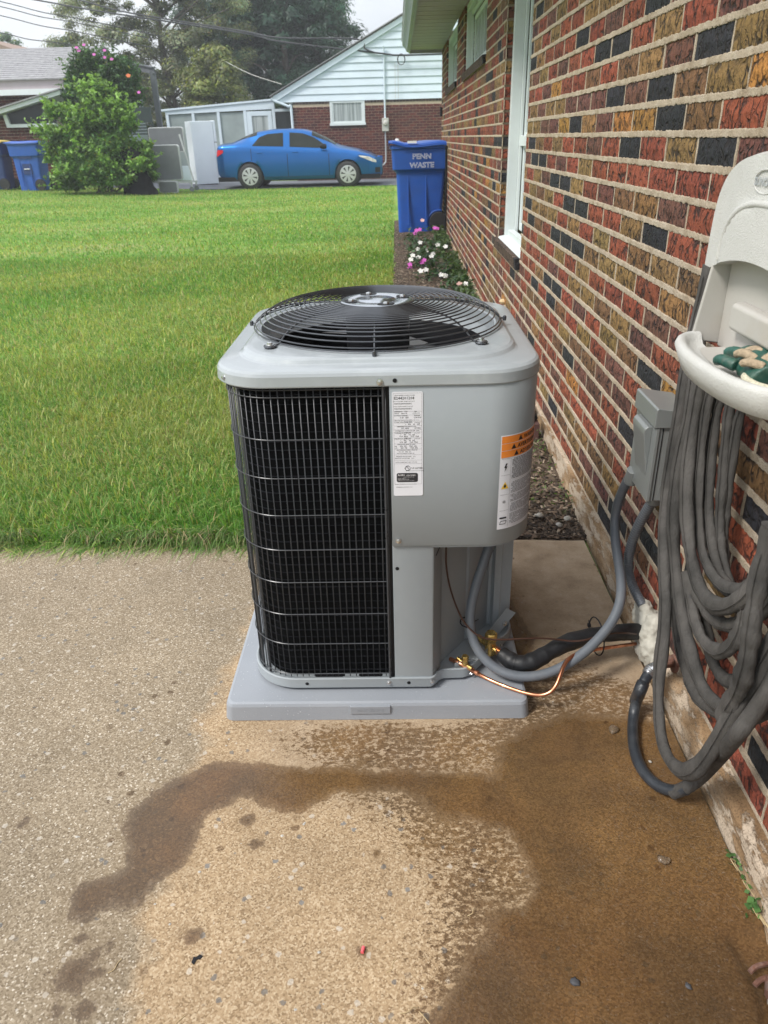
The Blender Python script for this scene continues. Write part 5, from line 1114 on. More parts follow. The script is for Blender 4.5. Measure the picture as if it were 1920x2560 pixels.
MB().tube([(.655+.010*math.cos(t), .826+.010*math.sin(t), .016) for t in [2*math.pi*i/14 for i in range(14)]], .004, 6, closed=True).build('ring_end', 'rust', rt, smooth=True)

# ------------------------------------------------------------------ small things on the concrete
def rock(name, loc, r, mat, label, cat='stone', flat=.45, seed=0, group=None):
    bm = bmesh.new(); bmesh.ops.create_icosphere(bm, subdivisions=2, radius=1)
    for v_ in bm.verts:
        n_ = noise.noise(v_.co*1.6+Vector((seed*3.1, 0, 0))); v_.co *= 1+.55*n_; v_.co = Vector((v_.co.x*r, v_.co.y*r*.8, max(v_.co.z*r*flat, -r*.2)))
    me_ = bpy.data.meshes.new(name); bm.to_mesh(me_); bm.free(); me_.shade_smooth(); me_.materials.append(MT[mat]); o = link(name, me_); o.location = loc; o.rotation_euler.z = seed*1.3
    return tag(o, label, cat, group)
rock('wet_lump', (.507, 1.374, .004), .015, 'lump', 'wet translucent brown lump on the stained concrete left of the hose loop', 'lump', .5, 3)
rock('wet_lump', (.510, 1.010, .004), .0125, 'lump', 'wet translucent lump on dark wet concrete in front of hose loops', 'lump', .5, 7)
rock('white_crumb', (.616, 1.311, .004), .0075, 'white_ink', 'small white crumb on concrete inside the grey hose loop', 'crumb', .6, 5)
rock('pale_crumb', (.564, 1.27, .003), .004, 'stone_light', 'tiny pale crumb on concrete between the two hanging hose loops', 'crumb', .6, 9)
rock('black_flake', (.285, .772, .002), .0095, 'stone_dark', 'dark flake on the wet concrete near the bottom centre right', 'flake', .3, 2)
rock('black_flake', (.475, .765, .002), .0065, 'stone_dark', 'small dark flake on wet concrete near the bottom right corner', 'flake', .35, 4)
fl = MB().prism([(-.008, -.006), (-.003, -.010), (.0, -.001), (.006, .0), (.010, .005), (.004, .008), (-.002, .003), (-.006, .004)], .001, .0025); fo_ = fl.build('plastic_scrap', 'black'); fo_.location = (-.377, .812, 0)
tag(fo_, 'little torn black plastic scrap on dry tan concrete lower left', 'scrap')
pk = MB().tube([(0, 0, .0035), (.0, .011, .0035)], .0032, 10).build('pink_tube', 'pink', None, smooth=True); pk.location = (-.082, .822, 0); pk.rotation_euler.z = -.2; tag(pk, 'tiny pink plastic tube on the tan concrete near the bottom centre', 'tube')
for i, (x, y, a, l_) in enumerate(((-.39, .70, .8, .05), (.03, .705, 2.2, .045), (-.62, 1.34, 1.1, .06), (.0, .725, .3, .03), (-.52, .80, 1.0, .03), (.12, .90, .7, .022), (-.03, .80, .95, .03))):
    p = [Vector((math.cos(a)*l_*(t-.5), math.sin(a)*l_*(t-.5), .0015+.006*math.sin(t*3)*(i % 2))) for t in (0, .35, .7, 1)]
    p[1] += Vector((.003, -.003, 0)); o = MB().tube(smoothpts(p, 4), .0008, 5).build('grass_straw', 'straw', None, smooth=True); o.location = (x, y, 0); tag(o, ('dry straw lying on tan concrete at the bottom left', 'dry straw at the bottom edge right of the tan patch', 'dry straw on the grey concrete left of the pad', 'short dry straw near the bottom edge centre', 'bent dry straw beside the dark footprints of water', 'short straw on the wet edge right of centre', 'thin straw near the pink tube')[i], 'straw')
pb = MB(); rq = random.Random(21)
for i in range(520):
    x, y = rq.uniform(-1.25, .64), rq.uniform(.62, 2.3)
    if (-.47 < x < .33 and y > 1.4) or (x > -.02 and y < 1.42 and rq.random() < .93) or rq.random() < .35 or wet[min(len(py_)-1, int(np.searchsorted(py_, y))), min(len(px_)-1, int(np.searchsorted(px_, x)))] > .46: continue
    r_ = rq.uniform(.0012, .0032)*(1.3 if y < 1.2 else 1); n_ = 6; a0 = rq.random()*6; st_ = rq.uniform(.5, 1)
    top_ = [(x+r_*math.cos(a0+2*math.pi*k/n_)*rq.uniform(.7, 1.1), y+st_*r_*math.sin(a0+2*math.pi*k/n_), .0002) for k in range(n_)]
    pb.add(top_+[(x, y, .0012)], [(k, (k+1) % n_, n_) for k in range(n_)])
tag(pb.build('grit', 'stone_light', None, smooth=False), 'pale loose grit scattered over the concrete', 'grit', kind='stuff')

# ------------------------------------------------------------------ lettered wheelie bin by the wall
def bin_(name, loc, mat, lidmat, label, group, word=None, sc=1.0, front_view=False):
    r = empty(name, (0, 0, 0), label, 'bin', group)
    def ring(x0, x1, y0, y1, z, rr=.05): return [(x, y, z) for x, y in rrect(x0, x1, y0, y1, rr, 4)]
    RL = [ring(-.285, .285, -.24, .24, 0, .04), ring(-.288, .290, -.245, .245, .03), ring(-.312, .345, -.275, .275, .74), ring(-.322, .350, -.283, .283, .765), ring(-.362, .385, -.315, .315, .80), ring(-.375, .40, -.33, .33, 1.04), ring(-.395, .42, -.345, .345, 1.05), ring(-.395, .42, -.345, .345, 1.09), ring(-.37, .40, -.325, .325, 1.09), ring(-.36, .39, -.31, .31, 1.02)]
    m_ = MB(); n_ = len(RL[0])
    for a, b in zip(RL[:-1], RL[1:]): m_.add(a+b, [(k, (k+1) % n_, n_+(k+1) % n_, n_+k) for k in range(n_)])
    m_.add(RL[0], [tuple(range(n_))[::-1]]); m_.build('bin_body', mat, r, smooth=True, ang=30, fix=False)
    ribs = MB().box((-.16, -.292, .10), (-.145, -.262, .72), Matrix.Rotation(rad(-3), 3, 'X')).box((.08, -.292, .10), (.095, -.262, .72), Matrix.Rotation(rad(-3), 3, 'X')); ribs.build('rib', mat, r, bevel=.005)
    li = MB(); P = []
    for i in range(13):
        x = -.41+.86*i/12; row = []
        for j in range(9):
            y = -.355+.71*j/8; ey = min(j, 8-j)/1.5; ex = min(i, 12-i)/1.5
            row.append((x, y, 1.088+.035*min(1, ex)*min(1, ey)+.040*max(0, .25-(i/12))/.25*(1 if word else .3)+.012*math.sin(x*9+y*3)*(1 if word else .3)))
        P.append(row)
    li.grid(P); li.grid([[(p[0], p[1], p[2]) for p in P[k]] for k in (0,)]+[[(p[0], p[1], 1.082) for p in P[0]]]); li.grid([[row[0] for row in P], [(row[0][0], row[0][1], row[0][2]-.022) for row in P]])
    lo = li.build('bin_lid', lidmat, r, smooth=True, ang=50, fix=False); so_ = lo.modifiers.new('t', 'SOLIDIFY'); so_.thickness = .008
    MB().tube([(.45, -.25, 1.07), (.45, .25, 1.07)], .016, 10).build('handle', mat, r, smooth=True)
    for y in (-.25, .25): MB().beam((.38, y, 1.06), (.455, y, 1.075), .03, .03).build('handle_bracket', mat, r, bevel=.004)
    for y in (-.262, .262):
        wh = MB().lathe([(.124, -.028), (.130, -.020), (.130, .020), (.124, .028), (.095, .028), (.09, .018), (.03, .018), (.028, .026), (.004, .027)], (.262, y, .130), 28, 'y').build('wheel', 'rubber', r, smooth=True, ang=35)
        for k in range(6):
            a = rad(60*k+10); MB().beam((.262+.03*math.cos(a), y-.021 if y < 0 else y+.021, .13+.03*math.sin(a)), (.262+.092*math.cos(a), y-.021 if y < 0 else y+.021, .13+.092*math.sin(a)), .004, .018, (0, 1, 0)).build('spoke', 'rubber', wh)
    MB().tube([(.262+.150*math.cos(t), -.262, .13+.150*math.sin(t)) for t in [rad(75+105*i/10) for i in range(11)]]+[(.112, -.252, .02)], .010, 8).build('wheel_arch', mat, r, smooth=True)
    MB().tube([(.262, -.28, .13), (.262, .28, .13)], .012, 8).build('axle', 'rubber', r)
    if word:
        for t_, z_ in zip(word, (.925, .820)):
            for off, mt_, dy in ((.025, 'white_ink', 0), (-.022, mat, -.0015)):
                vs, fs = text_verts(t_, .088, 'CENTER', bold=off); MB().add([(.03+x*1.12, -.331+.0-(y+z_-.8)*.066+dy-.001, z_+y) for x, y, z in vs], fs).build('bin_lettering', mt_, r, fix=False)
    if front_view:
        MB().box((-.10, -.305, .84), (.10, -.30+.0, .86)).build('grip', mat, r)
    r.location = loc; r.scale = (sc,)*3
    return r
bR = bin_('wheelie_bin', (.325, 11.78, .052), 'bin_blue', 'bin_blue', 'blue wheelie bin with white lettering standing against the near brick wall', None, ('PENN', 'WASTE'), 1.05)
MB().box((-.16, -.353, 1.112), (-.04, -.30, 1.140)).build('lid_sticker', 'white_ink', None); _s = bpy.data.objects['lid_sticker']; _s.parent = bR

# ------------------------------------------------------------------ the car in the driveway
def interp(x, tab): return float(np.interp(x, [t[0] for t in tab], [t[1] for t in tab]))
car = empty('parked_car', (-4.95, 22.35, .115), 'metallic blue four door sedan parked across the driveway before the white gabled house', 'car')
CL = 4.55
ztop = [(0, .93), (.04, 1.12), (.12, 1.135), (.45, 1.17), (.62, 1.235), (.9, 1.34), (1.2, 1.425), (1.6, 1.470), (2.0, 1.478), (2.4, 1.455), (2.7, 1.385), (3.0, 1.24), (3.35, 1.045), (3.6, .985), (3.9, .925), (4.2, .835), (4.4, .74), (4.5, .62), (4.55, .50)]
zbelt = [(0, .86), (.04, 1.03), (.12, 1.06), (.45, 1.07), (.9, 1.055), (1.5, 1.01), (2.4, .965), (3.0, .93), (3.35, .905), (3.6, .885), (3.9, .845), (4.2, .76), (4.4, .67), (4.5, .57), (4.55, .48)]
zbot = [(0, .36), (.1, .27), (.35, .20), (1.5, .19), (3.0, .19), (4.1, .19), (4.4, .19), (4.55, .28)]
wid = [(0, .70), (.05, .76), (.2, .82), (.6, .87), (1.4, .88), (3.2, .88), (3.9, .865), (4.2, .81), (4.4, .72), (4.5, .62), (4.55, .54)]
NX = 110
def section(x):
    zt, zb_, z0, W_ = interp(x, ztop), interp(x, zbelt), interp(x, zbot), interp(x, wid); h = zt-zb_; cab = min(1, max(0, (h-.11)/.22))
    pts = [(W_-.06, z0), (W_-.012, z0+.04), (W_-.002, z0+.12), (W_, .45), (W_+.004, .60), (W_-.002, .72), (W_-.014, (zb_+.72)/2+.02), (W_-.026, zb_-.035), (W_-.045, zb_)]
    a = [(.055, .04), (.10, .24), (.16, .48), (.215, .72), (.27, .90), (.36, .965), (.55, .99), (.88, 1.0)]; b = [(.08, .30), (.14, .50), (.22, .68), (.32, .82), (.44, .90), (.56, .96), (.7, .985), (.88, 1.0)]
    for (da, ta), (db_, tb_) in zip(a, b):
        d = db_+(da-db_)*cab; t = tb_+(ta-tb_)*cab; pts.append((max(0, (W_-d) if d < .87 else 0), zb_+h*t))
    return pts
WHX = (.915, 3.615); WR = .325
xsC = sorted(set([CL*(1-math.cos(math.pi*i/NX))/2*.35+CL*i/NX*.65 for i in range(NX+1)]))
body = MB(); K = None; rowsC = []
for x in xsC:
    s_ = section(x); K = len(s_); rowsC.append([Vector((x, -y, z)) for y, z in s_]+[Vector((x, y, z)) for y, z in s_[::-1][1:]])
# wheel arches: lift the lowest points to the arch
for row in rowsC:
    for wx in WHX:
        dx = abs(row[0].x-wx)
        if dx < WR+.035:
            za = .31+math.sqrt(max(0, (WR+.035)**2-dx*dx)); n_ = len(row)
            for side in (range(0, 8), range(n_-1, n_-9, -1)):
                for k, idx in enumerate(side):
                    if row[idx].z < za+.002*k: row[idx].z = za+.004*k
body.grid(rowsC)
body.add([tuple(p) for p in rowsC[0]], [tuple(range(len(rowsC[0])))]); body.add([tuple(p) for p in rowsC[-1]], [tuple(range(len(rowsC[-1])))])
OX = Vector((-4.95, 22.35+.88, .115))
def place(m_): m_.v = [tuple(Vector(p)+OX) for p in m_.v]; return m_
cb = place(body).build('body', 'paint', car, smooth=True, ang=45)
def side_y(x, z):
    s_ = section(x)
    for (y0, z0), (y1, z1) in zip(s_[:-1], s_[1:]):
        if z0 <= z <= z1 and z1 > z0: return y0+(y1-y0)*(z-z0)/(z1-z0)
    return s_[-2][0]
def sidepanel(name, xa, xb, lo, hi, mat, off, parent, n=14, both=True, sides=(-1, 1)):
    m_ = MB()
    for sgn in sides:
        P = []
        for i in range(n+1):
            x = xa+(xb-xa)*i/n; a, b = lo(x), max(lo(x)+.002, hi(x)); P.append([(x, sgn*(side_y(x, a+(b-a)*t)+off), a+(b-a)*t) for t in (0, .25, .5, .75, 1)])
        m_.grid(P)
    return place(m_).build(name, mat, parent, smooth=True, fix=False)
roofl = lambda x: interp(x, [(.98, 1.06), (1.22, 1.27), (1.42, 1.335), (1.7, 1.365), (1.93, 1.375)])
sidepanel('rear_side_window', 1.03, 1.88, lambda x: interp(x, [(1.0, 1.065), (1.9, 1.03)]), lambda x: interp(x, [(1.03, 1.075), (1.22, 1.27), (1.45, 1.345), (1.88, 1.368)]), 'glass_car', .006, car, sides=(-1,))
sidepanel('rear_side_window', 1.03, 1.88, lambda x: interp(x, [(1.0, 1.065), (1.9, 1.03)]), lambda x: interp(x, [(1.03, 1.075), (1.22, 1.27), (1.45, 1.345), (1.88, 1.368)]), 'glass_car', .006, car, sides=(1,))
sidepanel('front_side_window', 2.05, 3.06, lambda x: interp(x, [(2.05, 1.02), (3.1, .965)]), lambda x: interp(x, [(2.05, 1.37), (2.4, 1.345), (2.7, 1.245), (2.95, 1.09), (3.06, .985)]), 'glass_car', .006, car, sides=(-1,))
sidepanel('front_side_window', 2.05, 3.06, lambda x: interp(x, [(2.05, 1.02), (3.1, .965)]), lambda x: interp(x, [(2.05, 1.37), (2.4, 1.345), (2.7, 1.245), (2.95, 1.09), (3.06, .985)]), 'glass_car', .006, car, sides=(1,))
for xx in (1.965, 3.10, .98): sidepanel('door_seam', xx, xx+.015, lambda x: .30 if xx > 1 else .70, lambda x: 1.0, 'black', .003, car, 1)
sidepanel('sill_seam', 1.3, 3.2, lambda x: .285, lambda x: .292, 'black', .003, car)
# windscreens
for nm, xa, xb, tw in (('rear_window', .60, 1.16, .02), ('windscreen', 2.66, 3.30, .02)):
    m_ = MB(); P = []
    for i in range(9):
        x = xa+(xb-xa)*i/8; s_ = section(x); i1 = 12; P.append([(x, -y, z+.006) for y, z in s_[12:]]+[(x, y, z+.006) for y, z in s_[12:][::-1][1:]])
    place(m_.grid(P)).build(nm, 'glass_car', car, smooth=True, fix=False)
for xh in (1.15, 2.13):
    place(MB().tube([(xh, -.888, .885), (xh+.02, -.912, .89), (xh+.13, -.912, .888), (xh+.15, -.886, .882)], .011, 8)).build('door_handle', 'paint', car, smooth=True)
m_ = MB().lathe([(.01, -.07), (.055, -.06), (.07, 0), (.055, .06), (.01, .07)], (0, 0, 0), 14, 'x'); m_.v = [(p[0]*1.3+2.98, p[1]*.6-.93, p[2]+1.01) for p in m_.v]; place(m_).build('wing_mirror', 'black', car, smooth=True)
sidepanel('tail_light', .02, .22, lambda x: interp(x, [(0, .80), (.22, .92)]), lambda x: interp(x, [(0, .99), (.22, .98)]), 'red_lens', .008, car, 5)
sidepanel('headlight', 3.93, 4.40, lambda x: interp(x, [(3.93, .745), (4.3, .60), (4.4, .58)]), lambda x: interp(x, [(3.93, .77), (4.2, .735), (4.4, .64)]), 'clear_lens', .010, car, 10)
sidepanel('fog_light', 4.36, 4.5, lambda x: .33, lambda x: .46, 'black', .006, car, 4)
place(MB().box((4.49, -.5, .25), (4.56, .5, .42))).build('front_grille', 'black', car, bevel=.01)
place(MB().box((.02, -.85, .19), (4.5, .85, .30))).build('underbody', 'black', car)
for wx in WHX:
    for sy in (-1, 1):
        y0 = sy*.80
        arch_ = place(MB().lathe([(.34, -.10), (.355, .06)], (wx, y0*.97, .31), 28, 'y', capt=False)).build('wheel_well', 'black', car)
        ty = place(MB().lathe([(.20, -.095), (.285, -.100), (.312, -.085), (.315, 0), (.312, .085), (.285, .100), (.20, .095)], (wx, y0, .312), 32, 'y')).build('wheel', 'rubber', car, smooth=True, ang=50)
        yo = y0+sy*.098
        place(MB().lathe([(.02, 0), (.218, -.004*sy), (.222, .008*sy), (.195, .012*sy), (.19, -.002), (.02, .0)] if sy > 0 else [(.19, .002), (.195, -.012), (.222, -.008), (.218, .004)], (wx, yo, .312), 32, 'y', capb=False, capt=False)).build('rim', 'alloy', ty, smooth=True, ang=30, fix=False)
        place(MB().lathe([(.02, -.002), (.2, 0)], (wx, yo-sy*.004, .312), 24, 'y')).build('wheel_disc', 'black', ty)
        sp = MB()
        for k in range(8):
            a = rad(45*k+12); ca, sa = math.cos(a), math.sin(a); q0, q1 = .03, .198
            vs_ = [Vector((wx+ca*r_-sa*h, yo+sy*.008*(1.2-r_*4*.8), .312+sa*r_+ca*h)) for r_, h in ((q0, -.018), (q1, -.048), (q1, .048), (q0, .018))]
            sp.add(vs_, [(0, 1, 2, 3)])
        sp.lathe([(.045, 0), (.04, .012*sy), (.01, .014*sy)], (wx, yo+.004*sy, .312), 14, 'y')
        place(sp).build('wheel_spoke', 'alloy', ty, fix=False)

# ------------------------------------------------------------------ white fridge and stuff on the driveway
fr = empty('refrigerator', (-5.85, 24.7, .13), 'white refrigerator standing outside on the driveway behind the blue car', 'refrigerator')
R_ = Matrix.Rotation(rad(28), 3, 'Z')
def rb_(m_, piv=(-5.85, 24.7, 0), R__=R_):
    p = Vector(piv); m_.v = [tuple(R__ @ (Vector(v_)-p)+p) for v_ in m_.v]; return m_
rb_(MB().box((-6.18, 24.4, .17), (-5.52, 25.04, 1.86))).build('cabinet', 'fridge', fr, bevel=.012)
rb_(MB().box((-5.515, 24.4, 1.30), (-5.44, 25.04, 1.87))).build('freezer_door', 'fridge', fr, bevel=.015)
rb_(MB().box((-5.515, 24.4, .22), (-5.44, 25.04, 1.285))).build('fridge_door', 'fridge', fr, bevel=.015)
rb_(MB().box((-5.515, 24.402, 1.287), (-5.45, 25.03, 1.298))).build('door_gap', 'black', fr); rb_(MB().box((-6.1, 24.45, .12), (-5.55, 25.0, .17))).build('plinth', 'black', fr)
def folded_table(loc, w_, h_, label, n=2):
    r = empty('folding_table', (0, 0, 0), label, 'table', 'grey folding tables leaning by the shrub')
    for i in range(n):
        x = i*.07
        MB().prism(rrect(-w_, 0, 0, h_, .05, 5), .02+i*.08, .05+i*.08, 'y').build('table_top', 'table_grey', r, bevel=.003)
        m_ = MB(); pts = [(a, .035+i*.08, b) for a, b in rrect(-w_, 0, 0, h_, .05, 5)]; m_.tube(pts, .017, 6, closed=True); m_.build('table_rim', 'table_rim', r, smooth=True)
    r.location = loc; return r
gz_ = terr(-6.2, 21.6)
t1 = folded_table((-5.62, 21.15, gz_+.30), .80, .80, 'grey folding table standing upright on the wheeled cart nearest the shrub')
t2 = folded_table((-5.60, 21.75, gz_+.95), .90, .56, 'grey folding table standing highest behind the other folded tables'); t2.rotation_euler.z = 0
t3 = folded_table((-5.70, 20.85, gz_+.0), .46, .26, 'low grey folded table end lying in front of the cart by the lawn')
ct = empty('table_cart', (-5.8, 21.3, gz_), 'low wheeled cart carrying the grey folded tables beside the shrub', 'cart')
MB().beam((-6.5, 21.05, gz_+.25), (-5.32, 21.05, gz_+.23), .05, .035).beam((-6.5, 21.55, gz_+.25), (-5.32, 21.55, gz_+.23), .05, .035).beam((-5.35, 21.0, gz_+.23), (-5.35, 21.6, gz_+.23), .05, .035).build('cart_frame', 'table_rim', ct)
MB().beam((-5.60, 21.4, gz_+1.35), (-5.34, 21.25, gz_+.26), .03, .03).build('cart_brace', 'table_rim', ct)
for y in (21.05, 21.55): MB().lathe([(.02, -.03), (.06, -.03), (.06, .03), (.02, .03)], (-5.36, y, gz_+.065), 14, 'y').build('caster', 'table_grey', ct, smooth=True, ang=40); MB().beam((-5.36, y, gz_+.22), (-5.36, y, gz_+.09), .05, .03, (1, 0, 0)).build('caster_fork', 'table_rim', ct)
# covered grill
gr = empty('covered_grill', (-6.6, 20.55, gz_), 'barbecue grill under a black weather cover half hidden by the shrub', 'grill')
m_ = MB(); P = []
for (z, hx, hy) in ((.0, .40, .34), (.3, .39, .33), (.62, .41, .34), (.80, .46, .36), (.93, .48, .37), (.98, .43, .34), (1.08, .36, .28), (1.16, .22, .18), (1.18, .02, .02)):
    P.append([(-6.62+hx*.85*math.copysign(abs(math.cos(t))**.55, math.cos(t))+.02*math.sin(t*7+z*9), 20.6+hy*math.copysign(abs(math.sin(t))**.55, math.sin(t)), gz_+z+.015*math.sin(t*5)) for t in [2*math.pi*i/40 for i in range(41)]])
m_.grid(P[:7]); m_.build('cover_skirt', 'tarp', gr, smooth=True, fix=False); MB().grid(P[6:]).build('cover_top', 'tarp_grey', gr, smooth=True, fix=False)
mw_ = empty('tarp_heap', (-6.1, 20.3, gz_), 'black tarpaulin draped over a frame with red edge in front of the grill', 'tarp')
m_ = MB(); P = []
for i in range(9):
    t = i/8; P.append([(-6.75+.42*s_+(.34*t if s_ > .2 else .05*t)+.03*math.sin(i*2+s_*6), 20.25-.12*t+.05*math.sin(s_*8+i), gz_+.78*(1-t)+(.04 if 0 < s_ < 1 else 0)*(1-t)) for s_ in [j/8 for j in range(9)]])
m_.grid(P).build('tarp_sheet', 'tarp', mw_, smooth=True, fix=False)
MB().tube(smoothpts([(-6.7, 20.22, gz_+.80), (-6.5, 20.22, gz_+.82), (-6.36, 20.22, gz_+.80), (-6.28, 20.20, gz_+.72)], 4), .012, 6).build('red_edge', 'red_lens', mw_, smooth=True)
# a steel post and beam
sb2 = empty('steel_hoist_frame', (-6.45, 22.8, .16), 'grey steel post with long overhanging beam rising behind the shrub', 'steel frame')
MB().box((-6.53, 22.74, .1), (-6.39, 22.86, 3.02)).build('post', 'steel_grey', sb2, bevel=.004)
MB().beam((-6.40, 22.75, 3.10), (-7.72, 24.0, 3.40), .12, .03).beam((-6.40, 22.75, 2.96), (-7.72, 24.0, 3.27), .12, .03).beam((-6.40, 22.75, 3.03), (-7.72, 24.0, 3.335), .03, .12).build('beam', 'steel_grey', sb2)
dg_ = empty('garden_rack', (-6.9, 22.0, .17), 'dark green slatted garden rack behind shrub beside the steel post', 'rack')
MB().box((-7.05, 22.0, 1.80), (-6.42, 22.03, 2.16)).build('rack_panel', 'dark_green_metal', dg_, bevel=.004)
for i in range(4): MB().box((-7.0, 22.0, 1.52+i*.07), (-6.44, 22.02, 1.555+i*.07)).build('rack_slat', 'dark_green_metal', dg_)
for x in (-7.04, -6.43): MB().box((x-.015, 22.0, .15), (x+.015, 22.03, 1.8)).build('rack_leg', 'dark_green_metal', dg_)
# bins on the left
binl = bin_('wheelie_bin', (-9.56, 21.25, terr(-9.6, 21.2)), 'bin_blue2', 'bin_blue2', 'blue wheelie bin with blue lid standing left of the big shrub', 'wheelie bins by the left house', None, 1.03, True); binl.rotation_euler.z = 0
for pnm, bx_ in (('recess', ((-.16, -.30, .74), (.18, -.285, .80))), ('recess', ((-.10, -.283, .38), (.12, -.262, .62)))):
    o = MB().box(*bx_).build('front_recess', 'bin_navy'); o.parent = binl
o = MB().tube([(-.06, -.295, .50), (.08, -.295, .50)], .012, 8).build('lift_bar', 'bolt'); o.parent = binl
bin_('wheelie_bin', (-10.55, 21.35, terr(-10.5, 21.3)), 'bin_navy', 'bin_yellow', 'dark blue wheelie bin with yellow lid at the left edge', 'wheelie bins by the left house', None, 1.03)

# ------------------------------------------------------------------ white gabled brick house across the drive
nh = empty('gabled_house', (0, 26, .1), 'red brick house with pale siding gable and attached white sunroom behind the blue car', 'house')
HY = 26.0; BZ = 2.335
def rowbricks(x0, x1, z0, z1, y, holes, name, parent, course=.0762, mod=.212, seedv=0, pal=((.15, .035, .028), (.12, .030, .026), (.18, .05, .036), (.10, .03, .028))):
    r_ = random.Random(seedv); m_ = MB(); k = 0; z = z0
    while z+course <= z1+.001:
        x = x0-(mod/2 if k % 2 else 0)
        while x < x1:
            segs = [(max(x+.006, x0), min(x+mod-.006, x1))]
            for (a, b, c, d) in holes:
                if z+course > c+.01 and z < d-.01: segs = [q for (p, s_) in segs for q in ((p, min(s_, a)), (max(p, b), s_)) if q[1]-q[0] > .015]
            for (a, b) in segs:
                if b-a < .015: continue
                c = r_.choice(pal); f_ = r_.uniform(.85, 1.15); c = tuple(v_*f_ for v_ in c); ya = y-.010-r_.random()*.002
                za, zb_ = z+.006, z+course-.006
                m_.add([(a, y, za), (b, y, za), (b, y, zb_), (a, y, zb_), (a, ya, za), (b, ya, za), (b, ya, zb_), (a, ya, zb_)], [(4, 5, 6, 7), (0, 1, 5, 4), (1, 2, 6, 5), (2, 3, 7, 6), (3, 0, 4, 7)], c)
            x += mod
        z += course; k += 1
    return tag(m_.build(name, 'brick_j', parent, fix=False), kind='stuff')
hw = [(-2.03, -.95, 1.70, 2.34)]
MB().box((-3.17, HY, 0), (5.2, 33, BZ)).build('wall', 'mortar', nh)
rowbricks(-3.18, 1.5, .06, 2.26, HY, hw, 'brick_courses', nh)
rowbricks(-3.18, 1.5, 2.265, 2.345, HY-.002, hw, 'brick_courses', nh, .07, .10, 5, ((.14, .09, .08), (.10, .07, .065)))
gx = lambda z: -3.70+(z-2.40)/.4925
zz = [2.335, 2.53, 2.736, 2.941, 3.131, 3.334, 3.50, 3.71, 3.91, 4.11, 4.31, 4.51, 4.71]
for a, b in zip(zz[:-1], zz[1:]):
    xr = .72*2+3.70; xa, xb2 = gx(a)+.03, gx(b)+.03
    MB().add([(xa, HY-.045, a), (5.2, HY-.045, a), (5.2, HY-.015, b+.01), (xb2, HY-.015, b+.01), (xa, HY+.02, a), (5.2, HY+.02, a), (5.2, HY+.02, b+.01), (xb2, HY+.02, b+.01)], [(0, 1, 2, 3), (4, 7, 6, 5), (0, 4, 5, 1), (0, 3, 7, 4), (3, 2, 6, 7), (1, 5, 6, 2)]).build('siding_board', 'white_siding', nh)
MB().add([(-3.75, HY-.10, 2.33), (-3.75, HY-.10, 2.50), (1.6, HY-.10, 5.13), (1.6, HY-.10, 5.01), (-3.70, HY+.0, 2.33), (-3.75, HY, 2.50), (1.6, HY, 5.13), (1.6, HY, 5.01)], [(0, 1, 2, 3), (4, 7, 6, 5), (0, 4, 5, 1), (1, 5, 6, 2), (2, 6, 7, 3), (3, 7, 4, 0)]).build('rake_board', 'white_siding', nh)
MB().add([(-3.86, HY-.16, 2.49), (1.6, HY-.16, 5.18), (1.6, 33, 5.18), (-3.86, 33, 2.49), (-3.84, HY-.16, 2.52), (1.6, HY-.16, 5.21), (1.6, 33, 5.21), (-3.84, 33, 2.52)], [(3, 2, 1, 0), (4, 5, 6, 7), (0, 1, 5, 4), (2, 3, 7, 6), (3, 0, 4, 7)]).build('roof', 'roof', nh)
wf = MB().box((-2.03, HY-.03, 1.70), (-1.96, HY+.03, 2.34)).box((-1.02, HY-.03, 1.70), (-.95, HY+.03, 2.34)).box((-1.96, HY-.03, 2.28), (-1.02, HY+.03, 2.34)).box((-2.05, HY-.06, 1.665), (-.93, HY+.03, 1.73)).box((-1.96, HY-.015, 1.73), (-1.92, HY+.03, 2.28)).box((-1.06, HY-.015, 1.73), (-1.02, HY+.03, 2.28)).box((-1.92, HY-.015, 1.73), (-1.06, HY+.03, 1.78)).build('window', 'white_trim', nh)
MB().box((-1.92, HY-.004, 1.78), (-1.06, HY+.0, 2.28)).build('glass', 'curtain', wf)
rowbricks(-2.05, -.93, 1.585, 1.66, HY-.012, [], 'window_sill_bricks', nh, .072, .075, 9, ((.07, .045, .04), (.09, .055, .05)))
# meter and mast
ms = empty('electric_meter', (-.32, 25.9, 1.4), 'grey electric meter box with tall service conduit on the red brick gable wall', 'meter')
MB().box((-.43, 25.86, 1.47), (-.22, 25.97, 1.84)).build('meter_box', 'meter', ms, bevel=.01); MB().lathe([(.01, -.06), (.06, -.055), (.075, -.03), (.078, 0)], (-.325, 25.86, 1.70), 20, 'y').build('meter_dial', 'clear_lens', ms, smooth=True)
MB().tube([(-.33, 25.93, 1.84), (-.33, 25.93, 3.62), (-.33, 25.90, 3.72), (-.33, 25.82, 3.70)], .028, 10).build('service_mast', 'white_siding', ms, smooth=True)
MB().tube(smoothpts([(-.33, 25.93, 1.47), (-.33, 25.93, .72), (-.36, 25.9, .58), (-.46, 25.86, .50)], 4), .024, 10).build('lower_conduit', 'gutter', ms, smooth=True)
cl_ = MB().tube([(.19+.115*math.cos(t), 25.84, 3.37+.14*math.sin(t)) for t in [2*math.pi*i/24 for i in range(24)]], .010, 6, closed=True); cl_.tube([(.19+.10*math.cos(t), 25.83, 3.36+.13*math.sin(t)) for t in [2*math.pi*i/24 for i in range(24)]], .007, 6, closed=True)
tag(cl_.build('cable_loop', 'cable', None, smooth=True), 'round loop of spare cable hanging on the pale siding gable', 'cable loop')
tag(MB().tube([(.0, 25.9, 2.35), (-.0, 25.9, 3.3)], .006, 5).tube([(.09, 25.9, 2.35), (.09, 25.9, 3.3)], .006, 5).build('drop_cables', 'meter', None), 'two thin vertical cables running down the pale siding', 'cables')
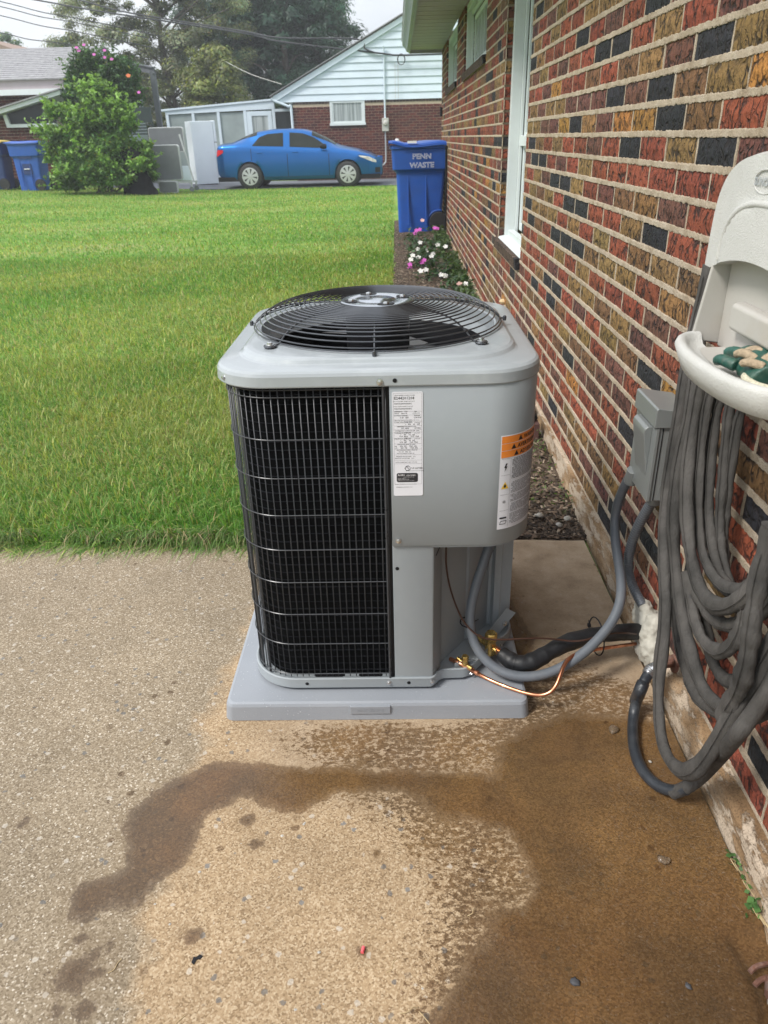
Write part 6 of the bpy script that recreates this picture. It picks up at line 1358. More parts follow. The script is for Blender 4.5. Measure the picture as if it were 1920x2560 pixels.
vp = MB().lathe([(.05, .9), (.05, 1.16), (.06, 1.17), (.06, 1.24), (.03, 1.26)], (.03, 25.6, 0), 14).build('vent_cap', 'white_ink', None, smooth=True, ang=40); tag(vp, 'small white vent pipe showing just above the lettered blue bin', 'vent')
# sunroom
srm = empty('sunroom', (-5.5, 27, .1), 'white framed screened sunroom with low sloped roof left of the brick gable', 'sunroom')
SY = 27.0
def prt(z, x): return 2.23+(x+7.48)*.0641
f = MB()
xsn = [-7.42, -6.58, -5.76, -4.93, -4.75, -3.98, -3.86, -3.20]
for x in (-7.42, -6.58, -5.76, -4.90): f.box((x, SY-.04, .1), (x+.09, SY+.04, prt(0, x)-.02))
f.box((-7.42, SY-.035, .1), (-4.80, SY+.03, .62)); f.box((-3.98, SY-.04, .1), (-3.88, SY+.04, 2.4)); f.box((-3.3, SY-.04, .1), (-3.2, SY+.04, 2.1)); f.box((-3.98, SY-.03, 2.12), (-3.2, SY+.03, 2.2)); f.box((-3.9, SY-.035, .1), (-3.2, SY+.03, .9))
f.prism([(-7.42, 2.12), (-3.9, 2.20), (-3.9, 2.43), (-7.42, 2.22)], SY-.045, SY+.03, 'y'); f.build('frame', 'white_siding', srm, bevel=.004)
for a, b in ((-7.33, -6.58), (-6.49, -5.76), (-5.67, -4.90), (-3.88, -3.3)): MB().box((a, SY+.005, .6), (b, SY+.012, 2.14)).build('screen_panel', 'glass_screen' if a < -4 else 'glass_dark', srm)
dr = MB().box((-4.80, SY-.05, .12), (-4.64, SY-.01, 2.15)).box((-4.12, SY-.05, .12), (-3.99, SY-.01, 2.15)).box((-4.64, SY-.05, 2.02), (-4.12, SY-.01, 2.15)).box((-4.64, SY-.05, .12), (-4.12, SY-.01, 1.0)).build('door', 'white_siding', srm, bevel=.004)
MB().box((-4.64, SY-.03, 1.0), (-4.12, SY-.02, 2.02)).build('door_glass', 'curtain', dr); MB().lathe([(.02, 0), (.03, -.03), (.01, -.05)], (-4.70, SY-.05, 1.1), 10, 'y').build('door_knob', 'bolt', dr, smooth=True)
MB().prism([(-7.60, 2.215), (-3.75, 2.445), (-3.75, 2.50), (-7.60, 2.27)], SY-.08, 31, 'y').build('roof', 'white_siding', srm)
MB().box((-7.42, SY+.9, .1), (-3.2, SY+.95, 2.1)).build('back_wall', 'glass_dark', srm); MB().box((-7.42, SY+.04, .1), (-7.36, SY+.9, 2.2)).build('end_wall', 'white_siding', srm)
MB().tube(smoothpts([(-3.80, HY-.12, 2.46), (-3.72, HY-.1, 2.38), (-3.30, HY-.06, 2.22), (-3.22, HY-.05, 2.10), (-3.22, HY-.05, .3)], 4), .04, 10).build('downspout', 'white_siding', nh, smooth=True)
wfence = empty('wire_fence', (-.2, 23.6, .12), 'low green wire garden fence behind the car nose', 'fence')
m_ = MB()
for i in range(22): m_.tube([(-.95+i*.06, 24.4, .12), (-.95+i*.06, 24.4, .42)], .005, 4)
m_.tube([(-.95, 24.4, .42), (.35, 24.4, .42)], .006, 4).tube([(-.95, 24.4, .22), (.35, 24.4, .22)], .006, 4); m_.build('fence_mesh', 'dark_green_metal', wfence)
MB().box((.02, 24.38, .1), (.05, 24.42, .55)).build('fence_post', 'dark_green_metal', wfence)

# ------------------------------------------------------------------ house at the left edge
lh = empty('grey_roofed_house', (-13, 24, .2), 'brick house with grey shingle roof and pale eave at the left edge', 'house')
MB().box((-22, 24.4, 0), (-9.41, 31, 2.8)).build('wall', 'mortar', lh); rowbricks(-14.5, -9.4, .4, 2.75, 24.4, [], 'brick_courses', lh, .0762, .212, 3)
MB().box((-22, 23.62, 2.66), (-9.25, 23.72, 2.98)).build('fascia', 'soffit', lh); MB().box((-22, 23.56, 2.60), (-9.2, 23.64, 2.74)).build('gutter', 'white_trim', lh)
MB().box((-22, 23.72, 2.66), (-9.3, 24.5, 2.69)).build('soffit', 'white_trim', lh)
nr_ = 17
for i in range(nr_):
    y0, y1 = 23.55+3.75*i/nr_, 23.55+3.75*(i+1)/nr_; z0, z1 = 2.98+1.10*i/nr_, 2.98+1.10*(i+1)/nr_
    MB().add([(-22, y0-.02, z0+.012), (-9.15, y0-.02, z0+.012), (-9.15, y1, z1+.002), (-22, y1, z1+.002), (-22, y0-.02, z0-.02), (-9.15, y0-.02, z0-.02), (-9.15, y1, z1-.03), (-22, y1, z1-.03)], [(0, 1, 2, 3), (0, 4, 5, 1), (1, 5, 6, 2), (7, 6, 5, 4)]).build('shingle_course', 'roof', lh)
MB().add([(-22, 27.3, 4.085), (-9.15, 27.3, 4.085), (-9.15, 31, 2.98), (-22, 31, 2.98)], [(0, 1, 2, 3)]).build('rear_roof', 'roof', lh)
MB().prism([(23.6, 2.68), (31, 2.68), (27.3, 3.98)], -9.32, -9.26, 'x').build('gable_siding', 'white_siding', lh)
MB().box((-9.4, 24.42, 0), (-9.3, 31, 2.8)).build('side_wall', 'white_siding', lh)
# shed roofed porch in front
po_ = empty('brick_porch', (-10.6, 22.6, .3), 'low brick porch with sloping white edged roof left of the shrub', 'porch')
MB().box((-13.5, 22.62, 0), (-9.2, 24.3, 2.0)).build('wall', 'mortar', po_); rowbricks(-13.0, -9.2, .35, 2.1, 22.62, [(-10.52, -9.2, 1.80, 2.6)], 'brick_courses', po_, .0762, .212, 4)
MB().prism([(-14, 1.30), (-8.85, 2.52), (-8.85, 2.62), (-14, 1.40)], 22.30, 24.3, 'y').build('roof_slab', 'white_trim', po_)
MB().prism([(-14, 1.405), (-8.85, 2.625), (-8.85, 2.66), (-14, 1.44)], 22.25, 24.3, 'y').build('roof_edge', 'roof', po_)
wfl = MB().prism([(-10.56, 1.78), (-9.2, 1.78), (-9.2, 1.86), (-10.46, 1.86), (-10.50, 2.10), (-10.60, 2.08)], 22.50, 22.61, 'y').build('window', 'white_trim', po_)
MB().prism([(-10.48, 1.84), (-9.2, 1.84), (-9.2, 2.42), (-10.52, 2.12)], 22.58, 22.60, 'y').build('glass', 'glass_dark', wfl)
bh = empty('brown_roofed_house', (-19, 42, 0), 'distant house with brown roof showing above the grey roof at left', 'house')
MB().prism([(-26, 5.2), (-19.5, 6.0), (-17.3, 5.25), (-17.3, 5.1), (-26, 5.1)], 40, 46, 'y').build('roof', 'roof_brown', bh); MB().box((-26, 40.3, 0), (-17.6, 45.8, 5.12)).build('wall', 'white_siding', bh)
# pole and wires
up_ = empty('utility_pole', (-9.4, 33, 0), 'tall weathered utility pole half hidden in the loose grey green tree', 'pole'); MB().lathe([(.12, 0), (.10, 8.5), (.09, 8.6)], (-9.55, 35.5, 0), 12).build('pole_shaft', 'pole', up_, smooth=True)
WL_ = {'a': 'thin utility wire sloping in the upper left sky below the parallel pair', 'b': 'lowest utility wire sloping down to the grey roof', 'c': 'upper utility wire of the pair in the upper left sky', 'd': 'lower utility wire of the pair in the upper left sky', 'e': 'thick lower service cable crossing the trees to the gable', 'f': 'upper twisted service cable crossing the trees to the gable', 'g': 'thin pale cable dropping through the pines to the eave'}
for k_, pts in W.items():
    P = [Vector(p) for p in pts]
    if k_ in 'abcd': d = P[1]-P[0]; P = [P[0]-d*1.2, P[0], (P[0]+P[1])/2-Vector((0, 0, .05)), P[1], P[1]+d*.9]
    if k_ in 'ef': d = P[1]-P[0]; P = [P[0]-d*2.0]+P
    if k_ == 'e': P = P+[Vector((3.0, 25.8, 3.5))]
    if k_ == 'g': P = [P[0], (P[0]+P[1])/2-Vector((0, 0, .08)), P[1]]
    tag(MB().tube(smoothpts(P, 6), {'e': .024, 'f': .022, 'g': .010}.get(k_, .014), 6).build('utility_wire', 'meter' if k_ == 'g' else 'cable', None, smooth=True), WL_[k_], 'wire')

# ------------------------------------------------------------------ vegetation
def leafmesh(name, P, size, cols, mat='leaf', asp=.5, up=.35, seedv=0, droop=0.0):
    r_ = np.random.default_rng(seedv); n = len(P); P = np.asarray(P, float)
    s_ = size*r_.uniform(.6, 1.35, n)[:, None]
    nrm = r_.normal(size=(n, 3)); nrm[:, 2] = np.abs(nrm[:, 2])+up; nrm /= np.linalg.norm(nrm, axis=1)[:, None]
    t = r_.normal(size=(n, 3)); t[:, 2] -= droop; t -= nrm*(t*nrm).sum(1)[:, None]; t /= np.linalg.norm(t, axis=1)[:, None]; b = np.cross(nrm, t)
    V = np.stack([P-t*s_*.5, P+b*s_*asp*.5+nrm*s_*.06, P+t*s_*.5, P-b*s_*asp*.5+nrm*s_*.06], 1).reshape(-1, 3)
    F = np.arange(4*n); return np_mesh(name, V, F, 4, mat, np.repeat(np.asarray(cols), 4, axis=0))
def cluster_pts(clumps, n, r_, shell=.55):
    w_ = np.array([c[3]*c[4]*c[5] for c in clumps])**.66; w_ /= w_.sum(); idx = r_.choice(len(clumps), n, p=w_)
    d = r_.normal(size=(n, 3)); d /= np.linalg.norm(d, axis=1)[:, None]; rr = (shell+(1-shell)*r_.random(n))*(1+.12*r_.normal(size=n))
    Cc = np.array(clumps)[:, :6]; return Cc[idx, :3]+d*rr[:, None]*Cc[idx, 3:6], idx
def leafcols(n, idx, base, r_, nclump, var=.22, cvar=.25, yellow=0.0):
    cb_ = r_.normal(size=(nclump, 1))*cvar; c = np.array(base)[None, :]*np.exp(cb_[idx]+r_.normal(size=(n, 1))*var)
    c[:, 0] *= np.exp(r_.normal(size=n)*.12)
    if yellow: m_ = r_.random(n) < yellow; c[m_] = np.array((.26, .30, .05))*r_.uniform(.7, 1.2, (m_.sum(), 1))
    return np.clip(c, .003, .8)
# big shrub
def bush(name, loc, clumps, n, size, base, label, cat, yellow=.05, seedv=1, stems=10, up=.35, twigs=0):
    r_ = np.random.default_rng(seedv); root = empty(name, loc, label, cat); P, idx = cluster_pts(clumps, n, r_, .30)
    keep = P[:, 2] > terr(loc[0], loc[1])+.02; P, idx = P[keep], idx[keep]
    c = leafcols(len(P), idx, base, r_, len(clumps), yellow=yellow)
    TP, TC = [], []; cz = loc[2]+.9
    for i in range(twigs):
        b0 = clumps[int(r_.integers(len(clumps)))]; d = r_.normal(size=3); d[1] = -abs(d[1])*.8; d[2] = abs(d[2])*.8+.25; d /= np.linalg.norm(d); a0 = np.array(b0[:3])+d*np.array(b0[3:6])*.8; L_ = r_.uniform(.12, .40); nl = int(L_/.022); tcol = np.array(base)*r_.uniform(1.0, 1.7)*np.array((1.25, 1.15, .9))
        for k in range(nl):
            t = (k+.5)/nl; q = a0+d*L_*t+np.array((0, 0, -.12*L_*t*t))+r_.normal(size=3)*.028*(1.2-t*.6); TP.append(q); TC.append(tcol*np.exp(r_.normal()*.2))
    if TP: P = np.concatenate([P, TP]); c = np.concatenate([c, np.clip(TC, 0, .8)])
    hi = np.clip((P[:, 2]-loc[2])/2.0, 0, 1)
    link('foliage', leafmesh('foliage', P, size, c, seedv=seedv, up=up), root)
    st_ = MB(); rr = random.Random(seedv)
    for i in range(stems):
        cl = clumps[rr.randrange(len(clumps))]; a = Vector((loc[0]+rr.uniform(-.25, .25), loc[1]+rr.uniform(-.2, .2), loc[2])); b = Vector(cl[:3]); st_.tube(smoothpts([a, (a+b)/2+Vector((rr.uniform(-.1, .1),)*3), b], 3), [.022*(1-.1*k) for k in range(7)], 5)
    tag(st_.build('stem', 'bark', root, smooth=True), kind=None); return root
rs_ = random.Random(31); gl = .22; cl = []
BX, BY_ = -7.42, 20.6
for (x, z, r) in ((-7.4, .65, .75), (-8.1, .7, .62), (-6.8, .62, .58), (-7.5, 1.25, .72), (-8.15, 1.35, .52), (-7.0, 1.3, .55), (-7.35, 1.85, .55), (-7.8, 1.75, .45), (-7.0, 1.85, .36), (-7.25, 2.3, .35), (-7.2, 2.52, .20), (-8.55, 1.55, .26), (-8.5, 1.05, .36), (-6.45, 1.65, .24), (-6.25, 1.1, .28), (-6.35, .45, .36), (-8.35, .35, .40), (-6.15, .75, .25), (-8.5, 2.05, .18), (-6.6, 1.95, .22)):
    cl.append((x, BY_+rs_.uniform(-.3, .1), gl+z, r, r*.8, r*.8))
for i in range(150):
    a, b = rs_.uniform(-math.pi, math.pi), rs_.uniform(-1, 1); b0 = cl[rs_.randrange(20)]; r = rs_.uniform(.07, .17)
    cl.append((b0[0]+math.cos(a)*b0[3]*.95, b0[1]-abs(math.sin(a))*b0[4]*.9, max(gl+.1, b0[2]+b*b0[5]*.8), r*1.2, r, r*.8))
cl = [(BX+(c[0]-BX)*.90, c[1], gl+(c[2]-gl)*.90, c[3]*.92, c[4]*.92, c[5]*.92) for c in cl]
bush('large_shrub', (BX, BY_, gl), cl, 60000, .095, (.115, .215, .060), 'big leafy light green shrub growing at the lawn edge left of the folded tables', 'shrub', .04, 1, twigs=420)
cl = []
for i in range(16):
    t = rs_.random(); x = -8.45+1.35*t; z = 1.6+1.75*(1-abs(t-.32)*1.05)*rs_.uniform(.6, 1.0); cl.append((x, 22.6+rs_.uniform(-.3, .3), z, .26, .26, .42))
for (x, z) in ((-8.1, 2.4), (-7.9, 2.9), (-7.5, 3.0), (-8.2, 2.0), (-7.2, 2.7), (-7.0, 2.5), (-8.35, 2.9), (-8.2, 3.15), (-7.85, 3.15), (-7.35, 3.05), (-8.5, 2.6), (-8.6, 2.2), (-7.05, 2.95), (-7.6, 2.5), (-8.0, 1.7), (-7.3, 2.2)): cl.append((x, 22.5, z, .36, .3, .42))
hb = bush('hibiscus_bush', (-7.6, 22.6, .2), cl, 34000, .085, (.050, .108, .042), 'tall dark green hibiscus bush with pink flowers behind the big shrub', 'shrub', .02, 4, 14, twigs=150)
def flower(parent, c, r, col, seedv, name='flower'):
    rr = np.random.default_rng(seedv); V = []; F = []
    c = np.array(c); vdir = np.array((0, 0, 1.3))-c; vdir = vdir/np.linalg.norm(vdir)*.6+np.array((0, -.2, .8)); vdir /= np.linalg.norm(vdir); a = np.cross(vdir, (1, 0, 0)); a /= np.linalg.norm(a); b = np.cross(vdir, a)
    for k in range(5):
        t = 2*math.pi*k/5+rr.random()*.3; u = a*math.cos(t)+b*math.sin(t); v_ = -a*math.sin(t)+b*math.cos(t); n0 = len(V)
        V += [c, c+u*r*.55+v_*r*.42+vdir*r*.2, c+u*r*.98+v_*r*.22+vdir*r*.15, c+u*r*.98-v_*r*.22+vdir*r*.15, c+u*r*.55-v_*r*.42+vdir*r*.2]; F += [n0, n0+1, n0+2, n0+3, n0+4]
    return link(name, np_mesh(name, V, F, 5, 'petal', np.tile(np.array(col)*rr.uniform(.85, 1.1), (len(V), 1))), parent)
for i, (u, v_) in enumerate(((530, 330), (545, 352), (650, 378), (722, 350), (724, 398), (772, 410), (580, 312), (960, 640))):
    d = Vector(((u*.3617-960)/1850, -(v_*.3617-1280)/1850, -1)); wd = (cam.matrix_world.to_3x3() @ d); p = Vector((0, 0, 1.3))+wd*(22.1/wd.y); flower(hb, p, .048, (.62, .16, .50), i)
d = Vector(((888*.3617-960)/1850, -(525*.3617-1280)/1850, -1)); wd = (cam.matrix_world.to_3x3() @ d); flower(hb, Vector((0, 0, 1.3))+wd*(22.1/wd.y), .065, (.60, .16, .06), 40)
# trees
def tree(name, loc, h, clumps, n, size, base, label, trunk_r, seedv, branches=16, yellow=.03, asp=.5, up=.35, droop=0.0, shell=.45, cvar=.3):
    r_ = np.random.default_rng(seedv); root = empty(name, loc, label, 'tree'); P, idx = cluster_pts(clumps, n, r_, shell); c = leafcols(len(P), idx, base, r_, len(clumps), yellow=yellow, cvar=cvar)
    link('crown', leafmesh('crown', P, size, c, asp=asp, up=up, seedv=seedv, droop=droop), root)
    t_ = MB(); rr = random.Random(seedv); L3 = Vector(loc)
    t_.tube(smoothpts([L3, L3+Vector((.1, 0, h*.3)), L3+Vector((-.1, .1, h*.62)), L3+Vector((.1, 0, h*.92))], 5), [trunk_r*(1-.055*i) for i in range(16)], 9)
    for i in range(branches):
        cl_ = clumps[rr.randrange(len(clumps))]; b = Vector(cl_[:3]); z = max(.8, min(b.z-.5, h*.8)-rr.uniform(.2, 1.2)); a = Vector((loc[0], loc[1], z)); m_ = (a+b)/2+Vector((rr.uniform(-.3, .3), rr.uniform(-.3, .3), rr.uniform(-.1, .4)))
        t_.tube(smoothpts([a, m_, b], 4), [trunk_r*.38*(1-.09*k) for k in range(9)], 6)
    t_.build('trunk', 'bark', root, smooth=True); return root
rt_ = random.Random(77)
def cloud(cx, cy, z0, z1, wx, n, r0, r1, shape, yj=1.2):
    out = []
    for i in range(n):
        t = rt_.random(); z = z0+(z1-z0)*t; w_ = wx*shape(t); a = rt_.uniform(-1, 1); r = rt_.uniform(r0, r1); out.append((cx+a*w_, cy+rt_.uniform(-yj, yj), z, r*1.15, r, r*.72))
    return out
tree('loose_tree', (-9.0, 34, 0), 8.5, cloud(-9.3, 34, 1.8, 8.6, 3.5, 330, .20, .50, lambda t: .55+.5*math.sin(math.pi*min(1, t*1.1))), 100000, .11, (.155, .180, .105), 'tall airy grey green tree with bare twigs behind the hibiscus and steel post', .12, 11, 44, .06, .45, .2)
tree('olive_tree', (-6.9, 31, 0), 4.6, cloud(-6.7, 31, 1.4, 4.3, 1.35, 60, .22, .5, lambda t: 1-.45*t), 20000, .12, (.13, .155, .05), 'rounded olive green tree standing behind the sunroom roof', .12, 12, 14, .12)
def pine(loc, h, w_, n, base, label, seedv, name='pine_tree'):
    cl = []; r_ = random.Random(seedv)
    for i in range(int(h*26)):
        t = r_.random()**.85; z = .8+(h-.8)*t; rad_ = w_*(1-t*.66)*math.sqrt(r_.uniform(.06, 1.12)); a = r_.uniform(0, 2*math.pi); cl.append((loc[0]+rad_*math.cos(a), loc[1]+rad_*math.sin(a)*.8, z-rad_*.10, .72, .6, .32+.16*r_.random()))
    return tree(name, loc, h*.98, cl, n, .23, base, label, .17, seedv, 22, .0, .28, .3, .3, .1, .38)
pine((-4.9, 38, 0), 13, 3.7, 90000, (.036, .085, .055), 'dark green pine at the middle of the tree group behind the sunroom', 21)
pine((-7.4, 40, 0), 13, 3.4, 62000, (.032, .078, .052), 'dark pine at left of the evergreen group behind the loose tree', 22)
pine((-3.6, 40, 0), 10.5, 2.7, 62000, (.05, .105, .062), 'lighter green pine at the right end of the evergreen group beside the gable', 23)
pine((-5.6, 43, 0), 14, 4.6, 60000, (.030, .072, .050), 'rearmost dark pine filling the gap between the other evergreens', 24)
tree('young_tree', (-14.9, 40, 0), 5.6, cloud(-14.9, 40, 3.2, 5.6, 1.1, 26, .3, .5, lambda t: 1-.6*t), 6000, .16, (.085, .150, .06), 'small bright green tree rising above the ridge of the grey roof', .12, 31, 8)
tree('distant_tree', (-20.8, 46, 0), 6.6, cloud(-20.9, 46, 4.0, 6.7, 1.5, 26, .35, .6, lambda t: 1-.6*t), 6000, .18, (.055, .10, .055), 'distant round tree above the brown roof at the left edge', .14, 32, 8)
# hedge of green seen under the steel post
tree('background_tree', (-11.5, 36, 0), 4.5, cloud(-11.3, 36, 1.0, 4.3, 2.6, 40, .4, .7, lambda t: 1-.4*t), 9000, .15, (.06, .10, .035), 'low green tree behind the gap between hibiscus and grey roof', .12, 33, 8)

# lawn grass: real blades, dense near the camera
def blades(name, n, xr, yr, hgt, wid_, seedv, dens=None, nseg=2, cval=1.0):
    r_ = np.random.default_rng(seedv); y = r_.uniform(0, 1, n); y = yr[0]+(yr[1]-yr[0])*y**(dens or 1.0); x = r_.uniform(xr[0], xr[1], n)
    lim = np.abs(y*.60)+.9; k = (x > -lim-.2) & (x < np.where(y < 2.36, 1, -.05)+r_.normal(size=n)*.012); x, y = x[k], y[k]; n = len(x)
    s_ = np.clip((y-2.35)/20, 0, 1); z = s_*(.11+.04*np.clip(-x-5, 0, 9))-.018*(1-s_)
    pat = np.array([noise.noise(Vector((a*.55, b*1.1, 3))) for a, b in zip(x[::7], y[::7])]); pat = np.repeat(pat, 7)[:n]
    if len(pat) < n: pat = np.pad(pat, (0, n-len(pat)), 'edge')
    p0 = np.array([noise.fractal(Vector((a*.8+9, b*.8, 0)), .6, 2, 4) for a, b in zip(x[::5], y[::5])]); p0 = np.repeat(p0, 5)[:n]; p0 = np.pad(p0, (0, max(0, n-len(p0))), 'edge')
    tall = 1+.55*np.clip(1-(y-2.35)/.6, 0, 1)+.35*np.clip(p0, -.6, .8)
    h = hgt*tall*r_.uniform(.45, 1.25, n); a = r_.uniform(0, 2*np.pi, n); lean = r_.uniform(.35, 1.35, n)*h
    flow = np.arctan2(p0*2, 1.0)*1.3+np.pi*1.15; a = np.where(r_.random(n) < .55, flow+r_.normal(size=n)*.7, a)
    dx, dy = np.cos(a), np.sin(a); near_edge = y < 2.47; dy = np.where(near_edge & (r_.random(n) < .6), -np.abs(dy), dy)
    lean = np.where(near_edge, lean*1.5, lean)
    wx, wy = -dy, dx; w_ = wid_*r_.uniform(.6, 1.3, n); B = np.stack([x, y, z], 1); W3 = np.stack([wx, wy, 0*wx], 1)*w_[:, None]; D = np.stack([dx, dy, 0*dx], 1)
    up_ = np.array((0, 0, 1.0)); hh_ = np.sqrt(np.clip(h*h-(lean*.8)**2, (h*.35)**2, None))
    m1 = B+D*(lean*.30)[:, None]+up_*(hh_*.62)[:, None]; tp = B+D*(lean)[:, None]+up_*(hh_*np.where(lean > h*.8, .72, 1.0))[:, None]
    V = np.stack([B-W3*.5, B+W3*.5, m1+W3*.42, m1-W3*.42, tp], 1).reshape(-1, 3); i0 = np.arange(n)*5
    F3 = np.stack([i0, i0+1, i0+2, i0, i0+2, i0+3, i0+3, i0+2, i0+4], 1).ravel()
    g = np.array((.165, .325, .060)); yel = np.array((.40, .40, .15)); dk = np.array((.080, .215, .030))
    q = np.clip(.30+.9*pat+.35*r_.normal(size=n)*.5, 0, 1)[:, None]; c = dk*(1-q)+g*q; q2 = np.clip(.09+.35*np.exp(-((y-5.2)/2.6)**2)*(1-.3*np.clip(-x-1.5, 0, 2))+.22*np.sin(y*1.9-x*1.3)+1.25*p0-.25*np.clip(1-(y-2.35)/1.2, 0, 1)+.18*r_.normal(size=n), 0, .85)[:, None]; c = c*(1-q2)+yel*q2
    c *= (1+.30*np.clip(pat*2, -.6, .8))[:, None]; dry = r_.random(n) < .06; c[dry] = np.array((.36, .28, .14))*r_.uniform(.7, 1.1, (dry.sum(), 1)); c *= cval*r_.uniform(.75, 1.25, (n, 1))
    return tag(link(name, np_mesh(name, V, F3, 3, 'grassblade', np.repeat(c, 5, axis=0))), 'mown green lawn grass with yellowish patches', 'grass', kind='stuff')
blades('lawn_grass', 175000, (-3.1, .02), (2.345, 4.9), .055, .0042, 51, 1.25, cval=1.16)
def edge_blades(n, seedv):
    r_ = np.random.default_rng(seedv); x = r_.uniform(-2.9, -.02, n); cl_ = np.array([noise.noise(Vector((a*5, 7, 1))) for a in x]); k = r_.random(n) < .55+.8*cl_; x = x[k]; n = len(x); cl_ = cl_[k]
    y = 2.342-.03*x+r_.uniform(-.008, .05, n); L_ = r_.uniform(.03, .15, n)*(1+.9*cl_); a = -np.pi/2+r_.normal(size=n)*.75; dx, dy = np.cos(a), np.sin(a); w_ = r_.uniform(.0016, .0036, n)
    hh = L_*r_.uniform(.10, .50, n); out = L_*r_.uniform(.35, .90, n); B = np.stack([x, y, 0*x-.01], 1); D = np.stack([dx, dy, 0*x], 1); W3 = np.stack([-dy, dx, 0*x], 1)*w_[:, None]; U = np.array((0, 0, 1.0))
    m1 = B+D*(out*.35)[:, None]+U*(hh*.85)[:, None]; m2 = B+D*(out*.75)[:, None]+U*(hh*.75)[:, None]; tp = B+D*out[:, None]+U*np.maximum(hh*.25, .012)[:, None]
    V = np.stack([B-W3*.5, B+W3*.5, m1-W3*.5, m1+W3*.5, m2-W3*.35, m2+W3*.35, tp], 1).reshape(-1, 3); i0 = np.arange(n)*7
    F = np.stack([i0, i0+1, i0+3, i0, i0+3, i0+2, i0+2, i0+3, i0+5, i0+2, i0+5, i0+4, i0+4, i0+5, i0+6], 1).ravel()
    c = np.array((.125, .215, .05))*r_.uniform(.45, 1.25, (n, 1)); d = r_.random(n) < .2; c[d] = np.array((.38, .31, .17))*r_.uniform(.7, 1.1, (d.sum(), 1))
    return tag(link('grass_fringe', np_mesh('grass_fringe', V, F, 3, 'grassblade', np.repeat(c, 7, axis=0))), 'long unmown grass fringe hanging over the concrete edge', 'grass', kind='stuff')
edge_blades(15000, 57)
blades('lawn_grass', 190000, (-5.6, .02), (3.7, 9.6), .050, .0058, 52, 1.15, cval=1.16)
blades('lawn_grass', 150000, (-13, .02), (7.2, 22.2), .045, .0120, 53, 1.25, cval=1.16)

# flowers in the bed
def plant(loc, label, seedv, h=.22, w_=.22, fl=(), n=140, col=(.035, .075, .030), lsz=.062, name='flowering_plant', cat='plant'):
    r_ = np.random.default_rng(seedv); root = empty(name, loc, label, cat); d = r_.normal(size=(n, 3)); d[:, 2] = np.abs(d[:, 2]); d /= np.linalg.norm(d, axis=1)[:, None]
    P = np.array(loc)+d*np.array((w_, w_, h))*r_.uniform(.4, 1.0, (n, 1)); c = np.array(col)*np.exp(r_.normal(size=(n, 1))*.3)
    link('leaves', leafmesh('leaves', P, lsz, c, asp=.42, up=.8, seedv=seedv), root)
    st_ = MB()
    for i in range(9): p = P[i*7 % n]; st_.tube([loc, tuple((np.array(loc)+p)/2+(0, 0, .02)), tuple(p)], .004, 4)
    st_.build('stem', 'dark_green_metal', root)
    for i, (dx, dy, dz, col_) in enumerate(fl): flower(root, (loc[0]+dx, loc[1]+dy, loc[2]+dz), 0.029, col_, seedv*10+i)
    return root
PK, WT_, PL = (.62, .13, .55), (.80, .80, .80), (.70, .45, .42)
plant((.30, 10.05, .045), 'impatiens plant with bright pink blossoms nearest the blue bin', 61, .26, .30, ((-.06, -.12, .20, PK), (-.02, -.14, .21, PK), (-.08, -.15, .17, PK), (.17, -.10, .22, PK), (.20, -.08, .21, PK), (.02, .05, .30, PL)), 170)
plant((.36, 9.15, .04), 'impatiens plant with white blossoms in the middle of the flower bed', 62, .24, .30, tuple((dx, -.15, dz, WT_) for dx, dz in ((-.10, .17), (-.13, .10), (.10, .14), (.19, .12), (-.03, .08), (.05, .05))), 190)
plant((.28, 8.45, .035), 'impatiens plant with white and pink blossoms beside the lawn edge', 63, .22, .26, tuple((dx, -.15, dz, c) for dx, dz, c in ((-.12, .13, WT_), (-.14, .09, WT_), (-.06, .11, WT_), (.08, .12, WT_), (-.02, .06, PK), (0, .08, PK), (-.15, .04, PK), (-.15, .0, PK))), 170)
plant((.42, 7.65, .03), 'dark leaved impatiens plant with low white blossoms just behind the condenser', 64, .20, .28, tuple((dx, -.15, dz, WT_) for dx, dz in ((-.20, .10), (-.15, .11), (.0, .06), (.04, .05), (.14, .03))), 190)
plant((.55, 6.95, .03), 'low plant with a few pale blossoms behind the condenser top', 65, .14, .2, ((0, -.1, .08, PL), (.05, -.1, .08, WT_)), 120)
r_ = np.random.default_rng(70); n = 5200; gx_ = .50+.17*r_.random(n); gy_ = 5.0+7.4*r_.random(n)**.9; keep = np.array([noise.noise(Vector((a*4, b*1.5, 1))) > -.15 for a, b in zip(gx_, gy_)]); gx_, gy_ = gx_[keep], gy_[keep]
Pg = np.stack([gx_, gy_, np.array([terr(a, b) for a, b in zip(gx_, gy_)])+.02+.09*r_.random(len(gx_))], 1)
tag(link('ground_cover', leafmesh('ground_cover', Pg, .038, np.array((.06, .10, .035))*np.exp(r_.normal(size=(len(Pg), 1))*.3), seedv=71, up=.8)), 'low green weeds along the foot of the brick wall', 'weeds', kind='stuff')
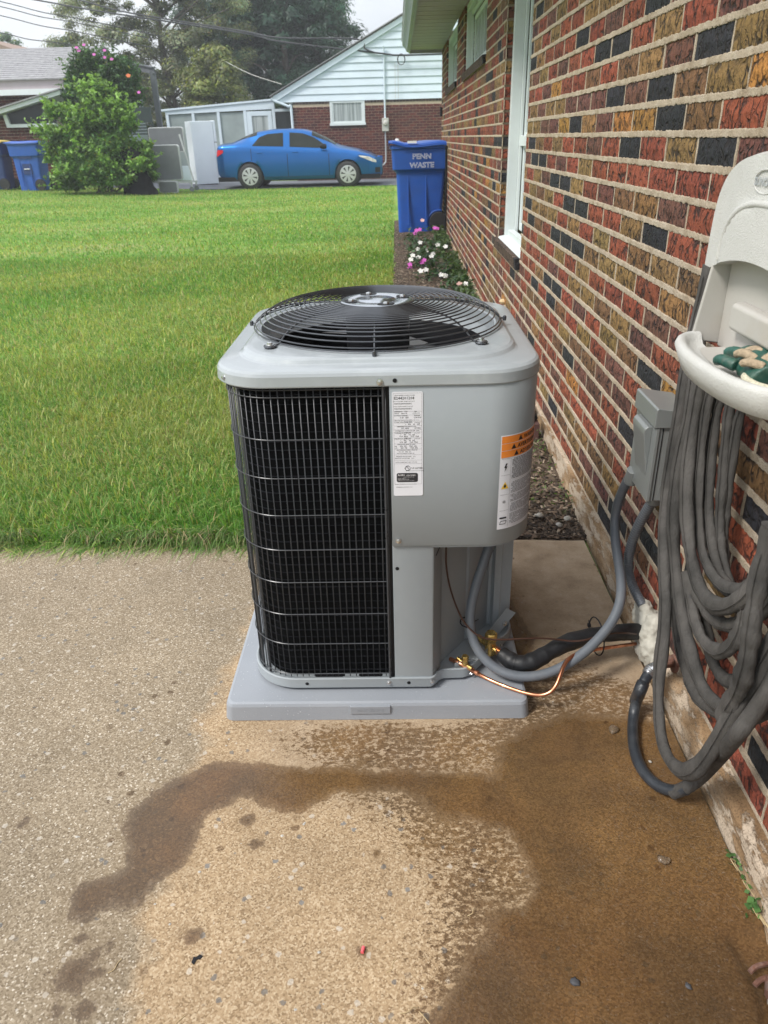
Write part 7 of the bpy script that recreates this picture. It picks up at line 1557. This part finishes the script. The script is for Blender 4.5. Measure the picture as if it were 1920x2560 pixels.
# mulch chips and weeds in the near bed
ch = MB(); rc = random.Random(81); cc_ = [(.05, .035, .025), (.09, .065, .045), (.17, .12, .085), (.035, .026, .02), (.30, .24, .18)]
for i in range(5200):
    y = 2.36+rc.random()**1.6*5.5; x = rc.uniform(.30 if y < 2.9 else -.04, .665); z = bedz(x, y)+.010; l_, w_ = rc.uniform(.005, .017), rc.uniform(.003, .007); a = rc.uniform(0, 6.28); ca, sa = math.cos(a), math.sin(a); t_ = rc.uniform(-.5, .5)
    if x < .25 and rc.random() < .5: continue
    p = [(x+ca*u*l_-sa*v_*w_, y+sa*u*l_+ca*v_*w_, z+u*l_*t_+h_) for u, v_, h_ in ((-1, -1, 0), (1, -1, 0), (1, 1, 0), (-1, 1, 0), (0, 0, .004))]
    ch.add(p, [(0, 1, 4), (1, 2, 4), (2, 3, 4), (3, 0, 4)], rc.choices(cc_, (3, 4, 3, 3, .8))[0])
tchip = NT('mulch_chip', .9); tchip.col(tchip.attr('bcol', 'Color')); MT['chip'] = tchip.m
tag(ch.build('mulch', 'chip', None, fix=False), 'brown shredded mulch chips covering the bed', 'mulch', kind='stuff')
for i, (x, y) in enumerate(((.58, 2.42), (.52, 2.50), (.62, 2.47), (.45, 2.44))):
    rock('pale_stone', (x, y, .012), rc.uniform(.012, .02), 'stone_light', ('pale pink stone by the back edge of the concrete near the foundation', 'pale stone lying second from the wall on the mulch edge', 'whitish stone against the foundation at the mulch edge', 'pale stone in the mulch nearest the condenser side')[i], 'stone', .5, i+11)
r_ = np.random.default_rng(83); n = 700; gx_ = r_.uniform(.34, .66, n); gy_ = 2.5+r_.random(n)*1.6; Pg = np.stack([gx_, gy_, .0+.02+.05*r_.random(n)], 1)
tag(link('bed_weeds', leafmesh('bed_weeds', Pg, .020, np.array((.085, .14, .035))*np.exp(r_.normal(size=(n, 1))*.3), seedv=84, up=.3, asp=.3)), 'sparse fine green weeds in the mulch behind the condenser', 'weeds', kind='stuff')
be_ = empty('edging_block', (.60, 3.32, 0), 'dark red edging block lying in the bed against the foundation', 'edging'); MB().box((.40, 3.29, -.01), (.655, 3.37, .085)).build('block', 'edging', be_, bevel=.006)
er = MB().box((.54, 3.50, -.01), (.66, 5.3, .10)); er.build('concrete_curb', 'found', None, bevel=.01); tag(bpy.data.objects['concrete_curb'], 'low rough concrete curb along the foundation behind the edging block', 'curb')
rock('leaf_litter', (.61, 3.34, .10), .04, 'chip', 'small heap of dry brown leaves on the edging block', 'leaves', .5, 17)
# weeds at the foot of the foundation
for i, (x, y, s_, lab, n) in enumerate(((.652, 1.005, .011, 'tiny green weed sprouting in the wall joint beside the wet concrete', 16), (.656, .958, .008, 'smallest two leaf weed in the wall joint', 6), (.650, .905, .014, 'leafy green weed trailing from the wall joint near the bottom right corner', 26))):
    root = empty('weed', (x, y, 0), lab, 'weed'); r_ = np.random.default_rng(90+i); P = np.array((x-.006, y, .010))+r_.normal(size=(n, 3))*np.array((.008, .014 if i == 2 else .008, .006)); P[:, 2] = np.abs(P[:, 2])+.003
    link('leaves', leafmesh('leaves', P, s_, np.array((.09, .19, .06))*np.exp(r_.normal(size=(n, 1))*.25), asp=.8, up=1.2, seedv=i), root); sm_ = MB()
    for k in range(4 if i == 2 else 2): sm_.tube(smoothpts([(x, y, .004), (x-.012+.004*k, y-.012*k, .012), (x-.006+.005*k, y-.022-.012*k, .006)], 4), .0010, 5)
    sm_.build('stem', 'straw', root, smooth=True)

# ------------------------------------------------------------------ thin summer haze
hz = MB().box((-210, -125, -1.0), (210, 620, 16.0)).build('haze')
hm_ = bpy.data.materials.new('haze_air'); hm_.use_nodes = True; hn = hm_.node_tree; hn.nodes.clear()
ho = hn.nodes.new('ShaderNodeOutputMaterial'); hv = hn.nodes.new('ShaderNodeVolumePrincipled'); hv.inputs['Color'].default_value = (.93, .96, 1, 1); hv.inputs['Density'].default_value = 0.0024; hv.inputs['Anisotropy'].default_value = .2
hn.links.new(hv.outputs[0], ho.inputs['Volume']); hz.data.materials.append(hm_); tag(hz, 'thin pale summer haze in the air', None, None, 'stuff')
